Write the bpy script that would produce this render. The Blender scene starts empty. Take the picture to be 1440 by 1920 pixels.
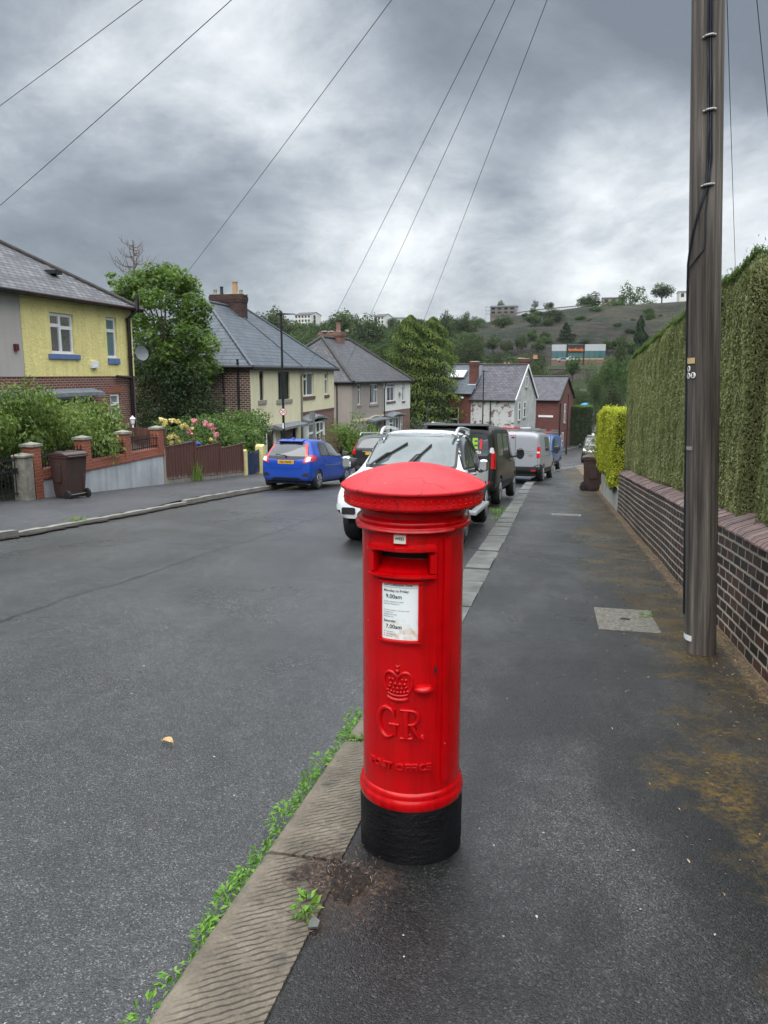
import bpy, bmesh, math, random
import numpy as np
from mathutils import Vector, Matrix
from mathutils.bvhtree import BVHTree
random.seed(7); RNG = np.random.default_rng(7)
sc = bpy.context.scene
COL = sc.collection
R = math.radians

# ---------------------------------------------------------------- camera model (metres; +Y runs down the street, X to the right)
F = 1442.0; PITCH = R(10.2); YAW = R(12.5); H = 1.57; S = 0.083
FW = np.array([-math.sin(YAW)*math.cos(PITCH), math.cos(YAW)*math.cos(PITCH), -math.sin(PITCH)])
RT = np.array([math.cos(YAW), math.sin(YAW), 0.0]); UP = np.cross(RT, FW); EYE = np.array([0, 0, H])
def ray(x, y): return FW + RT*(x-720)/F - UP*(y-960)/F
def atY(x, y, Y): d = ray(x, y); return EYE + d*(Y/d[1])
def atX(x, y, X): d = ray(x, y); return EYE + d*(X/d[0])

def f(Y):                                   # height of the pavement along the street
    if Y <= 62: return -S*Y
    t = min(Y, 120)-62
    return -S*62 - S*(t - t*t/116.0)
def co(Y):                                  # the street bends right
    if Y < 25: return 0.0
    if Y < 47.6: return .0042*(Y-25)**2
    return .0042*22.6**2 + .19*(Y-47.6)
def gnd(x, y, z0=0.0):                      # surveyed point on the sloping ground
    d = ray(x, y); t = -(H-z0)/(d[2]+S*d[1]); return EYE + t*d
def sstep(a, b, x):
    t = np.clip((x-a)/(b-a), 0, 1); return t*t*(3-2*t)

# ---------------------------------------------------------------- object helpers
def tag(o, label=None, cat=None, group=None, kind=None):
    if label: o['label'] = label
    if cat: o['category'] = cat
    if group: o['group'] = group
    if kind: o['kind'] = kind
    return o
def empty(name, loc=(0, 0, 0), rz=0.0, label=None, cat=None, group=None, rx=0.0, ry=0.0):
    o = bpy.data.objects.new(name, None); COL.objects.link(o)
    o.location = loc; o.rotation_euler = (rx, ry, rz); o.empty_display_size = .1
    return tag(o, label, cat, group)
KIDS = {}
def link(name, me, parent=None):
    o = bpy.data.objects.new(name, me); COL.objects.link(o)
    if parent is not None:
        o.parent = parent; KIDS.setdefault(parent.name, []).append(o)
    return o
def copy_tree(o, parent=None):
    c = o.copy(); COL.objects.link(c)
    if parent is not None:
        c.parent = parent; KIDS.setdefault(parent.name, []).append(c)
    for ch in list(KIDS.get(o.name, [])): copy_tree(ch, c)
    return c

def auto_uv(me):
    n = len(me.loops)
    if not n: return
    co_ = np.empty(len(me.vertices)*3, 'f'); me.vertices.foreach_get('co', co_); co_ = co_.reshape(-1, 3)
    lv = np.empty(n, 'i'); me.loops.foreach_get('vertex_index', lv)
    nr = np.empty(len(me.polygons)*3, 'f'); me.polygons.foreach_get('normal', nr); nr = nr.reshape(-1, 3)
    lt = np.empty(len(me.polygons), 'i'); me.polygons.foreach_get('loop_total', lt)
    nl = np.repeat(nr, lt, axis=0)
    u = np.cross(np.array([0, 0, 1.0]), nl); L = np.linalg.norm(u, axis=1)
    flat = L < .05
    u[flat] = (1, 0, 0); L[flat] = 1; u /= L[:, None]
    v = np.cross(nl, u); v[flat] = (0, 1, 0)
    p = co_[lv]
    uv = np.stack([(p*u).sum(1), (p*v).sum(1)], 1).astype('f')
    lay = me.uv_layers.new(name='UVMap'); lay.data.foreach_set('uv', uv.ravel())

class MB:
    def __init__(s): s.v = []; s.f = []; s.m = []; s.M = None
    def add(s, vs, fs, m=0):
        b = len(s.v)
        if s.M is not None: vs = [tuple(s.M @ Vector(p)) for p in vs]
        s.v.extend(tuple(map(float, p)) for p in vs); s.f.extend([tuple(i+b for i in q) for q in fs])
        s.m.extend([m]*len(fs))
    def quad(s, a, b, c, d, m=0): s.add([a, b, c, d], [(0, 1, 2, 3)], m)
    def tri(s, a, b, c, m=0): s.add([a, b, c], [(0, 1, 2)], m)
    def box(s, x0, x1, y0, y1, z0, z1, m=0):
        s.add([(x0,y0,z0),(x1,y0,z0),(x1,y1,z0),(x0,y1,z0),(x0,y0,z1),(x1,y0,z1),(x1,y1,z1),(x0,y1,z1)],
              [(0,3,2,1),(4,5,6,7),(0,1,5,4),(1,2,6,5),(2,3,7,6),(3,0,4,7)], m)
    def bar(s, a, b, w, h, m=0, up=(0,0,1)):
        a = Vector(a); b = Vector(b); d = (b-a).normalized(); u = Vector(up)
        r = d.cross(u)
        if r.length < 1e-4: r = d.cross(Vector((0,1,0)))
        r.normalize(); u = r.cross(d).normalized(); r = r*w/2; u = u*h/2
        s.add([a-r-u, a+r-u, a+r+u, a-r+u, b-r-u, b+r-u, b+r+u, b-r+u],
              [(0,3,2,1),(4,5,6,7),(0,1,5,4),(1,2,6,5),(2,3,7,6),(3,0,4,7)][0:6], m)
    def tube(s, pts, r, n=8, m=0, cap=True):
        pts = [Vector(p) for p in pts]; k = len(pts)
        rs = r if isinstance(r, (list, tuple)) else [r]*k
        vs = []; fs = []; prev = None
        for i, p in enumerate(pts):
            d = (pts[min(i+1, k-1)]-pts[max(i-1, 0)])
            if d.length < 1e-9: d = Vector((0,0,1))
            d.normalize()
            if prev is None:
                a = Vector((0,0,1)) if abs(d.z) < .9 else Vector((1,0,0))
                x = d.cross(a).normalized()
            else: x = (prev-d*prev.dot(d)).normalized()
            prev = x; y = d.cross(x)
            for j in range(n):
                t = 2*math.pi*j/n; vs.append(p+(x*math.cos(t)+y*math.sin(t))*rs[i])
        for i in range(k-1):
            for j in range(n):
                a = i*n+j; b = i*n+(j+1) % n; fs.append((a, b, b+n, a+n))
        if cap: fs.append(tuple(range(n-1, -1, -1))); fs.append(tuple(range((k-1)*n, k*n)))
        s.add(vs, fs, m)
    def lathe(s, prof, n=32, m=0, c=(0,0,0), axis='z', cap=True):
        vs = []; fs = []; k = len(prof)
        for r, h in prof:
            for j in range(n):
                t = 2*math.pi*j/n; x, y = r*math.cos(t), r*math.sin(t)
                q = (x, y, h) if axis == 'z' else ((x, h, -y) if axis == 'y' else (h, x, y))
                vs.append((q[0]+c[0], q[1]+c[1], q[2]+c[2]))
        for i in range(k-1):
            for j in range(n):
                a = i*n+j; b = i*n+(j+1) % n; fs.append((a, b, b+n, a+n))
        if cap:
            if prof[0][0] > 1e-6: fs.append(tuple(range(n-1, -1, -1)))
            if prof[-1][0] > 1e-6: fs.append(tuple(range((k-1)*n, k*n)))
        s.add(vs, fs, m)
    def prism(s, poly, axis, d0, d1, m=0):
        n = len(poly)
        def mk(u, v, d): return {'xz': (u, d, v), 'yz': (d, u, v), 'xy': (u, v, d)}[axis]
        vs = [mk(u, v, d0) for u, v in poly]+[mk(u, v, d1) for u, v in poly]
        s.add(vs, [tuple(range(n)), tuple(range(2*n-1, n-1, -1))]+[(i, i+n, (i+1) % n+n, (i+1) % n) for i in range(n)], m)
    def ball(s, c, r, m=0, n=10, k=6, sq=(1,1,1)):
        vs = [(c[0], c[1], c[2]-r*sq[2])]
        for i in range(1, k):
            t = math.pi*i/k
            for j in range(n):
                p = 2*math.pi*j/n
                vs.append((c[0]+r*sq[0]*math.sin(t)*math.cos(p), c[1]+r*sq[1]*math.sin(t)*math.sin(p), c[2]-r*sq[2]*math.cos(t)))
        vs.append((c[0], c[1], c[2]+r*sq[2])); fs = []
        for j in range(n): fs.append((0, 1+(j+1) % n, 1+j)); fs.append((len(vs)-1, len(vs)-1-n+j, len(vs)-1-n+(j+1) % n))
        for i in range(k-2):
            for j in range(n):
                a = 1+i*n+j; b = 1+i*n+(j+1) % n; fs.append((a, b, b+n, a+n))
        s.add(vs, fs, m)
    def mesh(s, name, mats, smooth=None, uv=True, fix=True):
        me = bpy.data.meshes.new(name); me.from_pydata(s.v, [], s.f)
        for x in (mats if isinstance(mats, (list, tuple)) else [mats]): me.materials.append(x)
        if s.m: me.polygons.foreach_set('material_index', np.array(s.m, 'i'))
        if fix:
            bm = bmesh.new(); bm.from_mesh(me); bmesh.ops.recalc_face_normals(bm, faces=bm.faces); bm.to_mesh(me); bm.free()
        me.update()
        if uv: auto_uv(me)
        if smooth:
            me.polygons.foreach_set('use_smooth', np.ones(len(me.polygons), bool)); me.set_sharp_from_angle(angle=R(smooth))
        return me
    def build(s, name, mats, parent=None, smooth=None, uv=True, bevel=0, seg=2, loc=None, fix=True):
        o = link(name, s.mesh(name, mats, smooth, uv, fix), parent)
        if bevel:
            b = o.modifiers.new('b', 'BEVEL'); b.width = bevel; b.segments = seg; b.limit_method = 'ANGLE'; b.angle_limit = R(40)
        if loc is not None: o.location = loc
        return o

def np_mesh(name, verts, quads, mats, rnd=None, smooth=False, mi=None):
    """verts (N,3), quads (K,4) or (K,3); rnd = per-face number kept as an attribute"""
    me = bpy.data.meshes.new(name); k = quads.shape[1]; n = len(quads)
    me.vertices.add(len(verts)); me.vertices.foreach_set('co', np.ascontiguousarray(verts, 'f').ravel())
    me.loops.add(n*k); me.loops.foreach_set('vertex_index', np.ascontiguousarray(quads, 'i').ravel())
    me.polygons.add(n); me.polygons.foreach_set('loop_start', np.arange(0, n*k, k, dtype='i'))
    try: me.polygons.foreach_set('loop_total', np.full(n, k, 'i'))
    except Exception: pass
    for x in (mats if isinstance(mats, (list, tuple)) else [mats]): me.materials.append(x)
    if mi is not None: me.polygons.foreach_set('material_index', np.ascontiguousarray(mi, 'i'))
    if rnd is not None:
        a = me.attributes.new('rnd', 'FLOAT', 'FACE'); a.data.foreach_set('value', np.ascontiguousarray(rnd, 'f'))
    me.polygons.foreach_set('use_smooth', np.full(n, bool(smooth)))
    me.update(calc_edges=True); me.validate()
    return me

def unit(a): return a/np.maximum(np.linalg.norm(a, axis=1, keepdims=True), 1e-9)
def leaf_mesh(name, pos, size, mat, nrm=None, dirn=None, aspect=.55, jit=.7, rnd=None, rng=RNG, bend=.15):
    """one small folded diamond per position: leaves spread through a crown"""
    n = len(pos)
    if nrm is None: nrm = rng.normal(size=(n, 3))
    nrm = unit(np.asarray(nrm)+rng.normal(size=(n, 3))*jit)
    d = rng.normal(size=(n, 3)) if dirn is None else np.broadcast_to(np.asarray(dirn, float), (n, 3))+rng.normal(size=(n, 3))*.45
    d = unit(d-nrm*(d*nrm).sum(1, keepdims=True)); s = np.cross(nrm, d)
    sz = (np.asarray(size)*rng.uniform(.6, 1.35, n))[:, None] if np.ndim(size) == 0 else (size*rng.uniform(.6, 1.35, n))[:, None]
    a = pos-d*sz*.5; c = pos+d*sz*.5-nrm*sz*bend; mid = pos+nrm*sz*bend*.5
    b = mid+s*sz*aspect*.5; e = mid-s*sz*aspect*.5
    V = np.stack([a, b, c, e], 1).reshape(-1, 3); Q = np.arange(n*4).reshape(-1, 4)
    if rnd is None: rnd = rng.random(n)
    return np_mesh(name, V, Q, mat, rnd=rnd)

def text_geo(txt, size=1.0, extrude=0.0, bevel=0.0, align='CENTER', res=3, offset=0.0):
    cu = bpy.data.curves.new('t', 'FONT'); cu.body = txt; cu.size = size; cu.extrude = extrude; cu.bevel_depth = bevel
    cu.align_x = align; cu.align_y = 'CENTER' if align == 'CENTER' else 'TOP_BASELINE'; cu.resolution_u = res; cu.offset = offset
    o = bpy.data.objects.new('t', cu); COL.objects.link(o)
    me = bpy.data.meshes.new_from_object(o.evaluated_get(bpy.context.evaluated_depsgraph_get()))
    vs = [tuple(v.co) for v in me.vertices]; fs = [tuple(p.vertices) for p in me.polygons]
    bpy.data.objects.remove(o); bpy.data.curves.remove(cu); bpy.data.meshes.remove(me)
    return vs, fs
# ---------------------------------------------------------------- materials (all procedural)
class NT:
    def __init__(s, name):
        s.mat = bpy.data.materials.new(name); s.mat.use_nodes = True; s.t = s.mat.node_tree; s.t.nodes.clear()
        s.out = s.t.nodes.new('ShaderNodeOutputMaterial'); s.b = s.t.nodes.new('ShaderNodeBsdfPrincipled')
        s.t.links.new(s.b.outputs[0], s.out.inputs[0])
    def n(s, typ, **kw):
        nd = s.t.nodes.new('ShaderNode'+typ)
        for k, v in kw.items():
            if k.startswith('p_'): setattr(nd, k[2:], v)
            else:
                key = int(k[1:]) if k[0] == 'i' and k[1:].isdigit() else k.replace('_', ' ')
                s.set(nd.inputs[key], v)
        return nd
    def set(s, inp, v):
        if isinstance(v, bpy.types.NodeSocket): s.t.links.new(v, inp)
        elif isinstance(v, bpy.types.Node): s.t.links.new(v.outputs[0], inp)
        elif isinstance(v, (tuple, list)) and inp.type == 'RGBA' and len(v) == 3: inp.default_value = (*v, 1)
        else: inp.default_value = v
    def obj(s): return s.n('TexCoord').outputs['Object']
    def uv(s): return s.n('TexCoord').outputs['UV']
    def geo(s): return s.n('NewGeometry').outputs['Position']
    def mapv(s, vec, scale=(1,1,1), loc=(0,0,0), rot=(0,0,0)):
        return s.n('Mapping', Vector=vec, Scale=scale, Location=loc, Rotation=rot).outputs[0]
    def noise(s, vec, scale, detail=4, rough=.55, dist=0.0):
        return s.n('TexNoise', Vector=vec, Scale=scale, Detail=detail, Roughness=rough, Distortion=dist).outputs['Fac']
    def voro(s, vec, scale, out='Color', feat='F1'):
        return s.n('TexVoronoi', p_feature=feat, Vector=vec, Scale=scale).outputs[out]
    def ramp(s, fac, stops, mode='LINEAR'):
        r = s.n('ValToRGB', Fac=fac); cr = r.color_ramp; cr.interpolation = mode
        while len(cr.elements) < len(stops): cr.elements.new(.5)
        for e, (p, c) in zip(cr.elements, stops):
            e.position = p; e.color = (c, c, c, 1) if isinstance(c, (int, float)) else (*c, 1)
        return r.outputs[0]
    def mix(s, fac, a, b, mode='MIX'):
        m = s.n('Mix', p_data_type='RGBA', p_blend_type=mode); s.set(m.inputs[0], fac); s.set(m.inputs[6], a); s.set(m.inputs[7], b)
        return m.outputs[2]
    def math(s, op, a, b=0.0, c=0.0, clamp=False):
        m = s.n('Math', p_operation=op, p_use_clamp=clamp); s.set(m.inputs[0], a); s.set(m.inputs[1], b); s.set(m.inputs[2], c); return m.outputs[0]
    def sep(s, vec): return s.n('SeparateXYZ', Vector=vec).outputs
    def bump(s, h, strength=.5, dist=.01, normal=None):
        b = s.n('Bump', Strength=strength, Distance=dist, Height=h)
        if normal is not None: s.set(b.inputs['Normal'], normal)
        return b.outputs[0]
    def fin(s, color=None, rough=None, normal=None, **kw):
        if color is not None: s.set(s.b.inputs['Base Color'], color)
        if rough is not None: s.set(s.b.inputs['Roughness'], rough)
        if normal is not None: s.set(s.b.inputs['Normal'], normal)
        for k, v in kw.items(): s.set(s.b.inputs[k.replace('_', ' ')], v)
        return s.mat

def plain(name, col, rough=.5, var=.12, scale=6, bmp=0.0, metallic=0.0, **kw):
    m = NT(name); o = m.obj(); nz = m.noise(o, scale, 5)
    c = m.mix(m.ramp(nz, [(.3, 0.0), (.7, 1.0)]), tuple(x*(1-var) for x in col), tuple(min(1, x*(1+var)) for x in col))
    nr = m.bump(m.noise(o, scale*8, 3), bmp, .01) if bmp else None
    return m.fin(c, rough, nr, Metallic=metallic, **kw)

def brick_mat(name, c1, c2, mortar, bw=.225, rh=.075, ms=.011, rough=.8, stain=.35, paint=None, bstr=.6):
    m = NT(name); uv = m.uv(); o = m.obj()
    wob = m.mapv(uv); nz = m.n('TexNoise', Vector=uv, Scale=9.0, Detail=2.0).outputs['Color']
    vv = m.n('VectorMath', p_operation='MULTIPLY_ADD', i0=nz, i1=(.012, .012, 0), i2=uv).outputs[0]
    b = m.n('TexBrick', Vector=vv, Color1=c1, Color2=c2, Mortar=mortar, Scale=1.0)
    b.inputs['Brick Width'].default_value = bw; b.inputs['Row Height'].default_value = rh
    b.inputs['Mortar Size'].default_value = ms; b.inputs['Mortar Smooth'].default_value = .25; b.inputs['Bias'].default_value = -.1
    n2 = m.ramp(m.noise(o, 1.3, 5, .6), [(.3, 1-stain), (.7, 1.0)])
    col = m.mix(1.0, b.outputs['Color'], n2, 'MULTIPLY')
    fine = m.ramp(m.noise(uv, 45, 3), [(.3, .75), (.7, 1.15)]); col = m.mix(1.0, col, fine, 'MULTIPLY')
    if paint:
        pc, thr = paint
        msk = m.ramp(m.math('ADD', m.noise(o, 1.6, 7, .65), m.math('MULTIPLY', m.noise(o, 9, 4), .25)), [(thr-.03, 0.0), (thr+.03, 1.0)])
        col = m.mix(msk, col, pc)
    h = m.math('SUBTRACT', 1.0, b.outputs['Fac']); h = m.math('ADD', h, m.math('MULTIPLY', m.noise(uv, 60, 3), .3))
    return m.fin(col, rough, m.bump(h, bstr, .012))

def render_mat(name, col, scale=90, bstr=.5, var=.12, stain=.12, rough=.9, dist=.012, big=0):
    m = NT(name); o = m.obj(); n1 = m.noise(o, scale, 4, .7); n2 = m.noise(o, 1.1, 6, .6)
    c = m.mix(m.ramp(n1, [(.3, 0.0), (.7, 1.0)]), tuple(x*(1-var) for x in col), tuple(x*(1+var) for x in col))
    c = m.mix(1.0, c, m.ramp(n2, [(.3, 1-stain), (.65, 1.0)]), 'MULTIPLY')
    streak = m.noise(m.mapv(o, (6, 6, .35)), 1.0, 4); c = m.mix(1.0, c, m.ramp(streak, [(.35, 1-stain*.7), (.6, 1.0)]), 'MULTIPLY')
    h = n1
    if big: h = m.math('ADD', m.math('MULTIPLY', n1, .4), m.noise(o, big, 3, .6, 1.2))
    return m.fin(c, rough, m.bump(h, bstr, dist))

def slate_mat(name, c1, c2, bw=.3, rh=.2, rough=.38, lich=None, line=.012, spec=.5):
    m = NT(name); uv = m.uv(); o = m.obj()
    b = m.n('TexBrick', Vector=uv, Color1=c1, Color2=c2, Mortar=tuple(x*.35 for x in c1), Scale=1.0)
    b.inputs['Brick Width'].default_value = bw; b.inputs['Row Height'].default_value = rh; b.inputs['Mortar Size'].default_value = line; b.inputs['Mortar Smooth'].default_value = .1
    col = m.mix(1.0, b.outputs['Color'], m.ramp(m.noise(o, 1.7, 5), [(.3, .72), (.7, 1.12)]), 'MULTIPLY')
    if lich:
        col = m.mix(m.ramp(m.noise(o, 3.2, 7, .7), [(.58, 0.0), (.66, .8)]), col, lich)
    y = m.sep(uv)[1]; fr = m.math('FRACT', m.math('DIVIDE', y, rh))
    h = m.math('ADD', m.math('MULTIPLY', fr, -1.0), m.math('MULTIPLY', m.noise(uv, 20, 3), .35))
    h = m.math('SUBTRACT', h, m.math('MULTIPLY', b.outputs['Fac'], .6))
    return m.fin(col, rough, m.bump(h, .55, .025), Specular_IOR_Level=spec)

def leaf_mat(name, dark, mid, light, trans=.3, rough=.5, obj_var=.35):
    m = NT(name); a = m.n('Attribute', p_attribute_name='rnd').outputs['Fac']
    c = m.ramp(a, [(0, dark), (.5, mid), (1, light)])
    r = m.n('ObjectInfo').outputs['Random']
    hsv = m.n('HueSaturation', Color=c, Hue=m.math('ADD', .5-.018, m.math('MULTIPLY', r, .036)), Saturation=m.math('ADD', 1-obj_var*.4, m.math('MULTIPLY', r, obj_var*.5)),
              Value=m.math('ADD', 1-obj_var*.6, m.math('MULTIPLY', m.n('ObjectInfo').outputs['Random'], obj_var*1.2)))
    col = hsv.outputs[0]
    m.fin(col, rough, Specular_IOR_Level=.35)
    tr = m.n('BsdfTranslucent', Color=m.mix(.4, col, (.25, .38, .05)))
    ms = m.n('MixShader', Fac=trans); m.t.links.new(m.b.outputs[0], ms.inputs[1]); m.t.links.new(tr.outputs[0], ms.inputs[2])
    m.t.links.new(ms.outputs[0], m.out.inputs[0])
    return m.mat

def car_paint(name, col, metallic=0.0, rough=.35, flake=0.0, dirt=.1, coat=.4):
    m = NT(name); o = m.obj()
    c = m.mix(m.ramp(m.noise(o, 2.2, 6, .65), [(.45, 0.0), (.8, dirt)]), col, (.16, .15, .13))
    low = m.ramp(m.math('ADD', m.sep(o)[2], m.math('MULTIPLY', m.noise(o, 5, 4), .25)), [(.35, dirt*3), (.75, 0.0)]); c = m.mix(low, c, (.12, .11, .1))
    return m.fin(c, rough, None, Metallic=metallic, Coat_Weight=coat, Coat_Roughness=.06, Specular_IOR_Level=.35)

def glass_win(name, tint=(.5, .55, .55), refl=.12):
    m = NT(name)
    tr = m.n('BsdfTransparent', Color=tint); gl = m.n('BsdfGlossy', Color=(.9, .95, 1), Roughness=.03)
    lw = m.n('LayerWeight', Blend=.35).outputs['Fresnel']
    fac = m.math('ADD', m.math('MULTIPLY', lw, .6), refl, clamp=True)
    wob = m.bump(m.noise(m.obj(), 2.5, 2), .04, .05); m.set(gl.inputs['Normal'], wob)
    ms = m.n('MixShader', Fac=fac); m.t.links.new(tr.outputs[0], ms.inputs[1]); m.t.links.new(gl.outputs[0], ms.inputs[2]); m.t.links.new(ms.outputs[0], m.out.inputs[0])
    return m.mat

MT = {}
def red_paint():
    m = NT('postbox_red_gloss'); o = m.obj()
    n1 = m.noise(o, 7, 5, .6); n2 = m.noise(o, 55, 3, .5)
    c = m.mix(m.ramp(n1, [(.3, 0.0), (.7, 1.0)]), (.4, .0005, .002), (.49, .001, .0035))
    # pinkish sky sheen put into the dome's colour, over rough cracked paint
    z = m.sep(o)[2]; w = m.ramp(m.math('ADD', z, m.math('MULTIPLY', m.math('SUBTRACT', n1, .5), .03)), [(0, 0.0), (1, 1.0)])
    dome = m.math('MULTIPLY', m.math('GREATER_THAN', z, 1.398), 1.0)
    crack = m.ramp(m.voro(m.n('VectorMath', p_operation='MULTIPLY_ADD', i0=m.n('TexNoise', Vector=o, Scale=9.0).outputs['Color'], i1=(.06, .06, .06), i2=o).outputs[0], 10, 'Distance', 'DISTANCE_TO_EDGE'), [(.01, 1.0), (.03, 0.0)])
    crack = m.math('MULTIPLY', m.math('MULTIPLY', crack, m.ramp(m.noise(o, 5, 3), [(.45, 0.0), (.55, 1.0)])), dome)
    c = m.mix(m.math('MULTIPLY', dome, .5), c, (.62, .03, .042))
    c = m.mix(m.math('MULTIPLY', crack, .6), c, (.16, .004, .008))
    h = m.math('SUBTRACT', m.math('ADD', m.math('MULTIPLY', n1, 1.0), m.math('MULTIPLY', n2, .22)), m.math('MULTIPLY', crack, .8))
    wv = m.n('VectorMath', p_operation='MULTIPLY_ADD', i0=m.n('TexNoise', Vector=o, Scale=40.0).outputs['Color'], i1=(.02, .02, .03), i2=o).outputs[0]
    def chips(sc, thr, r0, r1):
        return m.math('MULTIPLY', m.ramp(m.sep(m.voro(wv, sc, 'Color'))[0], [(thr, 0.0), (thr+.01, 1.0)]), m.ramp(m.voro(wv, sc, 'Distance'), [(r0, 1.0), (r1, 0.0)]))
    c = m.mix(m.math('MULTIPLY', chips(24.0, .86, .06, .12), .7), c, (.74, .16, .18)); c = m.mix(m.math('MULTIPLY', chips(15.0, .9, .07, .12), .85), c, (.05, .006, .006))
    run = m.noise(m.mapv(o, (26, 26, 2.2)), 1.0, 4, .6); c = m.mix(1.0, c, m.ramp(run, [(.36, .78), (.5, 1.0)]), 'MULTIPLY')
    rough = m.math('ADD', .2, m.math('MULTIPLY', dome, .25))
    return m.fin(c, rough, m.bump(h, .32, .006), Coat_Weight=.1, Coat_Roughness=.1, Specular_IOR_Level=.28)
MT['red'] = red_paint()
m = NT('postbox_black_paint'); o = m.obj()
MT['pbblack'] = m.fin(m.mix(m.ramp(m.noise(o, 5, 5), [(.4, 0.0), (.7, 1.0)]), (.003, .003, .004), (.008, .008, .01)), .5, m.bump(m.math('ADD', m.noise(o, 60, 5, .65), m.math('MULTIPLY', m.noise(m.mapv(o, (1, 1, 6)), 14, 3), .6)), .8, .008), Specular_IOR_Level=.22)
m = NT('enamel_plate'); o = m.obj()
rust = m.math('MULTIPLY', m.ramp(m.noise(o, 26, 4, .6, .5), [(.44, 0.0), (.66, 1.0)]), m.ramp(m.sep(o)[2], [(.90, 1.0), (.962, 0.0)]))
MT['enamel'] = m.fin(m.mix(rust, (.72, .76, .76), (.5, .26, .1)), .3)
MT['ink'] = plain('black_print', (.02, .02, .022), .5, 0)
MT['ink_grey'] = plain('grey_print', (.25, .26, .27), .5, 0)
MT['tab'] = plain('day_tab_enamel', (.62, .6, .52), .35, .08, 30)
MT['void'] = plain('dark_interior', (.004, .004, .005), .9, 0)

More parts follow.
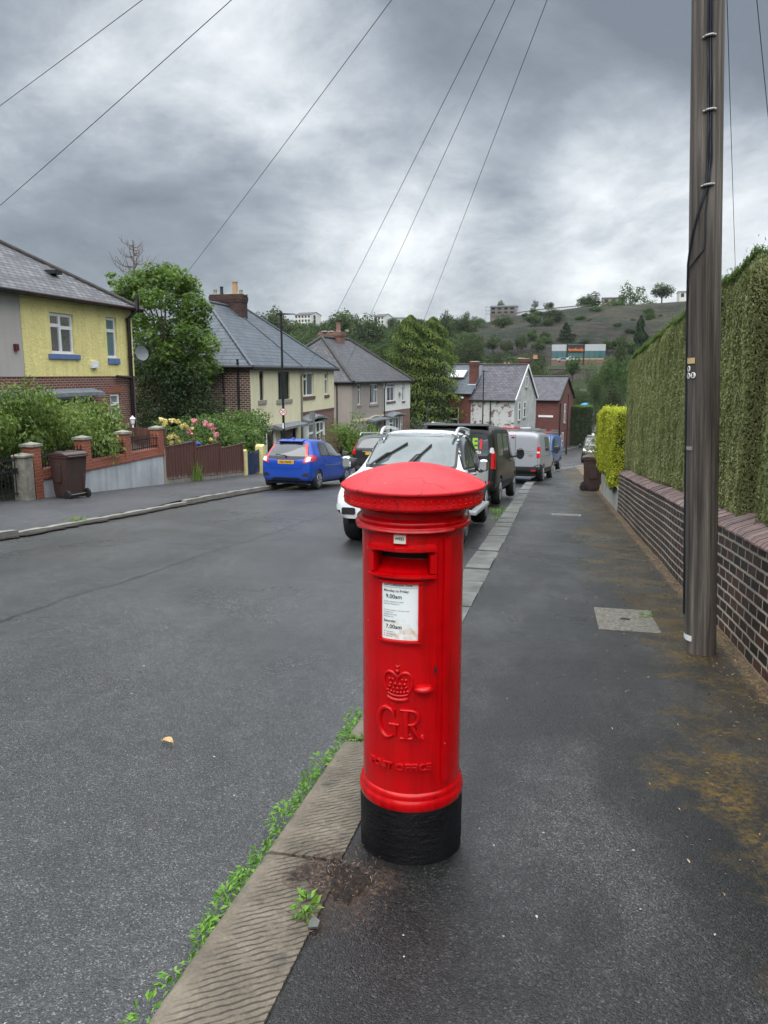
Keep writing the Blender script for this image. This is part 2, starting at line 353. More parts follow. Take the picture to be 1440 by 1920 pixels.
# roads
def asphalt(name, lo, hi, wet, moss=False):
    m = NT(name); g = m.geo()
    cell = m.sep(m.voro(g, 190, 'Color'))[0]; cell2 = m.sep(m.voro(g, 60, 'Color'))[1]; dist = m.voro(g, 190, 'Distance')
    c = m.ramp(cell, [(0, lo), (.75, hi), (.94, tuple(x*1.7 for x in hi)), (1, tuple(x*3.4 for x in hi))])
    c = m.mix(1.0, c, m.ramp(m.noise(g, .55, 6, .6), [(.3, .72), (.7, 1.15)]), 'MULTIPLY')
    c = m.mix(1.0, c, m.ramp(m.noise(g, 9, 4), [(.3, .8), (.7, 1.12)]), 'MULTIPLY')
    if moss: c = m.mix(1.0, c, m.ramp(m.noise(m.mapv(g, (1.3, .55, 1), (2.2, 0, 0)), .9, 6, .62), [(.36, .6), (.5, 1.0), (.64, 2.3)]), 'MULTIPLY')
    grit = m.ramp(m.sep(m.voro(g, 17, 'Color'))[2], [(.988, 0.0), (.99, 1.0)]); gd = m.ramp(m.voro(g, 17, 'Distance'), [(.08, 1.0), (.13, 0.0)])
    c = m.mix(m.math('MULTIPLY', grit, gd), c, (.32, .3, .27))
    if not moss:
        lanes = m.noise(m.mapv(g, (1.1, .1, 1)), 1.0, 4, .6); c = m.mix(1.0, c, m.ramp(lanes, [(.32, .74), (.55, 1.0), (.7, 1.18)]), 'MULTIPLY')
        x = m.math('ADD', m.sep(g)[0], m.math('MULTIPLY', m.noise(m.mapv(g, (1, .5, 1)), 1.3, 5, .7), .35))
        cr = m.ramp(m.math('ABSOLUTE', m.math('ADD', x, 4.35)), [(.012, .75), (.03, 0.0)]); c = m.mix(cr, c, (.006, .006, .006))
        cr2 = m.ramp(m.math('ABSOLUTE', m.math('ADD', x, 6.9)), [(.008, .6), (.02, 0.0)]); c = m.mix(m.math('MULTIPLY', cr2, m.ramp(m.noise(g, .3, 2), [(.45, 0.0), (.5, 1.0)])), c, (.006, .006, .006))
    damp = m.noise(g, .42, 5, .55, .6)
    rough = m.ramp(damp, [(.35, wet[0]), (.62, wet[1])])
    h = m.math('ADD', m.math('MULTIPLY', dist, -1.0), m.math('MULTIPLY', cell, .6))
    if moss:
        x = m.sep(g)[0]; y = m.sep(g)[1]
        edge = m.ramp(x, [(0.0, 0.0), (1.0, 1.0)])
        d = m.math('SUBTRACT', 1.42, x)                                   # metres from the wall foot
        n = m.math('ADD', m.noise(g, .75, 3, .5), m.math('MULTIPLY', m.noise(g, 7, 6, .7), .55))
        lim = m.math('MULTIPLY', m.math('SUBTRACT', n, .425), 2.0)
        msk = m.ramp(m.math('SUBTRACT', m.math('ADD', lim, .12), d), [(.0, 0.0), (.2, 1.0)])
        pat = m.math('MULTIPLY', m.ramp(m.noise(g, 30, 7, .75), [(.45, 0.0), (.53, 1.0)]), m.ramp(m.noise(g, 3.3, 5, .65), [(.4, .1), (.55, 1.0)]))
        msk = m.math('MULTIPLY', msk, m.math('ADD', .12, m.math('MULTIPLY', pat, .88)))
        mc = m.ramp(m.math('ADD', m.math('MULTIPLY', m.noise(g, 3.0, 4), .6), m.math('MULTIPLY', m.noise(g, 40, 3), .4)), [(.36, (.012, .009, .005)), (.46, (.042, .027, .006)), (.57, (.095, .06, .01)), (.72, (.16, .09, .025))])
        c = m.mix(msk, c, mc); rough = m.math('ADD', rough, m.math('MULTIPLY', msk, .5), clamp=True)
        h = m.math('ADD', h, m.math('MULTIPLY', m.math('MULTIPLY', msk, m.noise(g, 60, 4)), 2.5))
        strip = m.math('MULTIPLY', m.ramp(m.math('SUBTRACT', d, m.math('MULTIPLY', m.noise(g, 9, 5, .7), .17)), [(.0, .85), (.05, 0.0)]), m.ramp(m.noise(g, 22, 5, .7), [(.4, .1), (.56, 1.0)]))
        c = m.mix(strip, c, m.ramp(m.noise(g, 70, 3), [(.35, (.06, .035, .018)), (.65, (.3, .2, .1))]))
    if moss:
        v = m.n('VectorMath', p_operation='DISTANCE', i0=m.n('CombineXYZ', X=m.sep(g)[0], Y=m.sep(g)[1], Z=0.0), i1=(-.68, 2.32, 0)).outputs['Value']
        dm = m.ramp(m.math('SUBTRACT', m.math('ADD', v, m.math('MULTIPLY', m.noise(g, 6, 6, .7), .5)), .25), [(.1, 1.0), (.24, 0.0)]); dm = m.math('MULTIPLY', dm, m.ramp(m.noise(g, 35, 5, .75), [(.4, .15), (.56, 1.0)]))
        c = m.mix(dm, c, m.ramp(m.noise(g, 60, 5, .7), [(.35, (.012, .008, .006)), (.55, (.05, .026, .015)), (.72, (.16, .1, .06))]))
        rough = m.math('ADD', rough, m.math('MULTIPLY', dm, .4), clamp=True)
    return m.fin(c, rough, m.bump(h, .4, .004), Specular_IOR_Level=.45)
MT['road'] = asphalt('road_asphalt', (.02, .0203, .021), (.058, .0588, .06), (.26, .42))
MT['pave'] = asphalt('pavement_asphalt', (.0038, .0038, .0039), (.021, .0207, .0203), (.17, .58), moss=True)
MT['pave2'] = asphalt('far_pavement_asphalt', (.03, .03, .033), (.055, .055, .06), (.45, .6))
m = NT('tooled_sandstone'); g = m.geo()
c = m.ramp(m.math('ADD', m.math('MULTIPLY', m.noise(g, 4.0, 6, .65), .7), m.math('MULTIPLY', m.noise(g, 90, 3), .3)), [(.3, (.055, .047, .035)), (.5, (.125, .105, .077)), (.7, (.2, .17, .128))])
c = m.mix(m.ramp(m.noise(g, 7, 6, .7), [(.56, 0.0), (.68, .75)]), c, (.05, .045, .042))
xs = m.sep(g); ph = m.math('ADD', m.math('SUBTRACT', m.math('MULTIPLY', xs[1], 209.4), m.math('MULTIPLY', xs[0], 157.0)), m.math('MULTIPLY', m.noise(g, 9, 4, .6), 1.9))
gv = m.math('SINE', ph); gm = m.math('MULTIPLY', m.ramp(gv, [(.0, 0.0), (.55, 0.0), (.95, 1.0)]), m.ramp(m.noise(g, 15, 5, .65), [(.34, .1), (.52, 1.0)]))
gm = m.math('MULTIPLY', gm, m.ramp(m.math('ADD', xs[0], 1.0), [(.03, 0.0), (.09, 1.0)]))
c = m.mix(m.math('MULTIPLY', gm, .8), c, (.03, .026, .022))  # groove shade put into the colour, the relief being too faint to show
v = m.n('VectorMath', p_operation='DISTANCE', i0=m.n('CombineXYZ', X=xs[0], Y=xs[1], Z=0.0), i1=(-.70, 2.38, 0)).outputs['Value']
dm = m.ramp(m.math('SUBTRACT', m.math('ADD', v, m.math('MULTIPLY', m.noise(g, 7, 6, .7), .5)), .25), [(.1, 1.0), (.17, 0.0)])
c = m.mix(dm, c, m.ramp(m.noise(g, 60, 5, .7), [(.38, (.007, .005, .004)), (.52, (.03, .018, .012)), (.66, (.12, .075, .048))]))
MT['kerbnear'] = m.fin(c, .85, m.bump(m.math('SUBTRACT', m.math('MULTIPLY', m.noise(g, 160, 4, .7), .3), gm), .9, .006))
m = NT('grey_kerb_stone'); g = m.geo()
c = m.ramp(m.noise(g, 3.0, 6, .65), [(.3, (.055, .058, .053)), (.5, (.1, .105, .096)), (.7, (.165, .168, .155))])
c = m.mix(m.ramp(m.noise(g, 11, 5, .7), [(.6, 0.0), (.7, .6)]), c, (.05, .055, .04))
MT['kerbfar'] = m.fin(c, .7, m.bump(m.noise(g, 45, 5, .7), .6, .008))
m = NT('kerb_concrete'); g = m.geo()
MT['kerbleft'] = m.fin(m.ramp(m.noise(g, 2.5, 6, .65), [(.3, (.13, .125, .11)), (.7, (.27, .26, .23))]), .8, m.bump(m.noise(g, 40, 5), .5, .01))
m = NT('soil'); g = m.geo()
MT['soil'] = m.fin(m.ramp(m.noise(g, 55, 6, .7), [(.36, (.006, .004, .003)), (.5, (.024, .0135, .009)), (.6, (.06, .033, .02)), (.7, (.15, .09, .055))]), .95, m.bump(m.noise(g, 80, 6, .75), 1.0, .03))
m = NT('grassland'); g = m.geo()
MT['grass'] = m.fin(m.ramp(m.noise(g, .08, 6, .65), [(.3, (.012, .022, .007)), (.6, (.026, .04, .012)), (.8, (.05, .05, .02))]), .9)
m = NT('hillside_heath'); g = m.geo()
n1 = m.noise(m.mapv(g, (1, 1, 1.6)), .055, 10, .66, .4); n2 = m.noise(m.mapv(g, (.6, .6, 4)), .22, 8, .72); n3 = m.noise(g, .6, 6, .7)
z = m.sep(g)[2]
rock = m.ramp(m.math('ADD', m.math('MULTIPLY', m.math('SUBTRACT', 26.0, z), .022), m.math('MULTIPLY', m.math('SUBTRACT', n1, .5), 2.2)), [(.16, 0.0), (.3, 1.0)])
t_ = m.math('ADD', m.math('MULTIPLY', n1, .6), m.math('ADD', m.math('MULTIPLY', n2, .22), m.math('MULTIPLY', n3, .18)))
c1 = m.ramp(t_, [(.44, (.004, .01, .003)), (.485, (.012, .018, .005)), (.52, (.03, .026, .011)), (.55, (.046, .036, .016)), (.585, (.012, .021, .005))])
c2 = m.ramp(m.math('ADD', m.math('MULTIPLY', n2, .7), m.math('MULTIPLY', n3, .3)), [(.38, (.012, .009, .0085)), (.5, (.026, .02, .0155)), (.62, (.046, .036, .028))])
MT['hill'] = m.fin(m.mix(rock, c1, c2), .95, m.bump(m.math('ADD', n2, m.math('MULTIPLY', n3, .5)), 1.0, 2.5))
m = NT('utility_cover_concrete'); o = m.obj()
MT['conc'] = m.fin(m.ramp(m.noise(o, 30, 6, .75), [(.36, (.045, .042, .034)), (.5, (.13, .122, .1)), (.64, (.22, .205, .17))]), .8, m.bump(m.noise(o, 130, 4, .7), .6, .004))

# bricks, walls, roofs
MT['blackbrick'] = brick_mat('dark_engineering_brick', (.014, .009, .0095), (.095, .036, .027), (.5, .45, .36), .235, .088, .0115, .5, .5, bstr=.8)
MT['coping'] = plain('brick_coping', (.19, .125, .115), .8, .45, 3.2, .5)
MT['redpier'] = brick_mat('orange_red_brick', (.33, .085, .045), (.27, .065, .035), (.33, .2, .14), .215, .072, .008, .8, .2)
MT['housebrick'] = brick_mat('red_house_brick', (.2, .05, .032), (.13, .035, .026), (.36, .3, .26), .225, .08, .012, .85, .25)
MT['darkbrick'] = brick_mat('brown_house_brick', (.15, .05, .034), (.035, .02, .018), (.36, .32, .28), .235, .1, .017, .85, .2)
MT['chimbrick'] = brick_mat('sooty_chimney_brick', (.085, .032, .026), (.03, .016, .014), (.1, .075, .065), .225, .085, .011, .9, .5)
MT['terbrick'] = brick_mat('terrace_red_brick', (.19, .055, .042), (.13, .04, .034), (.17, .1, .085), .225, .078, .009, .85, .3)
MT['peelbrick'] = brick_mat('peeling_white_brick', (.13, .06, .045), (.2, .09, .06), (.3, .27, .24), .235, .085, .012, .85, .3, paint=((.52, .53, .52), .56))
MT['yellow'] = render_mat('yellow_textured_render', (.88, .77, .32), 30, .9, .14, .16, dist=.04, big=7)
MT['pebble'] = render_mat('grey_pebbledash', (.46, .43, .4), 70, .8, .3, .1)
MT['pebble2'] = render_mat('warm_grey_pebbledash', (.33, .29, .26), 60, .8, .3, .12)
MT['cream'] = render_mat('cream_render', (.74, .68, .46), 40, .25, .05, .12)
MT['whiterender'] = render_mat('white_render', (.72, .72, .68), 40, .3, .06, .1)
MT['whitewall'] = render_mat('white_roughcast_wall', (.47, .5, .52), 38, .7, .14, .3)
MT['greyrender'] = render_mat('stained_white_render', (.5, .52, .5), 25, .3, .12, .35)
MT['lowrender'] = render_mat('pale_rendered_wall', (.42, .44, .4), 25, .4, .12, .3)
MT['slateA'] = slate_mat('weathered_slate', (.06, .06, .07), (.16, .16, .17), .34, .22, .5, (.06, .065, .045), .03, .35)
MT['slateB'] = slate_mat('smooth_grey_tile', (.075, .092, .112), (.092, .112, .135), 1.0, .29, .5, None, .022, .35)
MT['slateC'] = slate_mat('dark_slate', (.05, .05, .058), (.1, .1, .11), .32, .21, .45, (.07, .07, .055), .025, .4)
MT['slateD'] = slate_mat('terrace_slate', (.065, .062, .075), (.11, .108, .125), .4, .26, .55, (.045, .04, .045), .022, .35)
MT['ridge'] = plain('ridge_tile', (.05, .045, .043), .8, .3, 4, .4)
MT['ridgeB'] = plain('grey_ridge_tile', (.07, .085, .1), .5, .15, 4)
MT['upvc'] = plain('white_upvc', (.78, .79, .79), .3, .03, 3)
MT['darkframe'] = plain('dark_window_frame', (.03, .028, .03), .4, .1)
MT['winglass'] = glass_win('window_glass', (.88, .9, .9), .08)
MT['curtain'] = plain('net_curtain', (.55, .56, .55), .9, .12, 14, .3)
MT['curtaingrey'] = plain('grey_curtain', (.3, .3, .31), .9, .15, 14, .3)
MT['curtainmauve'] = plain('mauve_blind', (.2, .17, .25), .9, .1, 14)
MT['blind'] = plain('pale_blue_blind', (.33, .5, .52), .8, .05, 10)
MT['curtainbrown'] = plain('brown_blind', (.12, .085, .06), .9, .2, 9)
MT['bluesill'] = plain('blue_painted_sill', (.11, .17, .37), .6, .12, 8, .2)
MT['stonesill'] = plain('stone_sill', (.26, .25, .22), .85, .2, 9, .3)
MT['bricksill'] = plain('dark_brick_sill', (.12, .07, .06), .85, .25, 12, .3)
MT['gutter'] = plain('black_plastic_gutter', (.012, .012, .014), .4, .15)
MT['brownpipe'] = plain('brown_plastic_gutter', (.035, .016, .014), .4, .15)
MT['greypipe'] = plain('grey_downpipe', (.2, .19, .18), .5, .1)
MT['canopy'] = plain('grey_lead_canopy', (.17, .19, .21), .55, .25, 5, .3)
MT['doorblack'] = plain('black_door', (.012, .012, .014), .35, .1)
MT['doorred'] = plain('maroon_door', (.1, .012, .02), .4, .1)
MT['pot'] = plain('clay_chimney_pot', (.4, .24, .12), .85, .2, 8, .3)
MT['stonecap'] = plain('weathered_stone_cap', (.24, .24, .2), .9, .3, 14, .5)
MT['gatestone'] = plain('lichen_stone_post', (.2, .19, .16), .9, .35, 9, .6)
MT['iron'] = plain('black_iron', (.012, .012, .014), .45, .2)
MT['fence'] = NT('brown_fence_boards'); m = MT['fence']; uv = m.uv(); g = m.obj()
wn = m.noise(m.mapv(uv, (22, 1.2, 1)), 1.0, 4)
c = m.ramp(wn, [(.3, (.055, .022, .016)), (.7, (.125, .05, .036))])
bleach = m.ramp(m.math('ADD', m.math('ADD', m.sep(g)[2], m.math('MULTIPLY', m.sep(g)[1], .083)), m.math('MULTIPLY', m.math('SUBTRACT', m.noise(m.mapv(uv, (12, 1.5, 1)), 1.0, 4), .5), .6)), [(.1, .8), (.24, 0.0)])
MT['fence'] = m.fin(m.mix(bleach, c, (.3, .27, .22)), .8, m.bump(wn, .4, .01))
MT['yellowpost'] = plain('cream_painted_concrete', (.6, .55, .24), .8, .12, 8, .3)
MT['bluegate'] = plain('dark_blue_gate_paint', (.02, .035, .085), .45, .2)
m = NT('old_pole_timber'); o = m.obj()
gr = m.noise(m.mapv(o, (34, 34, .9)), 1.0, 6, .65, .4); big = m.noise(m.mapv(o, (5, 5, .5)), 1.0, 4)
c = m.ramp(gr, [(.3, (.028, .023, .02)), (.48, (.1, .085, .072)), (.7, (.23, .2, .175))])
c = m.mix(1.0, c, m.ramp(big, [(.35, .5), (.65, 1.1)]), 'MULTIPLY')
MT['pole'] = m.fin(c, .85, m.bump(gr, 1.0, .014))
MT['cable'] = plain('black_cable', (.008, .01, .018), .45, .1)
MT['wire'] = plain('overhead_wire', (.02, .021, .025), .6, 0)
MT['clip'] = plain('grey_metal_clip', (.33, .33, .32), .45, .15, metallic=.3)
MT['tagwhite'] = plain('white_tag', (.75, .75, .73), .5, .05)
MT['tagyellow'] = plain('pale_yellow_tag', (.6, .42, .2), .6, .1)
MT['bin'] = plain('brown_bin_plastic', (.052, .03, .027), .5, .15, 5, .15)
MT['bluebin'] = plain('blue_bin_plastic', (.01, .035, .3), .5, .1)
MT['lampblack'] = plain('black_lamp_post', (.009, .009, .011), .4, .15)
MT['galv'] = plain('galvanised_steel', (.2, .21, .21), .5, .15, metallic=.4)
MT['signwhite'] = plain('sign_white', (.78, .79, .8), .4, .02)
MT['signred'] = plain('sign_red', (.5, .02, .025), .4, .02)
MT['dish'] = plain('satellite_dish_grey', (.17, .185, .2), .5, .08)
MT['brass'] = plain('lead_flashing', (.16, .17, .18), .6, .2)

# plants
MT['hedge'] = leaf_mat('clipped_conifer_leaf', (.12, .145, .052), (.25, .285, .115), (.42, .44, .21), .25, .6, .1)
MT['hedgecore'] = plain('hedge_inside', (.09, .095, .04), .95, .4, 3)
MT['hedgetop'] = leaf_mat('fresh_conifer_tip', (.04, .075, .02), (.075, .135, .03), (.13, .2, .05), .3, .6, .1)
MT['gold'] = leaf_mat('golden_privet_leaf', (.16, .22, .018), (.48, .52, .03), (.8, .78, .08), .35, .5, .1)
MT['varieg'] = leaf_mat('variegated_leaf', (.07, .085, .03), (.2, .2, .09), (.42, .38, .22), .3, .5, .1)
MT['weep'] = leaf_mat('weeping_shrub_leaf', (.035, .075, .014), (.1, .19, .036), (.28, .38, .08), .4, .45, .1)
MT['laurel'] = leaf_mat('laurel_leaf', (.03, .07, .016), (.085, .165, .038), (.2, .28, .08), .35, .4, .1)
MT['tree'] = leaf_mat('maple_leaf', (.04, .08, .018), (.1, .175, .036), (.22, .3, .075), .45, .5, .15)
MT['ivy'] = leaf_mat('dark_shrub_leaf', (.012, .028, .012), (.028, .055, .02), (.055, .09, .03), .25, .45, .15)
MT['conifer'] = leaf_mat('cypress_spray', (.032, .07, .014), (.085, .145, .026), (.18, .235, .045), .3, .6, .15)
MT['bush'] = leaf_mat('bright_bush_leaf', (.045, .09, .015), (.11, .19, .03), (.23, .33, .06), .35, .5, .1)
MT['farleaf'] = leaf_mat('broadleaf_far', (.016, .034, .012), (.04, .07, .02), (.085, .115, .034), .25, .7, .7)
MT['farconif'] = leaf_mat('conifer_far', (.012, .024, .014), (.024, .042, .022), (.045, .065, .03), .15, .7, .3)
MT['grey_leaf'] = leaf_mat('grey_green_leaf', (.05, .075, .05), (.1, .13, .09), (.18, .2, .15), .25, .6, .1)
MT['weed'] = leaf_mat('weed_leaf', (.05, .11, .012), (.12, .25, .03), (.24, .4, .06), .35, .45, .1)
MT['straw'] = leaf_mat('dry_straw', (.06, .035, .02), (.2, .13, .08), (.42, .33, .22), .1, .8, .1)
MT['rosey'] = leaf_mat('yellow_rose_petal', (.75, .5, .28), (.82, .66, .22), (.9, .78, .45), .3, .5, .05)
MT['rosep'] = leaf_mat('pink_rose_petal', (.7, .16, .22), (.82, .3, .36), (.9, .5, .52), .3, .5, .05)
MT['bark'] = plain('bark', (.06, .048, .036), .95, .35, 6, .8)
MT['deadbark'] = plain('dead_twigs', (.16, .13, .12), .95, .25, 6)

# vehicles
MT['white'] = car_paint('white_car_paint', (.78, .82, .84), dirt=.05)
MT['blackp'] = car_paint('black_car_paint', (.005, .005, .0065), dirt=.02, rough=.35, coat=.25)
MT['silver'] = car_paint('silver_grey_paint', (.3, .31, .34), .3, .4, dirt=.06)
MT['blue'] = car_paint('bright_blue_paint', (.006, .055, .36), .1, .3, dirt=.03)
MT['vanblue'] = car_paint('mid_blue_paint', (.015, .075, .27), .1, .35, dirt=.06)
MT['darkgrey'] = car_paint('dark_grey_paint', (.02, .022, .025), .2, .3, dirt=.06)
MT['carglass'] = NT('car_glass'); m = MT['carglass']; o = m.obj()
MT['carglass'] = m.fin(m.mix(m.ramp(m.noise(o, 1.8, 3), [(.4, 0.0), (.6, 1.0)]), (.012, .016, .018), (.03, .036, .037)), .03, None, IOR=1.9)
m = NT('screen_glass'); o = m.obj()
MT['screenglass'] = m.fin(m.mix(m.ramp(m.noise(o, 1.5, 3), [(.4, 0.0), (.6, 1.0)]), (.05, .068, .068), (.09, .11, .11)), .05, None, IOR=2.0)
MT['tyre'] = plain('tyre_rubber', (.012, .012, .013), .75, .2, 20, .2)
MT['rim'] = plain('alloy_rim', (.42, .43, .44), .35, .1, metallic=.7)
MT['trim'] = plain('black_plastic_trim', (.015, .015, .016), .5, .15, 9, .1)
MT['chrome'] = plain('chrome', (.7, .71, .72), .12, .02, metallic=1.0)
MT['alu'] = plain('aluminium_rail', (.55, .57, .58), .35, .06, metallic=.6)
MT['redlens'] = plain('red_lamp_lens', (.5, .008, .012), .12, .15, 20, Coat_Weight=.8)
MT['whitelens'] = plain('clear_lamp_lens', (.6, .62, .63), .12, .1, 30, Coat_Weight=.8)
MT['plateY'] = plain('yellow_number_plate', (.75, .42, .02), .4, .03)
MT['plateW'] = plain('white_number_plate', (.75, .76, .75), .4, .03)
MT['lime'] = plain('lime_vinyl', (.28, .55, .03), .4, .02)
MT['redvinyl'] = plain('red_vinyl', (.6, .03, .05), .4, .02)
MT['orange'] = plain('orange_sign_letters', (.85, .22, .02), .4, .02)
# ---------------------------------------------------------------- ground, road, pavements, kerbs
ROADDROP = .07
def strip(name, x0f, x1f, zf, ys, mat, nx=2, kind='structure'):
    V = []; nxp = nx+1
    for y in ys:
        for i in range(nxp):
            x = x0f(y)+(x1f(y)-x0f(y))*i/nx; V.append((x, y, zf(x, y)))
    Q = [(j*nxp+i, j*nxp+i+1, (j+1)*nxp+i+1, (j+1)*nxp+i) for j in range(len(ys)-1) for i in range(nx)]
    o = link(name, np_mesh(name, np.array(V), np.array(Q), mat)); o['kind'] = kind; return o
YS = list(np.arange(-14, 6, .5))+list(np.arange(6, 130, 1.0))+[130, 138]
KR = lambda y: -1.0+co(y)           # road edge of the right-hand kerb
KI = lambda y: -0.70+co(y)          # its pavement edge
KL = lambda y: -8.45+co(y)-.25*sstep(10, 20, y)+.25*sstep(2, 10, y)     # road edge of the left kerb
drop = lambda y: .075*(1-.8*float(sstep(13.2, 14.5, y))*0)
def camber(x, y):
    t = (x-KL(y))/(KR(y)-KL(y)); return .06*(1-(2*t-1)**2)-.02
strip('road', lambda y: KL(y)-.02, lambda y: KR(y)+.02, lambda x, y: f(y)-ROADDROP+camber(x, y)-.02, YS, MT['road'], 10)
WALLX = 1.42
strip('pavement', lambda y: KI(y)-.035, lambda y: (WALLX+.1 if y < 24 else 1.9+co(y)*1.0), lambda x, y: f(y), [y for y in YS if y <= 130], MT['pave'], 6)
DIP = lambda y: -.055*float(sstep(9, 10.5, y)*(1-sstep(15.2, 16.6, y)))
strip('far_pavement', lambda y: (-11.7 if y < 34 else KL(y)-2.6), lambda y: KL(y)-.13, lambda x, y: f(y)+.022+DIP(y)*float(sstep(1.3, .1, KL(y)-x)), YS, MT['pave2'], 10)
# side path and slip at the bend, seen beyond the parked vans
# terrain: gardens, valley floor and rise
def terr(X, Y):
    z = np.vectorize(f)(Y)
    z = z-.3
    left = 1-sstep(-14, -11.8, X)
    z = z+left*(.35+.5*sstep(0, 14, Y)*(1-sstep(24, 34, Y)))*(1-sstep(60, 90, Y))
    right = sstep(1.9, 2.6, X-np.vectorize(co)(Y)); z = z+right*.7*(1-sstep(60, 90, Y))
    z = z+4.5*sstep(140, 255, Y)+7.6*sstep(261.5, 264, Y)+(-2)*sstep(120, 160, Y)*(1-sstep(190, 250, Y))
    return z
gx = np.concatenate([np.arange(-420, -40, 12), np.arange(-40, 20, .8), np.arange(20, 321, 12)])
gy = np.concatenate([np.arange(-40, 130, 1.5), np.arange(130, 320, 5)])
GX, GY = np.meshgrid(gx, gy); GZ = terr(GX, GY)
nx_ = len(gx); ii = np.arange(len(gy)-1)[:, None]*nx_+np.arange(nx_-1)[None, :]
Q = np.stack([ii, ii+1, ii+1+nx_, ii+nx_], -1).reshape(-1, 4)
o = link('ground', np_mesh('ground', np.stack([GX, GY, GZ], -1).reshape(-1, 3), Q, MT['grass'], smooth=True)); o['kind'] = 'structure'
# opposite valley side
def crest(X, Y):                             # crest height by bearing, from the skyline
    az = np.degrees(np.arctan2(X, Y))
    return np.interp(az, [-45, -28, -22, -16, -11, -8, -5.8, -3.4, -1.5, 1, 3.5, 7, 10, 14, 25, 40], [24, 20, 18, 18.5, 20, 23, 26, 29.7, 31.5, 32.8, 34.2, 35, 36, 38, 40, 40])
hr = np.concatenate([np.arange(285, 330, 6), np.arange(330, 420, 4), np.arange(420, 560, 20), [600, 700, 900, 1300]])
ha = np.radians(np.arange(-52, 42, .4))
HA, HR = np.meshgrid(ha, hr); HX = np.sin(HA)*HR; HY = np.cos(HA)*HR
hn = np.sin(HX*.09+HR*.05)*1.2+np.sin(HX*.033+2)*1.7+np.sin(HX*.21-HR*.13)*.5
base = 3.9
prof = .25*sstep(287, 318, HR)+.35*sstep(318, 352, HR)+.4*sstep(345, 405, HR)
HZ = base+(crest(HX, HY)-base)*prof+hn*sstep(292, 330, HR)*(1-sstep(375, 405, HR))+.4*hn*sstep(400, 430, HR)*0
HZ = np.where(HR > 560, HZ-(HR-560)*.004, HZ)
na = len(ha); ii = np.arange(len(hr)-1)[:, None]*na+np.arange(na-1)[None, :]
Q = np.stack([ii, ii+1, ii+1+na, ii+na], -1).reshape(-1, 4)
o = link('hill', np_mesh('hill', np.stack([HX, HY, HZ], -1).reshape(-1, 3), Q, MT['hill'], smooth=True)); o['kind'] = 'structure'
def hillz(X, Y):
    r = math.hypot(X, Y); p = .25*sstep(287, 318, r)+.35*sstep(318, 352, r)+.4*sstep(345, 405, r)
    return float(base+(crest(np.array(X), np.array(Y))-base)*p)
def gz(X, Y):
    if math.hypot(X, Y) > 287: return hillz(X, Y)
    return float(terr(np.array([X]), np.array([Y]))[0])

# --- kerbs
def kerb_stone(mb_list, y0, y1, x0, x1, zf, face, mat_near, n_u, n_v, groove):
    V = []; rr = random.random()*6
    us = np.linspace(0, 1, n_u+1); vs = np.linspace(0, 1, n_v+1)
    U, W = np.meshgrid(us, vs); X = x0+(x1-x0)*U; Y = y0+(y1-y0)*W
    Z = np.vectorize(f)(Y)+zf
    if groove:
        ph = (Y*1.0-X*.75+.004*np.sin(X*37+rr)+.003*np.sin(Y*23+X*50))/.03
        wear = .35+.65*sstep(.18, .42, U+.12*np.sin(Y*9+rr))*(1-.6*sstep(.8, 1, U))
        amp = .0006*wear*(.7+.5*np.sin(Y*5+rr+X*11))
        s = np.sin(2*np.pi*ph); Z = Z+amp*np.sign(s)*np.abs(s)**.7+.0025*np.sin(X*60+Y*31)*np.sin(Y*71-X*23)
        Z = Z-.012*(1-sstep(0, .06, U))**2
    e = np.minimum(np.minimum(W, 1-W)*(y1-y0), .02)/.02; Z = Z-.008*(1-e)**2
    P = np.stack([X, Y, Z], -1).reshape(-1, 3); n = n_u+1
    ii = np.arange(n_v)[:, None]*n+np.arange(n_u)[None, :]
    Q = np.stack([ii, ii+1, ii+1+n, ii+n], -1).reshape(-1, 4)
    # skirts on all four sides
    ring = list(range(n))+[n*(k+1)-1 for k in range(1, n_v+1)]+[n*n_v+k for k in range(n-2, -1, -1)]+[n*k for k in range(n_v-1, 0, -1)]
    low = P[ring].copy(); low[:, 2] -= face
    b = len(P); L = len(ring); S_ = np.array([(ring[i], b+i, b+(i+1) % L, ring[(i+1) % L]) for i in range(L)])
    off = sum(len(v) for v, _ in mb_list)
    mb_list.append((np.concatenate([P, low]), np.concatenate([Q, S_])+off))
def merge(name, lst, mat, smooth=True, kind='structure'):
    o = link(name, np_mesh(name, np.concatenate([v for v, _ in lst]), np.concatenate([q for _, q in lst]), mat, smooth=smooth))
    o.data.set_sharp_from_angle(angle=R(45)); o['kind'] = kind; return o
near = []
for a, b in ((-.6, .55), (.57, 1.5), (1.52, 2.46), (2.48, 3.57), (3.62, 4.5)):
    kerb_stone(near, a, b, -1.0, -.70+random.uniform(-.015, .02), .008, .2, None, 30, int((b-a)/.0075), True)
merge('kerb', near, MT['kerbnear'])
far = []; y = 4.52
while y < 62:
    L = random.uniform(.62, .98); j = random.uniform(.018, .035)
    kerb_stone(far, y, y+L-j, KR(y)+random.uniform(-.008, .008), KI(y)+random.uniform(-.01, .01), .012+random.uniform(-.012, .012), .2, None, 4, 6, False); y += L
merge('kerb', far, MT['kerbfar'])
lk = []; y = 4.0
while y < 100:
    L = random.uniform(.8, 1.0)
    # dropped kerb at the gateway
    dz = .02-.055*float(sstep(9, 10.5, y)*(1-sstep(15.2, 16.6, y)))
    kerb_stone(lk, y, y+L-.012, KL(y), KL(y)-.14, dz+random.uniform(-.004, .004), .2, None, 3, 4, False); y += L
merge('kerb', lk, MT['kerbleft'])
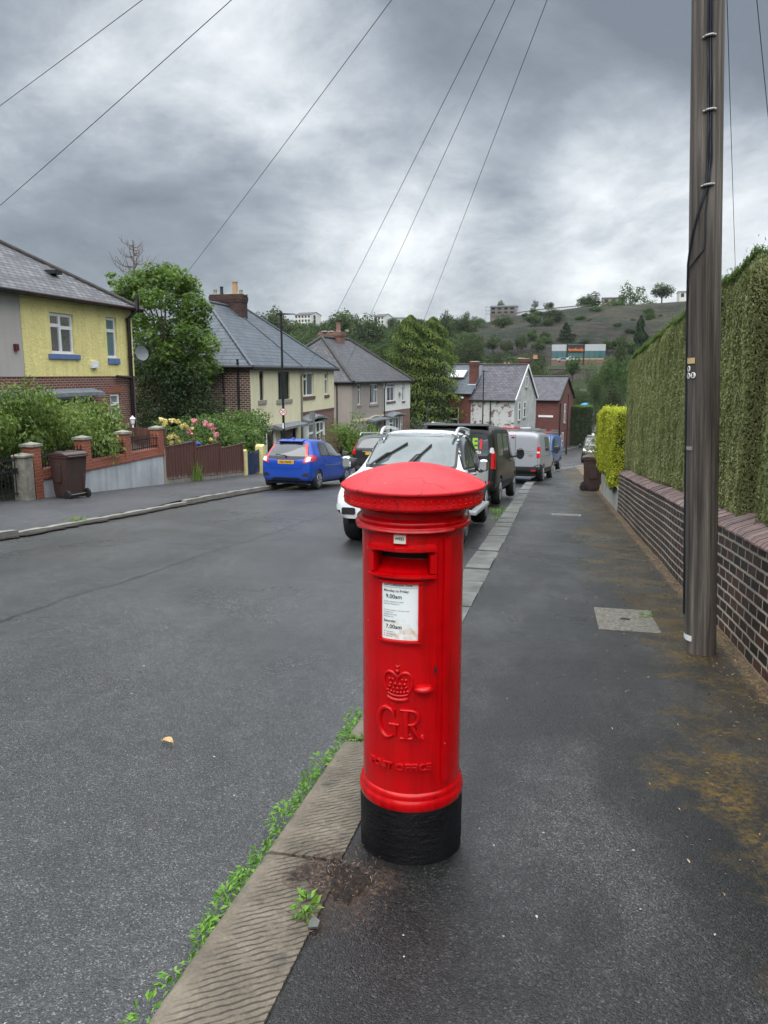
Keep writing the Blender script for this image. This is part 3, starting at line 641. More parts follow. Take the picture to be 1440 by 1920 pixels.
# gutter dirt and channel along the left kerb: soil line
dirt = []
def ribbon(name, xf, ys, w, zf, mat, kind):
    V = []; Q = []
    for i, y in enumerate(ys):
        x = xf(y); ww = w*random.uniform(.35, 1.3)
        V += [(x, y, zf(y)), (x+ww, y, zf(y)+.004)]
    Q = [(2*i, 2*i+1, 2*i+3, 2*i+2) for i in range(len(ys)-1)]
    o = link(name, np_mesh(name, np.array(V), np.array(Q), mat)); o['kind'] = kind
ribbon('gutter_soil', lambda y: KL(y)+.005, list(np.arange(8, 40, .12)), .12, lambda y: f(y)-.082, MT['soil'], 'stuff')
ribbon('gutter_soil', lambda y: -1.002, list(np.arange(.6, 20, .06)), -.045, lambda y: f(y)-.079, MT['soil'], 'stuff')
# soil pocket beside the post box
th = np.linspace(0, 2*np.pi, 48, endpoint=False); V = [(-.66, 2.36, f(2.36)+.016)]; Q = []
for k, rr in enumerate((.45, .8, 1.0)):
    for t in th:
        w = rr*(1+.16*math.sin(3*t+1)+.1*math.sin(7*t)+.08*math.sin(13*t+2)+.06*math.sin(21*t))
        x = -.66+w*.09*math.cos(t)-.03*math.sin(t); y = 2.36+w*.13*math.sin(t)
        V.append((x, y, f(y)+(.013, .008, -.012)[k]+.004*math.sin(9*t+k)))
T = [(0, 1+i, 1+(i+1) % 48) for i in range(48)]
mb = MB(); mb.add(V, T+[(1+48*k+i, 1+48*(k+1)+i, 1+48*(k+1)+(i+1) % 48, 1+48*k+(i+1) % 48) for k in range(2) for i in range(48)])
tag(mb.build('soil_patch', MT['soil'], smooth=60), kind='stuff')
# straw, leaf scraps on it and litter along the wall foot
n = 900; t = RNG.uniform(0, 2*np.pi, n); rr = np.sqrt(RNG.random(n)); rr = rr*1.25; px = -.70+.17*rr*np.cos(t)-.04*rr*np.sin(t); py = 2.32+.25*rr*np.sin(t)
pos = np.stack([px, py, -S*py+np.where(rr > .5, .006, .016)+RNG.random(n)*.008], 1)
k = RNG.random(n)**2*.5; hot = np.hypot(px+.67, py-2.36) < .12; k[hot] += .45
me = leaf_mesh('dry_litter', pos, RNG.uniform(.005, .02, n), MT['straw'], nrm=np.tile([0, 0, 1.0], (n, 1)), aspect=.14, jit=.5, bend=.02, rnd=np.clip(k, 0, 1))
tag(link('dry_litter', me), kind='stuff')
n = 2600; py = RNG.uniform(2.5, 17.4, n)**1.0; px = WALLX-.02-np.abs(RNG.exponential(.11, n))
w2 = RNG.random(n) < .25; px[w2] = RNG.uniform(.35, 1.38, w2.sum())
ok = px > -.6; pos = np.stack([px, py, -S*py+.004], 1)[ok]; n = len(pos)
me = leaf_mesh('leaf_litter', pos, RNG.uniform(.008, .026, n), MT['straw'], nrm=np.tile([0, 0, 1.0], (n, 1)), aspect=.35, jit=.25, rnd=RNG.random(n)**.8)
tag(link('leaf_litter', me), kind='stuff')
# grit: pale chips lying on road and pavement
n = 420; py = RNG.uniform(1.1, 9, n); px = RNG.uniform(-6, 1.3, n); onr = px < -1.05
pos = np.stack([px, py, -S*py+.003-np.where(onr, ROADDROP-.02, 0)+np.where(onr, [camber(a, b) for a, b in zip(px, py)], 0)*1.0-np.where(onr, .02-.004, 0)], 1)
pos = pos[(px < -1.05) | (px > -.62)]
me = leaf_mesh('grit', pos, RNG.uniform(.005, .013, len(pos)), plain('pale_grit', (.34, .32, .29), .8, .3), nrm=np.tile([0, 0, 1.0], (len(pos), 1)), aspect=.8, jit=.3)
tag(link('grit', me), kind='stuff')

# --- weeds along the near kerb
def weed_clump(c, n, r, h, size, rosette=False):
    P = []; D = []; N_ = []
    for i in range(n):
        a = random.uniform(0, 2*math.pi); q = r*math.sqrt(random.random())
        if rosette: q = r*random.uniform(.3, 1)
        P.append((c[0]+q*math.cos(a)*.6, c[1]+q*math.sin(a), c[2]+h*random.random()*(1-q/r*.5))); D.append((math.cos(a), math.sin(a), .5*random.random())); N_.append((-.3*math.cos(a), -.3*math.sin(a), 1))
    return np.array(P), np.array(D), np.array(N_)
def many(lst, name, size, mat, aspect=.5):
    P = np.concatenate([a for a, _, _ in lst]); D = np.concatenate([b for _, b, _ in lst]); N_ = np.concatenate([c for _, _, c in lst])
    n = len(P); rng = RNG
    nrm = unit(N_+rng.normal(size=(n, 3))*.35); d = unit(D+rng.normal(size=(n, 3))*.35); d = unit(d-nrm*(d*nrm).sum(1, keepdims=True)); s = np.cross(nrm, d)
    sz = (size*rng.uniform(.4, 1.35, n))[:, None]; aspect = aspect*rng.uniform(.3, 1.35, n)[:, None]
    V = np.stack([P, P+d*sz*.55+s*sz*aspect*.5+nrm*sz*.06, P+d*sz-nrm*sz*.2, P+d*sz*.55-s*sz*aspect*.5+nrm*sz*.06], 1).reshape(-1, 3)
    return np_mesh(name, V, np.arange(n*4).reshape(-1, 4), mat, rnd=rng.random(n))
cl = []
for y in list(np.arange(1.78, 2.34, .045))+list(np.arange(2.34, 2.62, .03))+list(np.arange(2.65, 3.3, .06))+list(np.arange(3.35, 4.1, .05)):
    if random.random() < .9:
        q = random.random()**1.5; cl.append(weed_clump((-1.025-.03*q+random.uniform(-.015, .01), y, f(y)-.07), int(10+60*q), .02+.045*q, .02+.08*q, .03))
for y in (3.6, 3.58, 3.61):
    for x in np.arange(-.98, -.68, .035): cl.append(weed_clump((x, y, f(y)+.004), 7, .02, .02, .02))
tag(link('kerb_weeds', many(cl, 'kerb_weeds', .032, MT['weed'], .34)), kind='stuff')
def weed(name, c, n, r, h, size, label, rosette=True, aspect=.5, mat='weed', cat='weed'):
    o = link(name, many([weed_clump((0, 0, 0), n, r, h, size, rosette)], name, size, MT[mat], aspect)); o.location = c
    return tag(o, label, cat)
y = 2.15; weed('weed', (-.74, y, f(y)+.02), 60, .055, .035, .034, 'small green weed rosette growing in the soil pocket beside the post box')
y = 1.66; weed('weed', (-1.045, y, f(y)-.07), 55, .075, .05, .03, 'low small-leaved weed sprawling against the nearest kerbstone at the road edge')
y = 1.36; weed('weed', (-1.06, y, f(y)-.07), 26, .05, .08, .055, 'drooping weed with long leaves at the bottom edge of the picture beside the kerb', aspect=.35)
y = 8.1; weed('weed', (.86, y-1.1, f(y-1.1)+.002), 36, .06, .04, .05, 'tiny yellowish weed at the corner of the concrete cover in the pavement', aspect=.25)
def tuft(c, n, r, h, label, lean=.5, mat='weed', w=.012):
    P = []; Q = []; K = []
    for i in range(n):
        a = random.uniform(0, 2*math.pi); q = r*math.sqrt(random.random()); x, y = q*math.cos(a), q*math.sin(a)
        hh = h*random.uniform(.5, 1.1); l = lean*hh*random.uniform(.1, 1); b = random.uniform(0, 2*math.pi); dx, dy = math.cos(b), math.sin(b); nx, ny = -dy*w/2, dx*w/2
        k = len(P); P += [(x-nx, y-ny, 0), (x+nx, y+ny, 0), (x+nx*.8+dx*l*.35, y+ny*.8+dy*l*.35, hh*.6), (x-nx*.8+dx*l*.35, y-ny*.8+dy*l*.35, hh*.6), (x+dx*l, y+dy*l, hh), (x+dx*l+.002, y+dy*l, hh)]
        Q += [(k, k+1, k+2, k+3), (k+3, k+2, k+5, k+4)]; rr = random.random(); K += [rr, min(1, rr+.2)]
    o = link('grass_tuft', np_mesh('grass_tuft', np.array(P), np.array(Q), MT[mat], rnd=np.array(K))); o.location = c
    return tag(o, label, 'grass tuft')
for i, (x, y, n, r, h) in enumerate(((-1.03, 15.4, 46, .16, .09), (-1.04, 16.9, 100, .3, .14))):
    tuft((x, y, f(y)-.07), n, r, h, ('short grass tuft sprouting from the kerb joint nearer than the black van', 'taller grass tuft in the gutter right behind the black van')[i], .9)
p = gnd(140, 972); tuft((p[0], p[1], p[2]-.06), 90, .2, .09, 'flat grass tuft in the gutter of the dropped kerb opposite', 1.0)
p = gnd(345, 898); tuft((-11.38, 23.0, f(23.0)), 60, .22, .75, 'tall grasses growing up the bleached foot of the brown fence', .6, w=.014)
# fallen leaf on the road
mb = MB(); P = []
for i in range(9):
    t = i/8; w = .019*math.sin(math.pi*min(1, t*1.05+.02))**.8; z = .012*math.sin(t*3)+.004
    P += [(t*.085-.042, -w, z+.012*(1 if i % 2 else .8)), (t*.085-.042, 0, z), (t*.085-.042, w, z+.016)]
mb.add(P, [(3*i+j, 3*i+3+j, 3*i+4+j, 3*i+1+j) for i in range(8) for j in range(2)])
mb.tube([(-.042, 0, .006), (-.066, .006, .002)], .0012, 5)
p = gnd(315, 1385, -.05); o = mb.build('fallen_leaf', plain('dry_tan_leaf', (.5, .33, .15), .7, .25, 60), smooth=60)
o.location = (p[0], p[1], f(p[1])-ROADDROP+camber(p[0], p[1])-.016); o.rotation_euler = (0, 0, R(-22)); tag(o, 'single dry tan leaf lying on the wet road', 'leaf')
# flat stone chip in the soil pocket
mb = MB(); mb.prism([(-.02, -.012), (.012, -.018), (.022, .004), (.004, .026), (-.012, .012)], 'xy', 0, .012)
y = 2.08; o = mb.build('stone_chip', MT['kerbfar'], bevel=.002); o.location = (-.69, y, f(y)+.012); o.rotation_euler = (R(12), R(-8), .4); tag(o, 'flat grey stone chip lying in the soil pocket by the weed', 'stone')
# concrete inspection cover, metal grating cover
A = gnd(1108, 1140); B = gnd(1222, 1142); C_ = gnd(1238, 1188); D = gnd(1125, 1184)
cx = (A+B+C_+D)/4; mb = MB(); mb.box(-.25, .25, -.43, .43, -.05, .006)
r = empty('inspection_cover', (cx[0], cx[1], f(cx[1])), 0, 'square worn concrete inspection cover set in the pavement near the pole', 'cover', rx=-math.atan(S))
mb.build('slab', MT['conc'], r, bevel=.004); mb = MB(); mb.lathe([(.0, .0068), (.035, .0068), (.04, .009), (.045, .0068)], 20, cap=False); mb.box(-.03, .03, -.006, .006, .007, .0095); mb.build('lifting_eye', MT['iron'], r)
mb = MB(); r = empty('drain_cover', (.3, 16.4, f(16.4)), 0, 'pale ribbed metal cover set flush in the pavement farther down', 'cover', rx=-math.atan(S))
mb.box(-.3, .3, -.2, .2, -.03, .005); mb.build('frame', MT['galv'], r); mb = MB()
for i in range(11): mb.box(-.27+i*.049, -.24+i*.049, -.16, .16, .005, .011)
mb.build('ribs', MT['conc'], r)
# ---------------------------------------------------------------- the post box
BX, BY = -.491, 2.701
PB = empty('post_box', (BX, BY, f(BY)), R(-1.5), 'red cast iron pillar post box with GR cypher and black base on the pavement', 'post box')
RB = .184
def cyl(u, z, d=0.0, r=RB):                 # point on the drum: arc length u round from the front, height z, depth d proud
    a = u/r; return ((r+d)*math.sin(a), -(r+d)*math.cos(a), z)
def wrap(vs, fs, mb, cu, cz, d0=0.0, m=0, r=RB):
    mb.add([cyl(x+cu, y+cz, z+d0, r) for x, y, z in vs], fs, m)
def cstrip(mb, poly, d0, d1, m=0, r=RB):    # closed outline on the drum raised from d0 to d1 (outline given as (u,z))
    n = len(poly); vs = [cyl(u, z, d0, r) for u, z in poly]+[cyl(u, z, d1, r) for u, z in poly]
    mb.add(vs, [tuple(range(n, 2*n)), tuple(range(n-1, -1, -1))]+[(i, (i+1) % n, (i+1) % n+n, i+n) for i in range(n)], m)
def crect(mb, u0, u1, z0, z1, d0, d1, m=0, r=RB, seg=8, chamf=0.0):
    k = max(1, seg); us = [u0+(u1-u0)*i/k for i in range(k+1)]
    vs = []; fs = []
    for u in us: vs += [cyl(u, z0, d0, r), cyl(u, z0+chamf, d1, r), cyl(u, z1-chamf, d1, r), cyl(u, z1, d0, r)]
    for i in range(k):
        for j in range(3): fs.append((4*i+j, 4*i+4+j, 4*i+5+j, 4*i+1+j))
        fs.append((4*i+3, 4*i+7, 4*i+4, 4*i))
    fs += [(0, 1, 2, 3), (4*k+3, 4*k+2, 4*k+1, 4*k)]
    mb.add(vs, fs, m)
# drum with the posting slot cut through the front
mb = MB(); N = 96; zs = [.262, .30, 1.105, 1.118, 1.152, 1.19, 1.275]
SLOT = .092
us = [2*math.pi*j/N for j in range(N)]
vs = [(RB*math.sin(t), -RB*math.cos(t), z) for z in zs for t in us]; fs = []
for i in range(len(zs)-1):
    for j in range(N):
        mid = (j+.5)/N*2*math.pi; mid = mid-2*math.pi if mid > math.pi else mid
        if abs(mid*RB) < SLOT and 3 <= i <= 4: continue
        fs.append((i*N+j, i*N+(j+1) % N, (i+1)*N+(j+1) % N, (i+1)*N+j))
mb.add(vs, fs)
mb.build('body', MT['red'], PB, smooth=40)
# plinth ring
mb = MB(); mb.lathe([(.183, .296), (.187, .293), (.1915, .287), (.193, .279), (.1915, .272), (.1925, .268), (.1975, .263), (.199, .252), (.198, .238), (.1955, .229)], 96, cap=False); mb.build('plinth_ring', MT['red'], PB, smooth=60)
mb = MB(); pr = [(.1945, .228), (.1965, .2), (.195, .12), (.196, .05), (.194, .0), (.194, -.08)]
mb.lathe(pr, 96, cap=False)
b0 = mb.build('base', MT['pbblack'], PB, smooth=40)
mb = MB()
for txt, z in (('CARRON', .188), ('COMPANY', .155)):
    pass
# cap: dome, fascia with dentils, soffit and neck mouldings
mb = MB()
dome = [(0.0, 1.482)]+[(.2575*q, 1.482-.066*q**1.75-.008*q**10) for q in np.linspace(.06, .985, 20)]
dome += [(.2575, 1.4085), (.2598, 1.4065), (.2603, 1.402), (.2592, 1.398), (.254, 1.394), (.2505, 1.391), (.2485, 1.387), (.2475, 1.358), (.2495, 1.353), (.249, 1.346), (.243, 1.341), (.215, 1.337), (.2, 1.332), (.192, 1.32), (.1885, 1.30), (.1885, 1.292)]
mb.lathe(dome, 128, cap=False); cap = mb.build('cap', MT['red'], PB, smooth=50)
mb = MB()
for j in range(56):
    a = 2*math.pi*j/56; ca, sa = math.cos(a), math.sin(a)
    for (z, rr, sq) in ((1.3605, .0042, (.9, 1.1, .8)), (1.373, .0032, (.6, .8, 2.6))):
        mb.ball((.2478*ca, .2478*sa, z), rr, 0, 8, 5, (sq[1], sq[1], sq[2]))
mb.build('dentil_band', MT['red'], cap, smooth=70)
mb = MB(); mb.lathe([(.1885, 1.306), (.193, 1.302), (.2, 1.297), (.2035, 1.291), (.2025, 1.285), (.2, 1.282), (.2065, 1.279), (.209, 1.273), (.208, 1.267), (.199, 1.263), (.186, 1.26)], 96, cap=False); mb.build('collar', MT['red'], PB, smooth=60)
# door-side collar: deeper hood over the front
mb = MB()
us = np.linspace(-.185, .175, 30); sec = [(.018, 1.279), (.0275, 1.272), (.03, 1.266), (.024, 1.259), (.004, 1.253), (-.004, 1.255)]
vs = [cyl(u, z, d) for u in us for d, z in sec]; k = len(sec)
mb.add(vs, [(i*k+j, (i+1)*k+j, (i+1)*k+j+1, i*k+j+1) for i in range(len(us)-1) for j in range(k-1)]+[tuple(range(k)), tuple(range(len(vs)-1, len(vs)-1-k, -1))]); mb.build('drip_moulding', MT['red'], PB, smooth=50)
# slot hood: frame round the aperture, inner chute
mb = MB()
hood = [(-.118, .0), (-.108, .017), (.108, .017), (.118, .0)]
crect(mb, -.113, .113, 1.192, 1.22, 0, .030, seg=16, chamf=.008)
crect(mb, -.113, -.092, 1.118, 1.190, 0, .025, seg=3, chamf=.004)
crect(mb, .092, .113, 1.118, 1.190, 0, .025, seg=3, chamf=.004)
crect(mb, -.113, .113, 1.1, 1.121, 0, .028, seg=16, chamf=.006)
crect(mb, -.117, .117, 1.0965, 1.102, 0, .012, seg=16, chamf=.005)
mb.build('aperture_frame', MT['red'], PB, smooth=45)
mb = MB(); us = np.linspace(-.0935, .0935, 14); sec = [(.012, 1.121), (-.03, 1.134), (-.055, 1.15), (-.058, 1.159)]
k = len(sec); vs = [(cyl(u, z, 0)[0], cyl(u, z, 0)[1]-d, z) for u in us for d, z in sec]
for s in (-1, 1): x, y, _ = cyl(s*.0935, 1, .0); mb.quad((x, y-.012, 1.12), (x, y+.06, 1.12), (x, y+.06, 1.2), (x, y-.012, 1.2))
mb.add(vs, [(i*k+j, (i+1)*k+j, (i+1)*k+j+1, i*k+j+1) for i in range(len(us)-1) for j in range(k-1)]); mb.build('chute', MT['red'], PB, smooth=40)
mb = MB(); vs = [(cyl(u, z, 0)[0], cyl(u, z, 0)[1]-d, z) for u in us for d, z in ((-.0575, 1.158), (-.058, 1.215))]; mb.add(vs, [(2*i, 2*i+2, 2*i+3, 2*i+1) for i in range(len(us)-1)]); mb.build('slot_shade', MT['void'], PB)  # black strip standing in for the shadow at the top of the chute
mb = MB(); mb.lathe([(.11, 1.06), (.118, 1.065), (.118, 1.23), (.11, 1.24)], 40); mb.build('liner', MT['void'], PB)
# day tab
mb = MB(); crect(mb, -.0295, .0215, 1.222, 1.262, 0, .012, seg=6, chamf=.001); mb.build('tab_holder', MT['red'], PB)
mb = MB(); crect(mb, -.0235, .0155, 1.2245, 1.259, .006, .0135, seg=6, chamf=.0005); tb = mb.build('day_tab', MT['tab'], PB)
mb = MB(); vs, fs = text_geo('WED', .0135, .0003, offset=.0004); wrap(vs, fs, mb, -.0045, 1.242, .0142); mb.build('lettering', MT['ink'], tb)
# collection plate in its raised frame
ZC0, ZC1, UC0, UC1 = .88, 1.082, -.071, .058
mb = MB()
crect(mb, UC0-.014, UC1+.013, 1.08, 1.096, 0, .017, seg=10, chamf=.004); crect(mb, UC0-.012, UC1+.012, ZC0-.014, ZC0+.001, 0, .015, seg=10, chamf=.004)
crect(mb, UC1-.001, UC1+.011, ZC0, ZC1, 0, .014, seg=3, chamf=.001); crect(mb, UC0-.011, UC0+.001, ZC0, ZC1, 0, .013, seg=3, chamf=.001)
mb.build('plate_frame', MT['red'], PB, smooth=40)
mb = MB(); crect(mb, UC0, UC1, ZC0, ZC1, 0, .006, seg=10); pl = mb.build('collection_plate', MT['enamel'], PB)
mb = MB(); mg = MB()
def pline(txt, size, u, z, dst, off=0.0):
    vs, fs = text_geo(txt, size, .0002, align='LEFT', offset=off); wrap(vs, fs, dst, u, z, .0066)
u0 = UC0+.0085
pline('Last Collection Time', .0118, u0, 1.0735, mb, .0001); pline('Monday to Friday', .0124, u0, 1.0515, mb, .00015); pline('9.00am', .02, u0+.007, 1.0285, mb, .0003)
for i, t in enumerate(('A later collection is made', 'from the Postbox at', '')):
    if t: pline(t, .0068, u0, 1.0145-i*.008, mg)
for i, t in enumerate(('The latest collection in the area is made', 'at 7.30pm from', 'Sheffield Mail Centre', 'Brightside Lane')):
    pline(t, .0056, u0, .984-i*.0078, mg)
pline('Saturday', .0124, u0, .9425, mb, .00015); pline('7.00am', .02, u0+.007, .9195, mb, .0003)
for i in range(3): crect(mg, u0, u0+.0035, .9055-i*.0082, .909-i*.0082, .006, .0066, seg=1)
for i, t in enumerate(('Lost letters', 'Information', 'Royal Mail')): pline(t, .0056, u0+.009, .9055-i*.0082, mg)
crect(mb, u0, UC1-.004, 1.0675, 1.0682, .006, .0066, seg=6)
mb.build('lettering', MT['ink'], pl); mg.build('small_print', MT['ink_grey'], pl)
# royal cypher: crown, G and R, POST OFFICE
def rail(mb, pts, r, cu, cz, n=8, sq=1.0, m=0):
    mb.tube([cyl(u+cu, z+cz, .0) for u, z in pts], r, n, m)
def arc(cx, cz, rx, rz, a0, a1, n=14): return [(cx+rx*math.cos(R(a0+(a1-a0)*i/n)), cz+rz*math.sin(R(a0+(a1-a0)*i/n))) for i in range(n+1)]
def catm(p, k=5):
    q = [p[0]]+p+[p[-1]]; o = []
    for i in range(len(p)-1):
        a, b, c, d = q[i:i+4]
        for j in range(k):
            t = j/k; o.append(tuple(.5*(2*b[m]+(c[m]-a[m])*t+(2*a[m]-5*b[m]+4*c[m]-d[m])*t*t+(3*b[m]-a[m]-3*c[m]+d[m])*t**3) for m in (0, 1)))
    return o+[p[-1]]
mb = MB(); cu, cz = -.013, .735
rail(mb, arc(0, -.075, .043, .018, 205, 335), .0085, cu, cz+.012); rail(mb, arc(0, -.068, .045, .018, 205, 335), .006, cu, cz+.021)
for s in (-1, 1):
    rail(mb, catm([(s*.038, -.055), (s*.049, -.03), (s*.053, -.008), (s*.045, .014), (s*.03, .023), (s*.013, .017), (0, .002)]), .0068, cu, cz)
rail(mb, [(0, .004), (0, -.05)], .004, cu, cz)
for t in np.linspace(-1, 1, 7): mb.ball(cyl(cu+t*.036, cz-.052+.006*t*t, .002), .0062, 0, 8, 5)
for t in np.linspace(-1, 1, 5): mb.ball(cyl(cu+t*.03, cz-.037+.005*t*t, .001), .0068 if abs(t) in (0, 1) else .0055, 0, 8, 5)
for t in np.linspace(-1, 1, 4): mb.ball(cyl(cu+t*.026, cz-.02, .002), .007, 0, 8, 5)
for t in (-.017, .017, -.03, .03): mb.ball(cyl(cu+t, cz-.004, .001), .006, 0, 8, 5)
mb.ball(cyl(cu, cz+.028, .002), .0085, 0, 10, 6); mb.ball(cyl(cu, cz+.043, .002), .0062, 0, 10, 6); rail(mb, [(-.009, .047), (.009, .047)], .003, cu, cz); rail(mb, [(0, .04), (0, .058)], .003, cu, cz)
mb.build('crown_emblem', MT['red'], PB, smooth=60)
def flat(mb, poly, cu, cz, d=.0085, sub=3):
    cstrip(mb, [(u+cu, z+cz) for u, z in poly], -.002, d)
def fatline(pts, ws):                       # outline of a stroke of varying width
    L = []; Rr = []
    for i, p in enumerate(pts):
        a = pts[max(i-1, 0)]; b = pts[min(i+1, len(pts)-1)]; dx, dz = b[0]-a[0], b[1]-a[1]; l = math.hypot(dx, dz) or 1
        w = ws[i] if isinstance(ws, (list, tuple)) else ws; L.append((p[0]-dz/l*w/2, p[1]+dx/l*w/2)); Rr.append((p[0]+dz/l*w/2, p[1]-dx/l*w/2))
    return L, Rr
def stroke(mb, pts, ws, cu, cz, d=.011):
    ws = [x*1.3 for x in ws] if isinstance(ws, (list, tuple)) else ws*1.3
    L, Rr = fatline(pts, ws); k = len(pts); vs = []
    for (a, b) in zip(L, Rr):
        m_ = ((a[0]+b[0])/2, (a[1]+b[1])/2); q = lambda p, t: (m_[0]+(p[0]-m_[0])*t, m_[1]+(p[1]-m_[1])*t)
        for p, dd in ((a, -.001), (q(a, .8), d*.75), (q(a, .4), d), (q(b, .4), d), (q(b, .8), d*.75), (b, -.001)): vs.append(cyl(p[0]+cu, p[1]+cz, dd))
    fs = [(6*i+j, 6*i+6+j, 6*i+7+j, 6*i+1+j) for i in range(k-1) for j in range(5)]+[tuple(range(6)), tuple(range(6*k-1, 6*k-7, -1))]
    mb.add(vs, fs)
cz = .566
mb = MB(); cu = -.052
g = arc(0, 0, .036, .056, 42, 318, 22); stroke(mb, g, [.006+.011*abs(math.sin((i/22)*math.pi))**1 for i in range(23)], cu, cz)
stroke(mb, [(.029, .052), (.03, .024)], [.006, .004], cu, cz); stroke(mb, [(.03, -.045), (.03, -.002)], .012, cu, cz); stroke(mb, [(.010, -.004), (.046, -.004)], .009, cu, cz)
mb.build('royal_initial', MT['red'], PB, smooth=55)
mb = MB(); cu = .03
stroke(mb, [(-.012, -.053), (-.012, .053)], .018, cu, cz); stroke(mb, [(-.032, .053), (.012, .053)], .008, cu, cz); stroke(mb, [(-.032, -.053), (.01, -.053)], .008, cu, cz)
stroke(mb, [(-.005, .052)]+arc(.006, .026, .025, .026, 88, -88, 12)+[(-.005, .0)], [.007]+[.007+.009*math.sin(i/12*math.pi) for i in range(13)]+[.007], cu, cz)
stroke(mb, [(.006, .0), (.018, -.024), (.03, -.046), (.044, -.053)], [.01, .014, .013, .006], cu, cz); stroke(mb, [(.028, -.053), (.05, -.053)], .007, cu, cz)
mb.build('royal_initial', MT['red'], PB, smooth=55)
mb = MB(); vs, fs = text_geo('POST OFFICE', .037, .0055, .0015, res=2, offset=.0005)
w = max(v[0] for v in vs)-min(v[0] for v in vs); k = .235/w
wrap([(x*k, y*1.0, z) for x, y, z in vs], fs, mb, -.008, .40, .0028); mb.build('post_office_lettering', MT['red'], PB)
# maker's lettering, too worn to read, as rough ridges in the black base is left to the paint; door edge, hinge strip, handle, keyhole
mb = MB(); crect(mb, .150, .176, .33, 1.236, 0, .010, seg=6, chamf=.0); crect(mb, .128, .131, .32, 1.236, -.002, .0025, seg=1)
mb.build('door_edge', MT['red'], PB, smooth=50)
mb = MB(); mb.M = Matrix.Translation(cyl(.079, .70, .002)) @ Matrix.Rotation(.079/RB, 4, 'Z')
mb.ball((0, 0, 0), .037, 0, 18, 10, (1.0, .85, .46))
mb.build('handle', MT['red'], PB, smooth=60)
mb = MB(); crect(mb, .119, .127, .755, .775, .0, .0022, seg=2); crect(mb, .121, .125, .745, .757, .0, .0022, seg=1); mb.build('keyhole', MT['void'], PB)
# ---------------------------------------------------------------- right-hand side: wall, hedges, pole, wires, bin
def snoise(a, b, seed, fa=1.0, fb=1.0, k=7):
    r = np.random.default_rng(seed); s = 0
    for i in range(k):
        w = 1.75**i*.6; t = r.uniform(0, 2*np.pi); p = r.uniform(0, 6.28)
        s = s+np.sin((a*fa*math.cos(t)+b*fb*math.sin(t))*w*2+p)/(1.25**i)
    return s/2.6
def uv_world(o, fn):
    me = o.data; n = len(me.loops); co_ = np.empty(len(me.vertices)*3, 'f'); me.vertices.foreach_get('co', co_); co_ = co_.reshape(-1, 3)
    lv = np.empty(n, 'i'); me.loops.foreach_get('vertex_index', lv); p = co_[lv]; old = np.empty(n*2, 'f'); me.uv_layers[0].data.foreach_get('uv', old); old = old.reshape(-1, 2)
    me.uv_layers[0].data.foreach_set('uv', fn(p, old).astype('f').ravel())
Y0, Y1 = .3, 17.5
W = empty('brick_wall', (WALLX, 9, f(9)), 0, 'low dark brick garden wall with pale mortar under the tall clipped hedge', 'wall'); ox, oy, oz = WALLX, 9, f(9)
mb = MB()
ys = list(np.linspace(Y0, Y1, 40))
def wx(y): return .006*math.sin(y*1.3)+.003*math.sin(y*3.1)
for a, b in zip(ys, ys[1:]):
    za, zb = f(a)-oz, f(b)-oz
    mb.quad((wx(a), a-oy, za-.3), (wx(b), b-oy, zb-.3), (wx(b), b-oy, zb+.855), (wx(a), a-oy, za+.855))
    mb.quad((.25, a-oy, za-.3), (.25, a-oy, za+.855), (.25, b-oy, zb+.855), (.25, b-oy, zb-.3))
    mb.quad((wx(a), a-oy, za+.855), (wx(b), b-oy, zb+.855), (.25, b-oy, zb+.855), (.25, a-oy, za+.855))
a, b = ys[0], ys[-1]
for y in (a, b): mb.quad((wx(y), y-oy, f(y)-oz-.3), (.25, y-oy, f(y)-oz-.3), (.25, y-oy, f(y)-oz+.855), (wx(y), y-oy, f(y)-oz+.855))
wl = mb.build('brickwork', MT['blackbrick'], W)
uv_world(wl, lambda p, old: np.stack([p[:, 1]-p[:, 0], p[:, 2]+S*p[:, 1]], 1))
mb = MB(); y = Y0
while y < Y1-.05:
    w = .071+random.uniform(-.004, .004); j = random.uniform(-.004, .004); zt = random.uniform(-.005, .005); za, zb = f(y)-oz, f(y+w)-oz; t = random.uniform(-.006, .006)
    xo = wx(y)-.028+j; Yb = y-oy
    pr = [(xo, .857+zt), (xo, .872+zt), (xo+.03, .90+zt), (.235, .985+zt), (.25, .975+zt), (.25, .857+zt)]
    n = len(pr); vs = [(u, Yb, z+za) for u, z in pr]+[(u, Yb+w+t, z+zb) for u, z in pr]
    mb.add(vs, [tuple(range(n)), tuple(range(2*n-1, n-1, -1))]+[(i, i+n, (i+1) % n+n, (i+1) % n) for i in range(n)], random.choice((0, 0, 0, 1, 1, 2)))
    y += w+.009
mb.build('coping', [MT['coping'], plain('brick_coping_pale', (.22, .15, .14), .75, .35, 4, .4), plain('brick_coping_dark', (.13, .095, .09), .75, .4, 4, .4)], W)
mb = MB(); mb.quad((-.004+.1, Y0-oy, f(Y0)-oz+.856), (.2, Y0-oy, f(Y0)-oz+.856), (.2, Y1-oy, f(Y1)-oz+.93), (.02, Y1-oy, f(Y1)-oz+.87))
# rendered continuation with a brick pier
mb = MB(); mb.box(WALLX+.01, WALLX+.24, Y1+.005, 24.0, -2.4, -.98); mb.box(WALLX-.01, WALLX+.26, Y1+.006, 24.0, -.98, -.94)
mb.M = None; o = mb.build('rendered_wall', MT['lowrender'], bevel=.01); tag(o, 'low pale rendered wall under the golden hedge, beyond the brick wall', 'wall')
mb = MB(); mb.box(WALLX+.1, WALLX+.46, 24.02, 24.42, -2.5, -1.05); mb.box(WALLX+.06, WALLX+.5, 23.98, 24.46, -1.048, -.98); o = mb.build('brick_pier', MT['redpier']); tag(o, 'short red brick gate pier behind the bin at the far end of the rendered wall', 'pier')

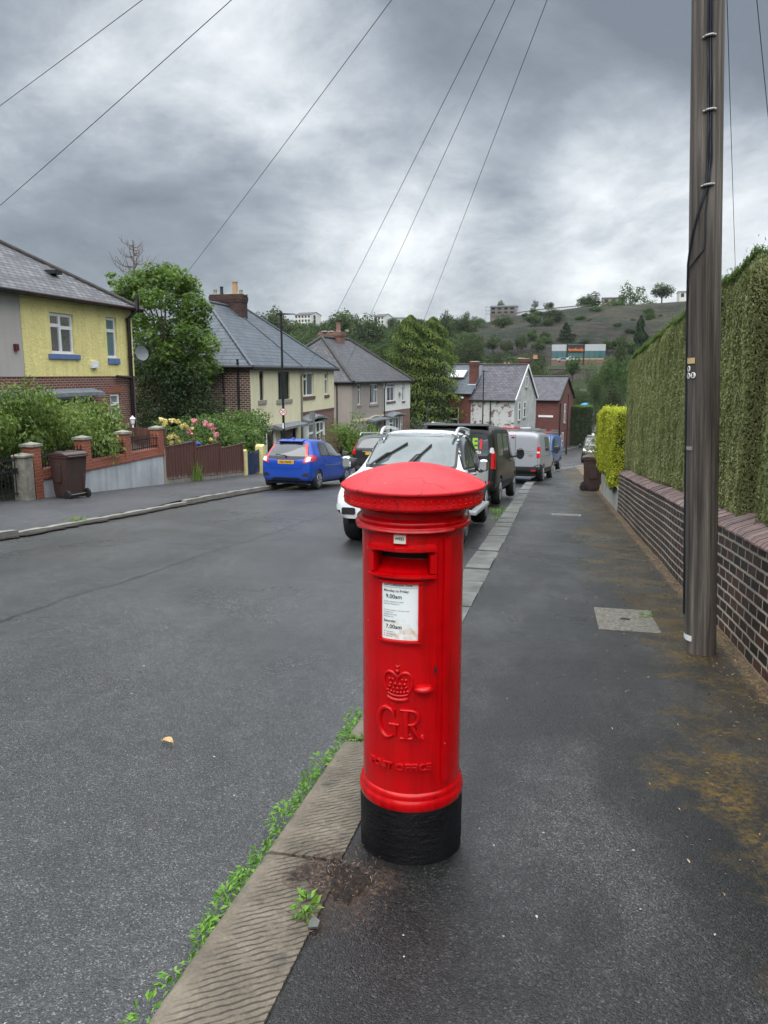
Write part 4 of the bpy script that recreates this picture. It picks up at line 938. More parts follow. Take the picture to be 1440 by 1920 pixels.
def hedge(name, boxes, top, n_per, size, label, cat, leafm, topm, seed, core=MT['hedgecore'], streak=True, wob=.035, origin=None, topn=.35, lo=None, anis=True):
    """boxes: (x0,x1,y0,y1) footprints; top(y), lo(y) heights"""
    lo = lo or (lambda y: np.vectorize(f)(y)+.86)
    root = empty(name, origin, 0, label, cat); ox, oy, oz = origin
    mb = MB()
    for x0, x1, y0, y1 in boxes:
        yy = np.linspace(y0+.05, y1-.05, max(3, int((y1-y0)*4)))
        i_ = .045
        for a, b in zip(yy, yy[1:]):
            ta, tb, la, lb = top(a)-i_, top(b)-i_, float(lo(a))-.05, float(lo(b))-.05
            for q in ([(x0+i_, a, la), (x0+i_, b, lb), (x0+i_, b, tb), (x0+i_, a, ta)], [(x1, a, la), (x1, a, ta), (x1, b, tb), (x1, b, lb)], [(x0+i_, a, ta), (x0+i_, b, tb), (x1, b, tb), (x1, a, ta)]):
                mb.quad(*[(p[0]-ox, p[1]-oy, p[2]-oz) for p in q])
        for y in (yy[0], yy[-1]): mb.quad(*[(p[0]-ox, p[1]-oy, p[2]-oz) for p in [(x0+i_, y, float(lo(y))-.05), (x1, y, float(lo(y))-.05), (x1, y, top(y)-i_), (x0+i_, y, top(y)-i_)]])
    mb.build('branches', core, root)
    P = []; N_ = []; RN = []; TP = []; TN = []
    rng = np.random.default_rng(seed)
    for x0, x1, y0, y1 in boxes:
        hh = float(top((y0+y1)/2)-lo((y0+y1)/2))
        n = int((y1-y0)*hh*n_per)
        y = rng.uniform(y0, y1, n); v = rng.random(n); zl = lo(y); zt = np.vectorize(top)(y); z = zl+(zt-zl)*v
        bul = wob*snoise(y, z, seed, 1.3, .5)+wob*.6*snoise(y, z, seed+3, 6, 1.2)+.05*(1-v)**3*0-.04*np.clip((v-.93)/.07, 0, 1)**2*-1.0
        x = x0+bul+np.abs(rng.normal(size=n))*.022; lowf = np.clip((.06-v)/.06, 0, 1); x = x+lowf*.08
        P.append(np.stack([x, y, z], 1)); N_.append(np.tile([-1.0, 0, .25], (n, 1)))
        st = .5+.08*snoise(y, z, seed+9, 9.0 if streak else 3, .35 if streak else 3)+.13*snoise(y, z, seed+12, 1.1, .9)+rng.normal(size=n)*.2
        RN.append(st)
        for ye, s in ((y0, -1), (y1, 1)):
            m_ = int((x1-x0)*hh*n_per*.8); xx = rng.uniform(x0, x1, m_); v = rng.random(m_); z = lo(np.full(m_, ye))+(top(ye)-lo(ye))*v
            P.append(np.stack([xx, ye+s*(.02+wob*.5*snoise(xx, z, seed+5, 4, 2)), z], 1)); N_.append(np.tile([0, s*1.0, .2], (m_, 1))); RN.append(.42+rng.normal(size=m_)*.2+.12*snoise(xx, z, seed+8, 9, .4))
        m_ = int((y1-y0)*(x1-x0)*n_per*topn*2.2); y = rng.uniform(y0, y1, m_); xx = x0+(x1-x0)*rng.random(m_)**1.6; z = np.vectorize(top)(y)+.03*snoise(y, xx, seed+2, 5, 5)+rng.exponential(.018, m_)
        TP.append(np.stack([xx, y, z], 1))
    P = np.concatenate(P); N_ = np.concatenate(N_); RN = np.clip(np.concatenate(RN), 0, 1)
    off = np.array(origin)
    me = leaf_mesh(name+'_leaves', P-off, size, leafm, nrm=N_, dirn=(-.25, 0, 1) if anis else None, aspect=.55 if anis else .6, jit=.38, rnd=RN, rng=rng)
    link('foliage', me, root)
    TP = np.concatenate(TP); me = leaf_mesh(name+'_tips', TP-off, size*1.1, topm, nrm=np.tile([-.5, 0, .4], (len(TP), 1)), dirn=(-.1, 0, 1), aspect=.35, jit=.6, rng=rng)
    link('top_growth', me, root)
    return root
HX0 = 1.54
tp = lambda y: 2.455-.059*(y-8.05)
hedge('clipped_hedge', [(HX0, HX0+.9, 7.0, 17.9)], tp, 9500, .027, 'tall flat clipped conifer hedge beyond the wooden pole', 'hedge', MT['hedge'], MT['hedgetop'], 11, origin=(HX0, 12, f(12)))
hedge('clipped_hedge', [(HX0, HX0+.9, 2.4, 6.35), (HX0+.22, HX0+.9, 6.3, 7.0)], tp, 11500, .023, 'tall clipped conifer hedge nearest the camera, at the right edge behind the pole', 'hedge', MT['hedge'], MT['hedgetop'], 12, origin=(HX0, 4.4, f(4.4)))
gtop = lambda y: .62-.02*(y-21)-.35*max(0, (y-22.5)/1.7)**2
hedge('golden_hedge', [(1.3, 2.0, 17.95, 24.0)], gtop, 2600, .05, 'bright golden yellow privet hedge overhanging the pale rendered wall', 'hedge', MT['gold'], MT['gold'], 13, origin=(1.4, 21, f(21)), core=plain('inner_privet', (.02, .04, .012), .9, .4, 3), streak=False, wob=.15, lo=lambda y: -1.05+.0*y+.25*np.sin(np.asarray(y)*2.2)*.4, anis=False, topn=.6)

def bush(name, origin, clumps, n, size, leafm, label, cat='shrub', stems=5, aspect=.55, seed=1, group=None, dirn=None, shell=.72, barkm='bark', jit=.8, stemr=.03):
    """clumps: (x,y,z,r[,sx,sy,sz]) relative to the origin"""
    rng = np.random.default_rng(seed); root = empty(name, origin, 0, label, cat, group)
    C_ = np.array([c[:3] for c in clumps], float); rad = np.array([c[3] for c in clumps], float)
    sq = np.array([(c[4:7] if len(c) > 4 else (1, 1, 1)) for c in clumps], float)
    w = rad**2; k = rng.choice(len(clumps), n, p=w/w.sum()); d = unit(rng.normal(size=(n, 3))); rr = shell+(1.08-shell)*rng.random(n)**.8
    inner = rng.random(n) < .18; rr[inner] *= rng.uniform(.3, 1, inner.sum())
    lump = 1+.16*np.sin(d[:, 0]*7+k)*np.sin(d[:, 1]*6+2*k)+.1*np.sin(d[:, 2]*11+k)
    p = C_[k]+d*(rr*lump*rad[k])[:, None]*sq[k]
    cl = (rng.random(len(clumps))-.5)*.3
    rnd = np.clip(.5+cl[k]+rng.normal(size=n)*.2, 0, 1)
    me = leaf_mesh(name+'_crown', p, size, leafm, nrm=d+np.array([0, 0, .5]), dirn=dirn, aspect=aspect, jit=jit, rnd=rnd, rng=rng)
    link('crown', me, root)
    mb = MB(); low = min(0, float((C_[:, 2]-rad).min()))
    for i in range(stems):
        c = clumps[int(rng.integers(len(clumps)))]; b = (rng.normal()*.08, rng.normal()*.08, low*0-.1)
        mb.tube([b, ((b[0]+c[0])/2+rng.normal()*.05, (b[1]+c[1])/2+rng.normal()*.05, c[2]*.5), (c[0], c[1], c[2]+c[3]*.3)], [stemr, stemr*.7, stemr*.3], 6)
    mb.build('stems', MT[barkm], root, smooth=60)
    return root
A = atY(1126, 840, 29); bush('variegated_shrub', (A[0], 29, f(29)), [(0, 0, .7, .55), (-.1, .2, 1.2, .5), (.15, -.1, 1.55, .5), (.3, .3, 1.75, .5), (.4, 0, .9, .6), (-.05, -.2, .45, .45)], 2600, .09, MT['varieg'], 'variegated cream and green bush between the golden hedge and the black van', seed=3)

# --- telegraph pole
pb = gnd(1313, 1222); lean = math.atan2(-.39, 7.0)
POLE = empty('telegraph_pole', (pb[0], pb[1], f(pb[1])), 0, 'tall weathered wooden telegraph pole leaning slightly beside the brick wall', 'pole', ry=lean, rx=-.009)
PH = 7.15
def pr(z): return .112-.0022*z
mb = MB(); N = 40; zs = np.linspace(-.25, PH, 60)
vs = []
for z in zs:
    for j in range(N):
        t = 2*math.pi*j/N; r_ = pr(z)*(1+.018*math.sin(3*t+.2*z)+.012*math.sin(11*t+.1*z)+.012*math.sin(19*t+.35*z))
        if z < .25: r_ *= 1+.03*math.sin(5*t)*(.25-z)
        vs.append((r_*math.cos(t), r_*math.sin(t), z))
mb.add(vs, [(i*N+j, i*N+(j+1) % N, (i+1)*N+(j+1) % N, (i+1)*N+j) for i in range(len(zs)-1) for j in range(N)]+[tuple(range((len(zs)-1)*N, len(zs)*N))])
mb.build('shaft', MT['pole'], POLE, smooth=50)
AF = math.atan2(-pb[1], -pb[0])                                    # towards the viewer
def pz(py): return float(np.interp(py, [-850, 0, 400, 700, 1000, 1222], [7.02, 4.49, 3.143, 2.061, .906, 0]))
def pp(off, py, d=0.0):                                             # off = -1..1 across the visible half
    z = pz(py); a = AF+math.asin(max(-1, min(1, off)))*1.0; r_ = pr(z)+d; return (r_*math.cos(a), r_*math.sin(a), z)
mb = MB()
for k, o_ in enumerate((-.04, .08, .2)):
    base_ = [(.1+o_, -850), (.1+o_, -300), (.06+o_, 60), (.12+o_, 210), (.14+o_, 300), (.04+o_*.7, 355)]
    if k < 2: base_ += [(-.35+o_*.3, 395), (-.75+o_*.2, 440), (-.97, 490), (-1, 560), (-1, 760), (-1, 1000), (-.99, 1180)]
    else: base_ += [(.0, 400), (.02, 440), (-.05, 468), (-.5, 485), (-.9, 500), (-1, 530), (-1, 800), (-1, 1100)]
    P = []
    for (a, ya), (b, yb) in zip(base_, base_[1:]):
        for t in np.linspace(0, 1, 6, endpoint=False): P.append(pp(a+(b-a)*t, ya+(yb-ya)*t, .008))
    mb.tube(P, .0075 if k < 2 else .005, 6)
mb.build('cable_run', MT['cable'], POLE, smooth=60)
for py, o_ in ((75, .1), (210, .18), (350, .12)):
    mb = MB(); a0 = math.asin(o_); z = pz(py)
    for s in np.linspace(-.32, .32, 9):
        a = AF+a0+s; r_ = pr(z)+.004+.016*max(0, 1-(abs(s)/.24)**4); mb.ball((r_*math.cos(a), r_*math.sin(a), z+.01*s), .009, 0, 8, 5, (1.4, 1.4, 1.0))
    mb.build('cable_clip', MT['clip'], POLE, smooth=60)
def ptag(name, o0, o1, y0, y1, mat, txt=None, rnd=False):
    mb = MB()
    if rnd:
        zc = pz((y0+y1)/2); hw = (pz(y0)-pz(y1))/2; a0 = AF+math.asin((o0+o1)/2); r_ = pr(zc)+.004; c = Vector((r_*math.cos(a0), r_*math.sin(a0), zc))
        mb.M = Matrix.Translation(c) @ Matrix.Rotation(a0, 4, 'Z') @ Matrix.Rotation(R(90), 4, 'Y'); mb.lathe([(hw, -.002), (hw, .0), (hw*.9, .002)], 20)
    else:
        us = np.linspace(o0, o1, 5); V = [pp(u, y, .005) for u in us for y in (y0, y1)]; mb.add(V, [(2*i, 2*i+1, 2*i+3, 2*i+2) for i in range(4)])
        V2 = [pp(u, y, .0) for u in us for y in (y0, y1)]; mb.add(V2, [(2*i, 2*i+2, 2*i+3, 2*i+1) for i in range(4)])
    t = mb.build(name, mat, POLE)
    if txt:
        m2 = MB(); m2.M = Matrix.Translation(c+Vector((math.cos(a0), math.sin(a0), 0))*.003) @ Matrix.Rotation(a0, 4, 'Z') @ Matrix.Rotation(R(90), 4, 'Z') @ Matrix.Rotation(R(90), 4, 'X')
        vs, fs = text_geo(txt, hw*1.7, .0003, offset=.0015); m2.add(vs, fs); m2.build('lettering', MT['ink'], t)
ptag('number_plate', -.96, -.52, 668, 679, MT['tagyellow'])
ptag('number_disc', -.99, -.75, 683.5, 694.5, MT['tagwhite'], 'P', True); ptag('number_disc', -.99, -.78, 696.5, 708, MT['tagwhite'], '9', True); ptag('number_disc', -.72, -.5, 696, 707.5, MT['tagwhite'], '5', True)
ptag('metal_strap', -1, -.62, 832, 839, MT['clip']); ptag('white_band', -1, -.52, 1186, 1196, MT['tagwhite'])
mb = MB(); top = Vector((0, 0, PH)); mb.lathe([(.0, PH-.02), (.13, PH-.01), (.13, PH+.005), (.0, PH+.03)], 20, cap=False)
for i in range(6): a = i*math.pi/3; mb.tube([(.09*math.cos(a), .09*math.sin(a), PH-.25), (.2*math.cos(a), .2*math.sin(a), PH-.22)], .008, 6)
mb.build('wire_ring', MT['galv'], POLE, smooth=50)
# --- overhead wires fanning from the pole head
PM = Matrix.Translation(POLE.location) @ POLE.rotation_euler.to_matrix().to_4x4()
def wire(end, label, sag=.25, r=.0055):
    d = Vector(end)-(PM @ Vector((0, 0, PH-.2))); a = math.atan2(d.y, d.x)
    st = PM @ Vector((.17*math.cos(a), .17*math.sin(a), PH-.22)); e = Vector(end); L = (e-st).length
    P = [st.lerp(e, t)+Vector((0, 0, -4*sag*t*(1-t))) for t in np.linspace(0, 1, 28)]
    mb = MB(); mb.tube([p-st for p in P], [r*.75+.0005*(L*t)**.75*.35 for t in np.linspace(0, 1, 28)], 5); o = mb.build('overhead_wire', MT['wire'], smooth=80); o.location = st
    tag(o, label, 'wire', 'overhead wires from the telegraph pole')
WIRES = [((-330, 433), 24, 'overhead wire crossing the very top left corner of the sky'), ((-260, 605), 17.5, 'overhead wire running down to the left edge above the slate roof'),
         ((252, 636), 27.2, 'overhead wire dropping behind the leafy tree to the yellow house'), ((571, 700), 42.5, 'overhead wire running to the cream house, leftmost of the middle three'),
         ((636, 713), 56.5, 'overhead wire running to the grey house, middle one of the middle three'), ((752, 708), 70, 'overhead wire aimed at the dark cypress, rightmost of the middle three')]
for (px, py), Y, lb in WIRES: wire(atY(px, py, Y), lb, .1)
wire(atY(1383, 620, 26), 'overhead wire dropping just right of the wooden pole into the hedge', .08); wire(atY(1475, 560, 18), 'overhead wire slanting across the top right corner of the sky', .05)

# --- wheelie bins
def make_bin(label):
    r = empty('wheelie_bin', (0, 0, 0), 0, label, 'wheelie bin', 'brown wheelie bins')
    mb = MB()
    sec = [(.0, .21, .235), (.06, .225, .245), (.5, .262, .268), (.9, .3, .285), (.96, .305, .29)]
    for (z0, a0, b0), (z1, a1, b1) in zip(sec, sec[1:]):
        c0 = [(-a0, -b0, z0+.03), (a0, -b0, z0+.03), (a0, b0, z0+.03), (-a0, b0, z0+.03)]; c1 = [(-a1, -b1, z1+.03), (a1, -b1, z1+.03), (a1, b1, z1+.03), (-a1, b1, z1+.03)]
        mb.add(c0+c1, [(i, (i+1) % 4, (i+1) % 4+4, i+4) for i in range(4)])
    mb.add([(-.21, -.235, .03), (.21, -.235, .03), (.21, .235, .03), (-.21, .235, .03)], [(0, 1, 2, 3)])
    mb.build('bin_body', MT['bin'], r, bevel=.012)
    mb = MB(); mb.box(-.335, .33, -.305, .305, .965, 1.0)
    for s in (-1, 1):
        mb.box(-.15, .1, s*.282-.008*(s < 0), s*.282+.008*(s > 0), .4, .82)          # moulded side panel
        mb.box(.24, .27, s*.2-.02, s*.2+.02, .18, .9)
    mb.box(-.29, -.268, -.16, .16, .3, .7); mb.build('rim', MT['bin'], r, bevel=.008)
    mb = MB(); P = [(-.36, 1.0), (-.34, 1.03), (-.1, 1.075), (.2, 1.085), (.33, 1.05), (.34, 1.01)]
    mb.prism(P, 'xz', -.31, .31); mb.box(-.2, .18, -.2, -.08, 1.07, 1.095); mb.box(-.2, .18, .08, .2, 1.07, 1.095); mb.build('lid', MT['bin'], r, bevel=.012)
    mb = MB(); mb.tube([(.33, -.25, 1.0), (.40, -.25, 1.0), (.40, .25, 1.0), (.33, .25, 1.0)], .014, 8); mb.build('handle', MT['bin'], r, smooth=60)
    for s in (-1, 1):
        mb = MB(); mb.lathe([(.05, -.03), (.1, -.028), (.112, -.015), (.112, .015), (.1, .028), (.05, .03)], 24, axis='y', c=(.27, s*.27, .112)); w = mb.build('wheel', MT['tyre'], r, smooth=40)
        mb = MB(); mb.lathe([(.0, -.034), (.055, -.033), (.06, .033), (.0, .034)], 16, axis='y', c=(.27, s*.27, .112)); mb.build('hub', MT['trim'], w, smooth=40)
    mb = MB(); mb.tube([(.27, -.25, .112), (.27, .25, .112)], .012, 8); mb.build('axle', MT['galv'], r)
    return r
b1 = make_bin('brown wheelie bin on the far pavement in front of the white garden wall'); b1.location = (-11.0, 15.75, f(15.75)+.02); b1.rotation_euler = (0, 0, R(-18))
mb = MB(); mb.box(-.318, -.31, -.27, -.2, .9, .95); mb.build('label_sticker', MT['tagwhite'], b1)
b2 = copy_tree(b1); b2['label'] = 'brown wheelie bin standing on the right-hand pavement by the golden hedge'; b2.location = (1.22, 24.95, f(24.75)); b2.rotation_euler = (0, 0, R(176))
# ---------------------------------------------------------------- left-hand side: houses, gardens, lamp
def bars(mb, x0, x1, z0, z1, y0, y1, t, cols, rows):
    mb.box(x0, x1, y0, y1, z0, z0+t); mb.box(x0, x1, y0, y1, z1-t, z1); mb.box(x0, x0+t, y0+.001, y1-.001, z0+t, z1-t); mb.box(x1-t, x1, y0+.001, y1-.001, z0+t, z1-t)
    for c in cols: x = x0+(x1-x0)*c; mb.box(x-t*.6, x+t*.6, y0+.002, y1-.002, z0+t, z1-t)
    for a, b, r in rows: z = z0+(z1-z0)*r; mb.box(x0+(x1-x0)*a+t*.55, x0+(x1-x0)*b-t*.55, y0+.003, y1-.003, z-t*.6, z+t*.6)
def window(root, x0, x1, z0, z1, frame='upvc', cols=(), rows=(), sill='stonesill', curtain=None, y=0.0, sillw=.1, name='window', rev=.045, sh=.11, pane='winglass'):
    """curtain: list of (u0,u1,v0,v1,material)"""
    mb = MB(); bars(mb, x0+.01, x1-.01, z0+.01, z1-.01, y+rev, y+rev+.06, .09, cols, rows); w = mb.build(name, MT[frame], root)
    mb = MB(); yy = y+rev+.03; mb.quad((x0+.03, yy, z0+.03), (x1-.03, yy, z0+.03), (x1-.03, yy, z1-.03), (x0+.03, yy, z1-.03)); mb.build('pane', MT[pane], w)
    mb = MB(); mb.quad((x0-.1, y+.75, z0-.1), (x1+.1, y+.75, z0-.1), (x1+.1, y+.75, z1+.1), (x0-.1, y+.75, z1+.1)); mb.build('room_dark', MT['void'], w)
    if sill:
        mb = MB(); mb.box(x0-sillw, x1+sillw, y-.08, y+rev-.002, z0-sh, z0-.002); mb.build('sill', MT[sill], w, bevel=.008)
    for (u0, u1, v0, v1, mt) in curtain or ():
        mb = MB(); a, b = x0+(x1-x0)*u0, x0+(x1-x0)*u1; n = max(2, int((b-a)/.035)); xs = np.linspace(a, b, n+1)
        V = []
        for i, x in enumerate(xs): V += [(x, y+rev+.05+.006*math.sin(i*1.9), z0+(z1-z0)*v0), (x, y+rev+.05+.006*math.sin(i*1.9), z0+(z1-z0)*v1)]
        mb.add(V, [(2*i, 2*i+1, 2*i+3, 2*i+2) for i in range(n)]); mb.build('curtain', MT[mt], w, smooth=70)
    return w
def facade(mb, x0, x1, z0, z1, holes, y=0.0, rev=.13, m=0):
    hs = [h for h in holes if h[0] < x1 and h[1] > x0 and h[2] < z1 and h[3] > z0]
    xs = sorted({x0, x1}|{min(max(v, x0), x1) for h in hs for v in h[:2]}); zs = sorted({z0, z1}|{min(max(v, z0), z1) for h in hs for v in h[2:4]})
    for a, b in zip(xs, xs[1:]):
        for c, d in zip(zs, zs[1:]):
            mx, mz = (a+b)/2, (c+d)/2
            if any(h[0] < mx < h[1] and h[2] < mz < h[3] for h in hs): continue
            mb.quad((a, y, c), (b, y, c), (b, y, d), (a, y, d), m)
    for h in hs:
        a, b, c, d = max(h[0], x0), min(h[1], x1), max(h[2], z0), min(h[3], z1)
        mb.quad((a, y, c), (a, y+rev, c), (a, y+rev, d), (a, y, d), m); mb.quad((b, y, c), (b, y, d), (b, y+rev, d), (b, y+rev, c), m)
        if d == h[3]: mb.quad((a, y, d), (a, y+rev, d), (b, y+rev, d), (b, y, d), m)
        if c == h[2]: mb.quad((a, y, c), (b, y, c), (b, y+rev, c), (a, y+rev, c), m)
def hip_roof(root, W, D, ez, rz, r0, r1, mat, ridge, ov=.28, ridge_r=.1, name='roof', kick=0.0):
    mb = MB(); e = ez-.03; A = (-ov, -ov, e); B = (W+ov, -ov, e); C_ = (W+ov, D+ov, e); Dd = (-ov, D+ov, e); P = (r0, D/2, rz); Q = (r1, D/2, rz)
    mb.quad(A, B, Q, P); mb.tri(B, C_, Q); mb.quad(C_, Dd, P, Q); mb.tri(Dd, A, P); mb.quad(A, Dd, C_, B)
    ro = mb.build(name, MT[mat], root, fix=True)
    mb = MB()
    for a, b in ((A, P), (B, Q), (C_, Q), (Dd, P), (P, Q)):
        a, b = Vector(a), Vector(b); n = max(2, int((b-a).length/.42))
        for i in range(n):
            p, q = a.lerp(b, i/n), a.lerp(b, (i+.97)/n); d = (q-p).normalized(); u = Vector((0, 0, .015))
            mb.tube([p+u, q+u+Vector((0, 0, .012))], [ridge_r, ridge_r*.88], 8)
    mb.build('ridge_tiles', MT[ridge], ro, smooth=50)
    return ro
def gutter(root, pts, mat='gutter', r=.06, fas=.16):
    mb = MB()
    for a, b in zip(pts, pts[1:]): mb.tube([a, b], r, 8)
    for a, b in zip(pts, pts[1:]):
        a, b = Vector(a), Vector(b); n = (b-a).cross(Vector((0, 0, 1))).normalized()*-.05
        mb.bar(a+n+Vector((0, 0, -.02)), b+n+Vector((0, 0, -.02)), .03, fas)
    return mb.build('gutter', MT[mat], root, smooth=50)
def pipe(root, pts, mat='gutter', r=.045, name='downpipe'):
    mb = MB(); mb.tube(pts, r, 8)
    for p, q in zip(pts, pts[1:]):
        if abs(p[2]-q[2]) > 1.0:
            n = int(abs(p[2]-q[2])/1.6)+1
            for i in range(n+1): z = p[2]+(q[2]-p[2])*i/n; mb.lathe([(r*1.25, -.03), (r*1.25, .03)], 8, c=(p[0]+(q[0]-p[0])*i/n, p[1]+(q[1]-p[1])*i/n, z))
    return mb.build(name, MT[mat], root, smooth=50)
def chimney(root, x0, x1, y0, y1, z0, z1, mat='chimbrick', pots=(), cor=.07):
    mb = MB(); mb.box(x0, x1, y0, y1, z0, z1-.42); mb.box(x0-cor*.6, x1+cor*.6, y0-cor*.6, y1+cor*.6, z1-.42, z1-.3); mb.box(x0-cor, x1+cor, y0-cor, y1+cor, z1-.298, z1-.1); mb.box(x0-cor*.3, x1+cor*.3, y0-cor*.3, y1+cor*.3, z1-.098, z1)
    c = mb.build('chimney', MT[mat], root)
    mb = MB(); mb.box(x0-.05, x1+.05, y0-.05, y0-.002, z0+.05, z0+.3)
    for (px, py, h, r_, mt) in pots:
        mb = MB(); mb.lathe([(r_*1.15, z1-.02), (r_*1.1, z1+.06), (r_, z1+.1), (r_*.95, z1+h-.06), (r_*1.12, z1+h-.05), (r_*1.1, z1+h), (r_*.75, z1+h), (r_*.7, z1+h-.2)], 14, c=(px, py, 0), cap=False); mb.build('chimney_pot', MT[mt], c, smooth=40)
    mb = MB()
    for k in range(10): mb.ball((x0+(x1-x0)*random.random(), y0+(y1-y0)*random.random(), z1), random.uniform(.1, .2), 0, 7, 5, (1.3, 1.3, .5))
    mb.build('flaunching', MT['stonecap'], c, smooth=60)
    return c
def arch_canopy(root, x0, x1, z, dep=.55, rise=.12, mat='canopy', th=.12):
    mb = MB(); n = 12; P = [(x0+(x1-x0)*i/n, z+rise*math.sin(math.pi*i/n)) for i in range(n+1)]
    V = []
    for x, zz in P: V += [(x, .0, zz+.13), (x, -dep, zz), (x, -dep, zz-th), (x, 0, zz-th)]
    fs = [(4*i+j, 4*i+4+j, 4*i+4+(j+1) % 4, 4*i+(j+1) % 4) for i in range(n) for j in range(4)]+[(0, 1, 2, 3), (4*n+3, 4*n+2, 4*n+1, 4*n)]
    mb.add(V, fs); return mb.build('canopy', MT[mat], root, smooth=40)
def house_at(name, x, y, z, az, label, cat='house'): return empty(name, (x, y, z), R(90)-az, label, cat)

# ===== yellow house (its left half is grey pebbledash)
HZ = -1.0
h = house_at('yellow_house', -16, 14.75, HZ, 0, 'semi-detached house, yellow textured upper wall beside a grey half, weathered slate roof'); W_, D_ = 12.7, 8.0
wins = [(7.72, 8.99, 3.2, 4.52), (10.94, 11.62, 3.12, 4.59)]
holes = [w for w in wins]+[(6.9, 9.7, .5, 1.83), (10.95, 11.6, .9, 1.85), (.9, 2.3, 3.2, 4.5), (3.6, 4.9, 3.2, 4.52), (4.4, 5.5, .1, 1.8)]
BZ = 2.48
mb = MB(); facade(mb, 6.33, W_, BZ, 5.0, holes, -.02); mb.quad((W_, -.02, BZ), (W_, D_, BZ), (W_, D_, 5.0), (W_, -.02, 5.0)); mb.quad((6.33, -.02, BZ), (W_, -.02, BZ), (W_, 0, BZ), (6.33, 0, BZ)); mb.build('yellow_wall', MT['yellow'], h)
mb = MB(); facade(mb, 0, 6.325, BZ, 5.0, holes, -.015); mb.quad((0, -.015, BZ), (0, -.015, 5), (0, D_, 5), (0, D_, BZ)); mb.build('grey_wall', MT['pebble'], h)
mb = MB(); facade(mb, 0, W_, -2.2, BZ-.002, holes); mb.quad((W_, 0, -2.2), (W_, D_, -2.2), (W_, D_, BZ), (W_, 0, BZ)); mb.quad((0, 0, -2.2), (0, 0, BZ), (0, D_, BZ), (0, D_, -2.2)); mb.quad((0, D_, -2.2), (0, D_, 5), (W_, D_, 5), (W_, D_, -2.2)); mb.build('brick_wall', MT['housebrick'], h)
window(h, *wins[0], cols=(.46,), rows=((0, .46, .70), (.46, 1, .66)), sill='bluesill', sh=.16, sillw=.2, curtain=[(.05, .95, .03, .97, 'curtainbrown')])
window(h, *wins[1], rows=((0, 1, .68),), sill='bluesill', sh=.2, sillw=.03, curtain=[(.05, .95, .05, .95, 'blind')])
window(h, .9, 2.3, 3.2, 4.5, cols=(.5,)); window(h, 3.6, 4.9, 3.2, 4.52, cols=(.5,), sill='bricksill')
window(h, 6.9, 9.7, .5, 1.83, cols=(.33, .66), rows=((0, 1, .7),)); window(h, 10.95, 11.6, .9, 1.85, rows=((0, 1, .6),), sill=None, curtain=[(.05, .95, .05, .95, 'curtain')])
window(h, 4.4, 5.5, .1, 1.8, 'doorred', name='door', rows=((0, 1, .62),), sill=None)
arch_canopy(h, 6.67, 9.93, 1.93, .45, .02, th=.12); arch_canopy(h, 3.2, 6.15, 1.95, .45, .02, th=.1)
mb = MB(); mb.prism([(10.78, 1.86), (11.78, 1.86), (11.86, 2.06), (11.28, 2.12), (10.7, 2.06)], 'xz', -.012, -.002); mb.build('brick_arch', MT['redpier'], h)
ro = hip_roof(h, W_, D_, 5.02, 7.65, 4.2, 8.5, 'slateA', 'ridge', ov=.3)
mb = MB(); mb.M = Matrix.Translation((9.9, 1.35, 6.05)); mb.box(-.22, .22, -.3, .1, -.08, .05); mb.build('roof_vent', MT['gutter'], ro)
gutter(h, [(6.3, -.36, 4.98), (W_+.33, -.36, 4.98), (W_+.33, D_+.3, 4.98)], 'brownpipe', .065); gutter(h, [(-.3, -.36, 4.98), (6.28, -.36, 4.98)], 'gutter', .065)
pipe(h, [(12.43, -.45, 5.5), (12.43, -.45, 4.95), (12.3, -.12, 4.6), (12.3, -.1, -1)], r=.075, name='soil_pipe'); pipe(h, [(12.3, -.12, 2.42), (11.3, -.12, 2.46)], r=.06, name='waste_pipe')
mb = MB(); mb.box(9.8, 10.16, -.12, -.021, 2.76, 3.0); mb.box(9.9, 10.1, -.128, -.121, 2.8, 2.84); mb.build('alarm_box', MT['signwhite'], h, bevel=.02)
mb = MB(); mb.tube([(W_+.01, .15, 3.05), (W_+.28, .05, 3.05)], .02, 6); mb.build('dish_bracket', MT['iron'], h)
mb = MB(); mb.M = Matrix.Translation((W_+.45, -.08, 3.35)) @ Matrix.Rotation(R(-28), 4, 'Z') @ Matrix.Rotation(R(80), 4, 'X'); mb.lathe([(.0, .0), (.12, .012), (.24, .045), (.29, .07), (.286, .064), (.24, .035), (.12, .004), (0, -.008)], 24, cap=False)
mb.M = None; mb.tube([(W_+.28, .05, 3.05), (W_+.45, -.05, 3.3)], .018, 6); mb.build('satellite_dish', MT['dish'], h, smooth=50)
mb = MB(); mb.box(.08, .22, -.1, -.016, 3.3, 3.5); mb.box(5.9, 6.05, -.1, -.016, 3.25, 3.45); mb.build('wall_box', MT['doorred'], h)

# ===== cream house
h = house_at('cream_house', -14, 34.2, -3.3, 0, 'cream rendered semi-detached house with smooth grey hipped roof and brown brick side'); W_, D_ = 14.0, 8.0; EZ = 5.2
u = [(1.15, 1.7, 3.6, 4.98), (3.7, 5.5, 3.53, 4.97), (7.83, 9.74, 3.58, 4.95), (11.97, 12.72, 3.57, 4.95)]
holes = u+[(7.2, 10.6, .9, 2.2), (11.4, 12.1, .2, 1.95), (3.9, 6.4, .1, 2.1), (1.0, 3.2, .7, 2.1)]
mb = MB(); facade(mb, 0, 7.3, -2.5, EZ, holes, -.02); facade(mb, 7.3, W_, 2.72, EZ, holes, -.021); mb.quad((7.3, -.021, 2.72), (W_, -.021, 2.72), (W_, 0, 2.72), (7.3, 0, 2.72)); mb.quad((W_, -.021, 2.72), (W_, D_, 2.72), (W_, D_, EZ), (W_, -.021, EZ)); mb.build('render_wall', MT['cream'], h)
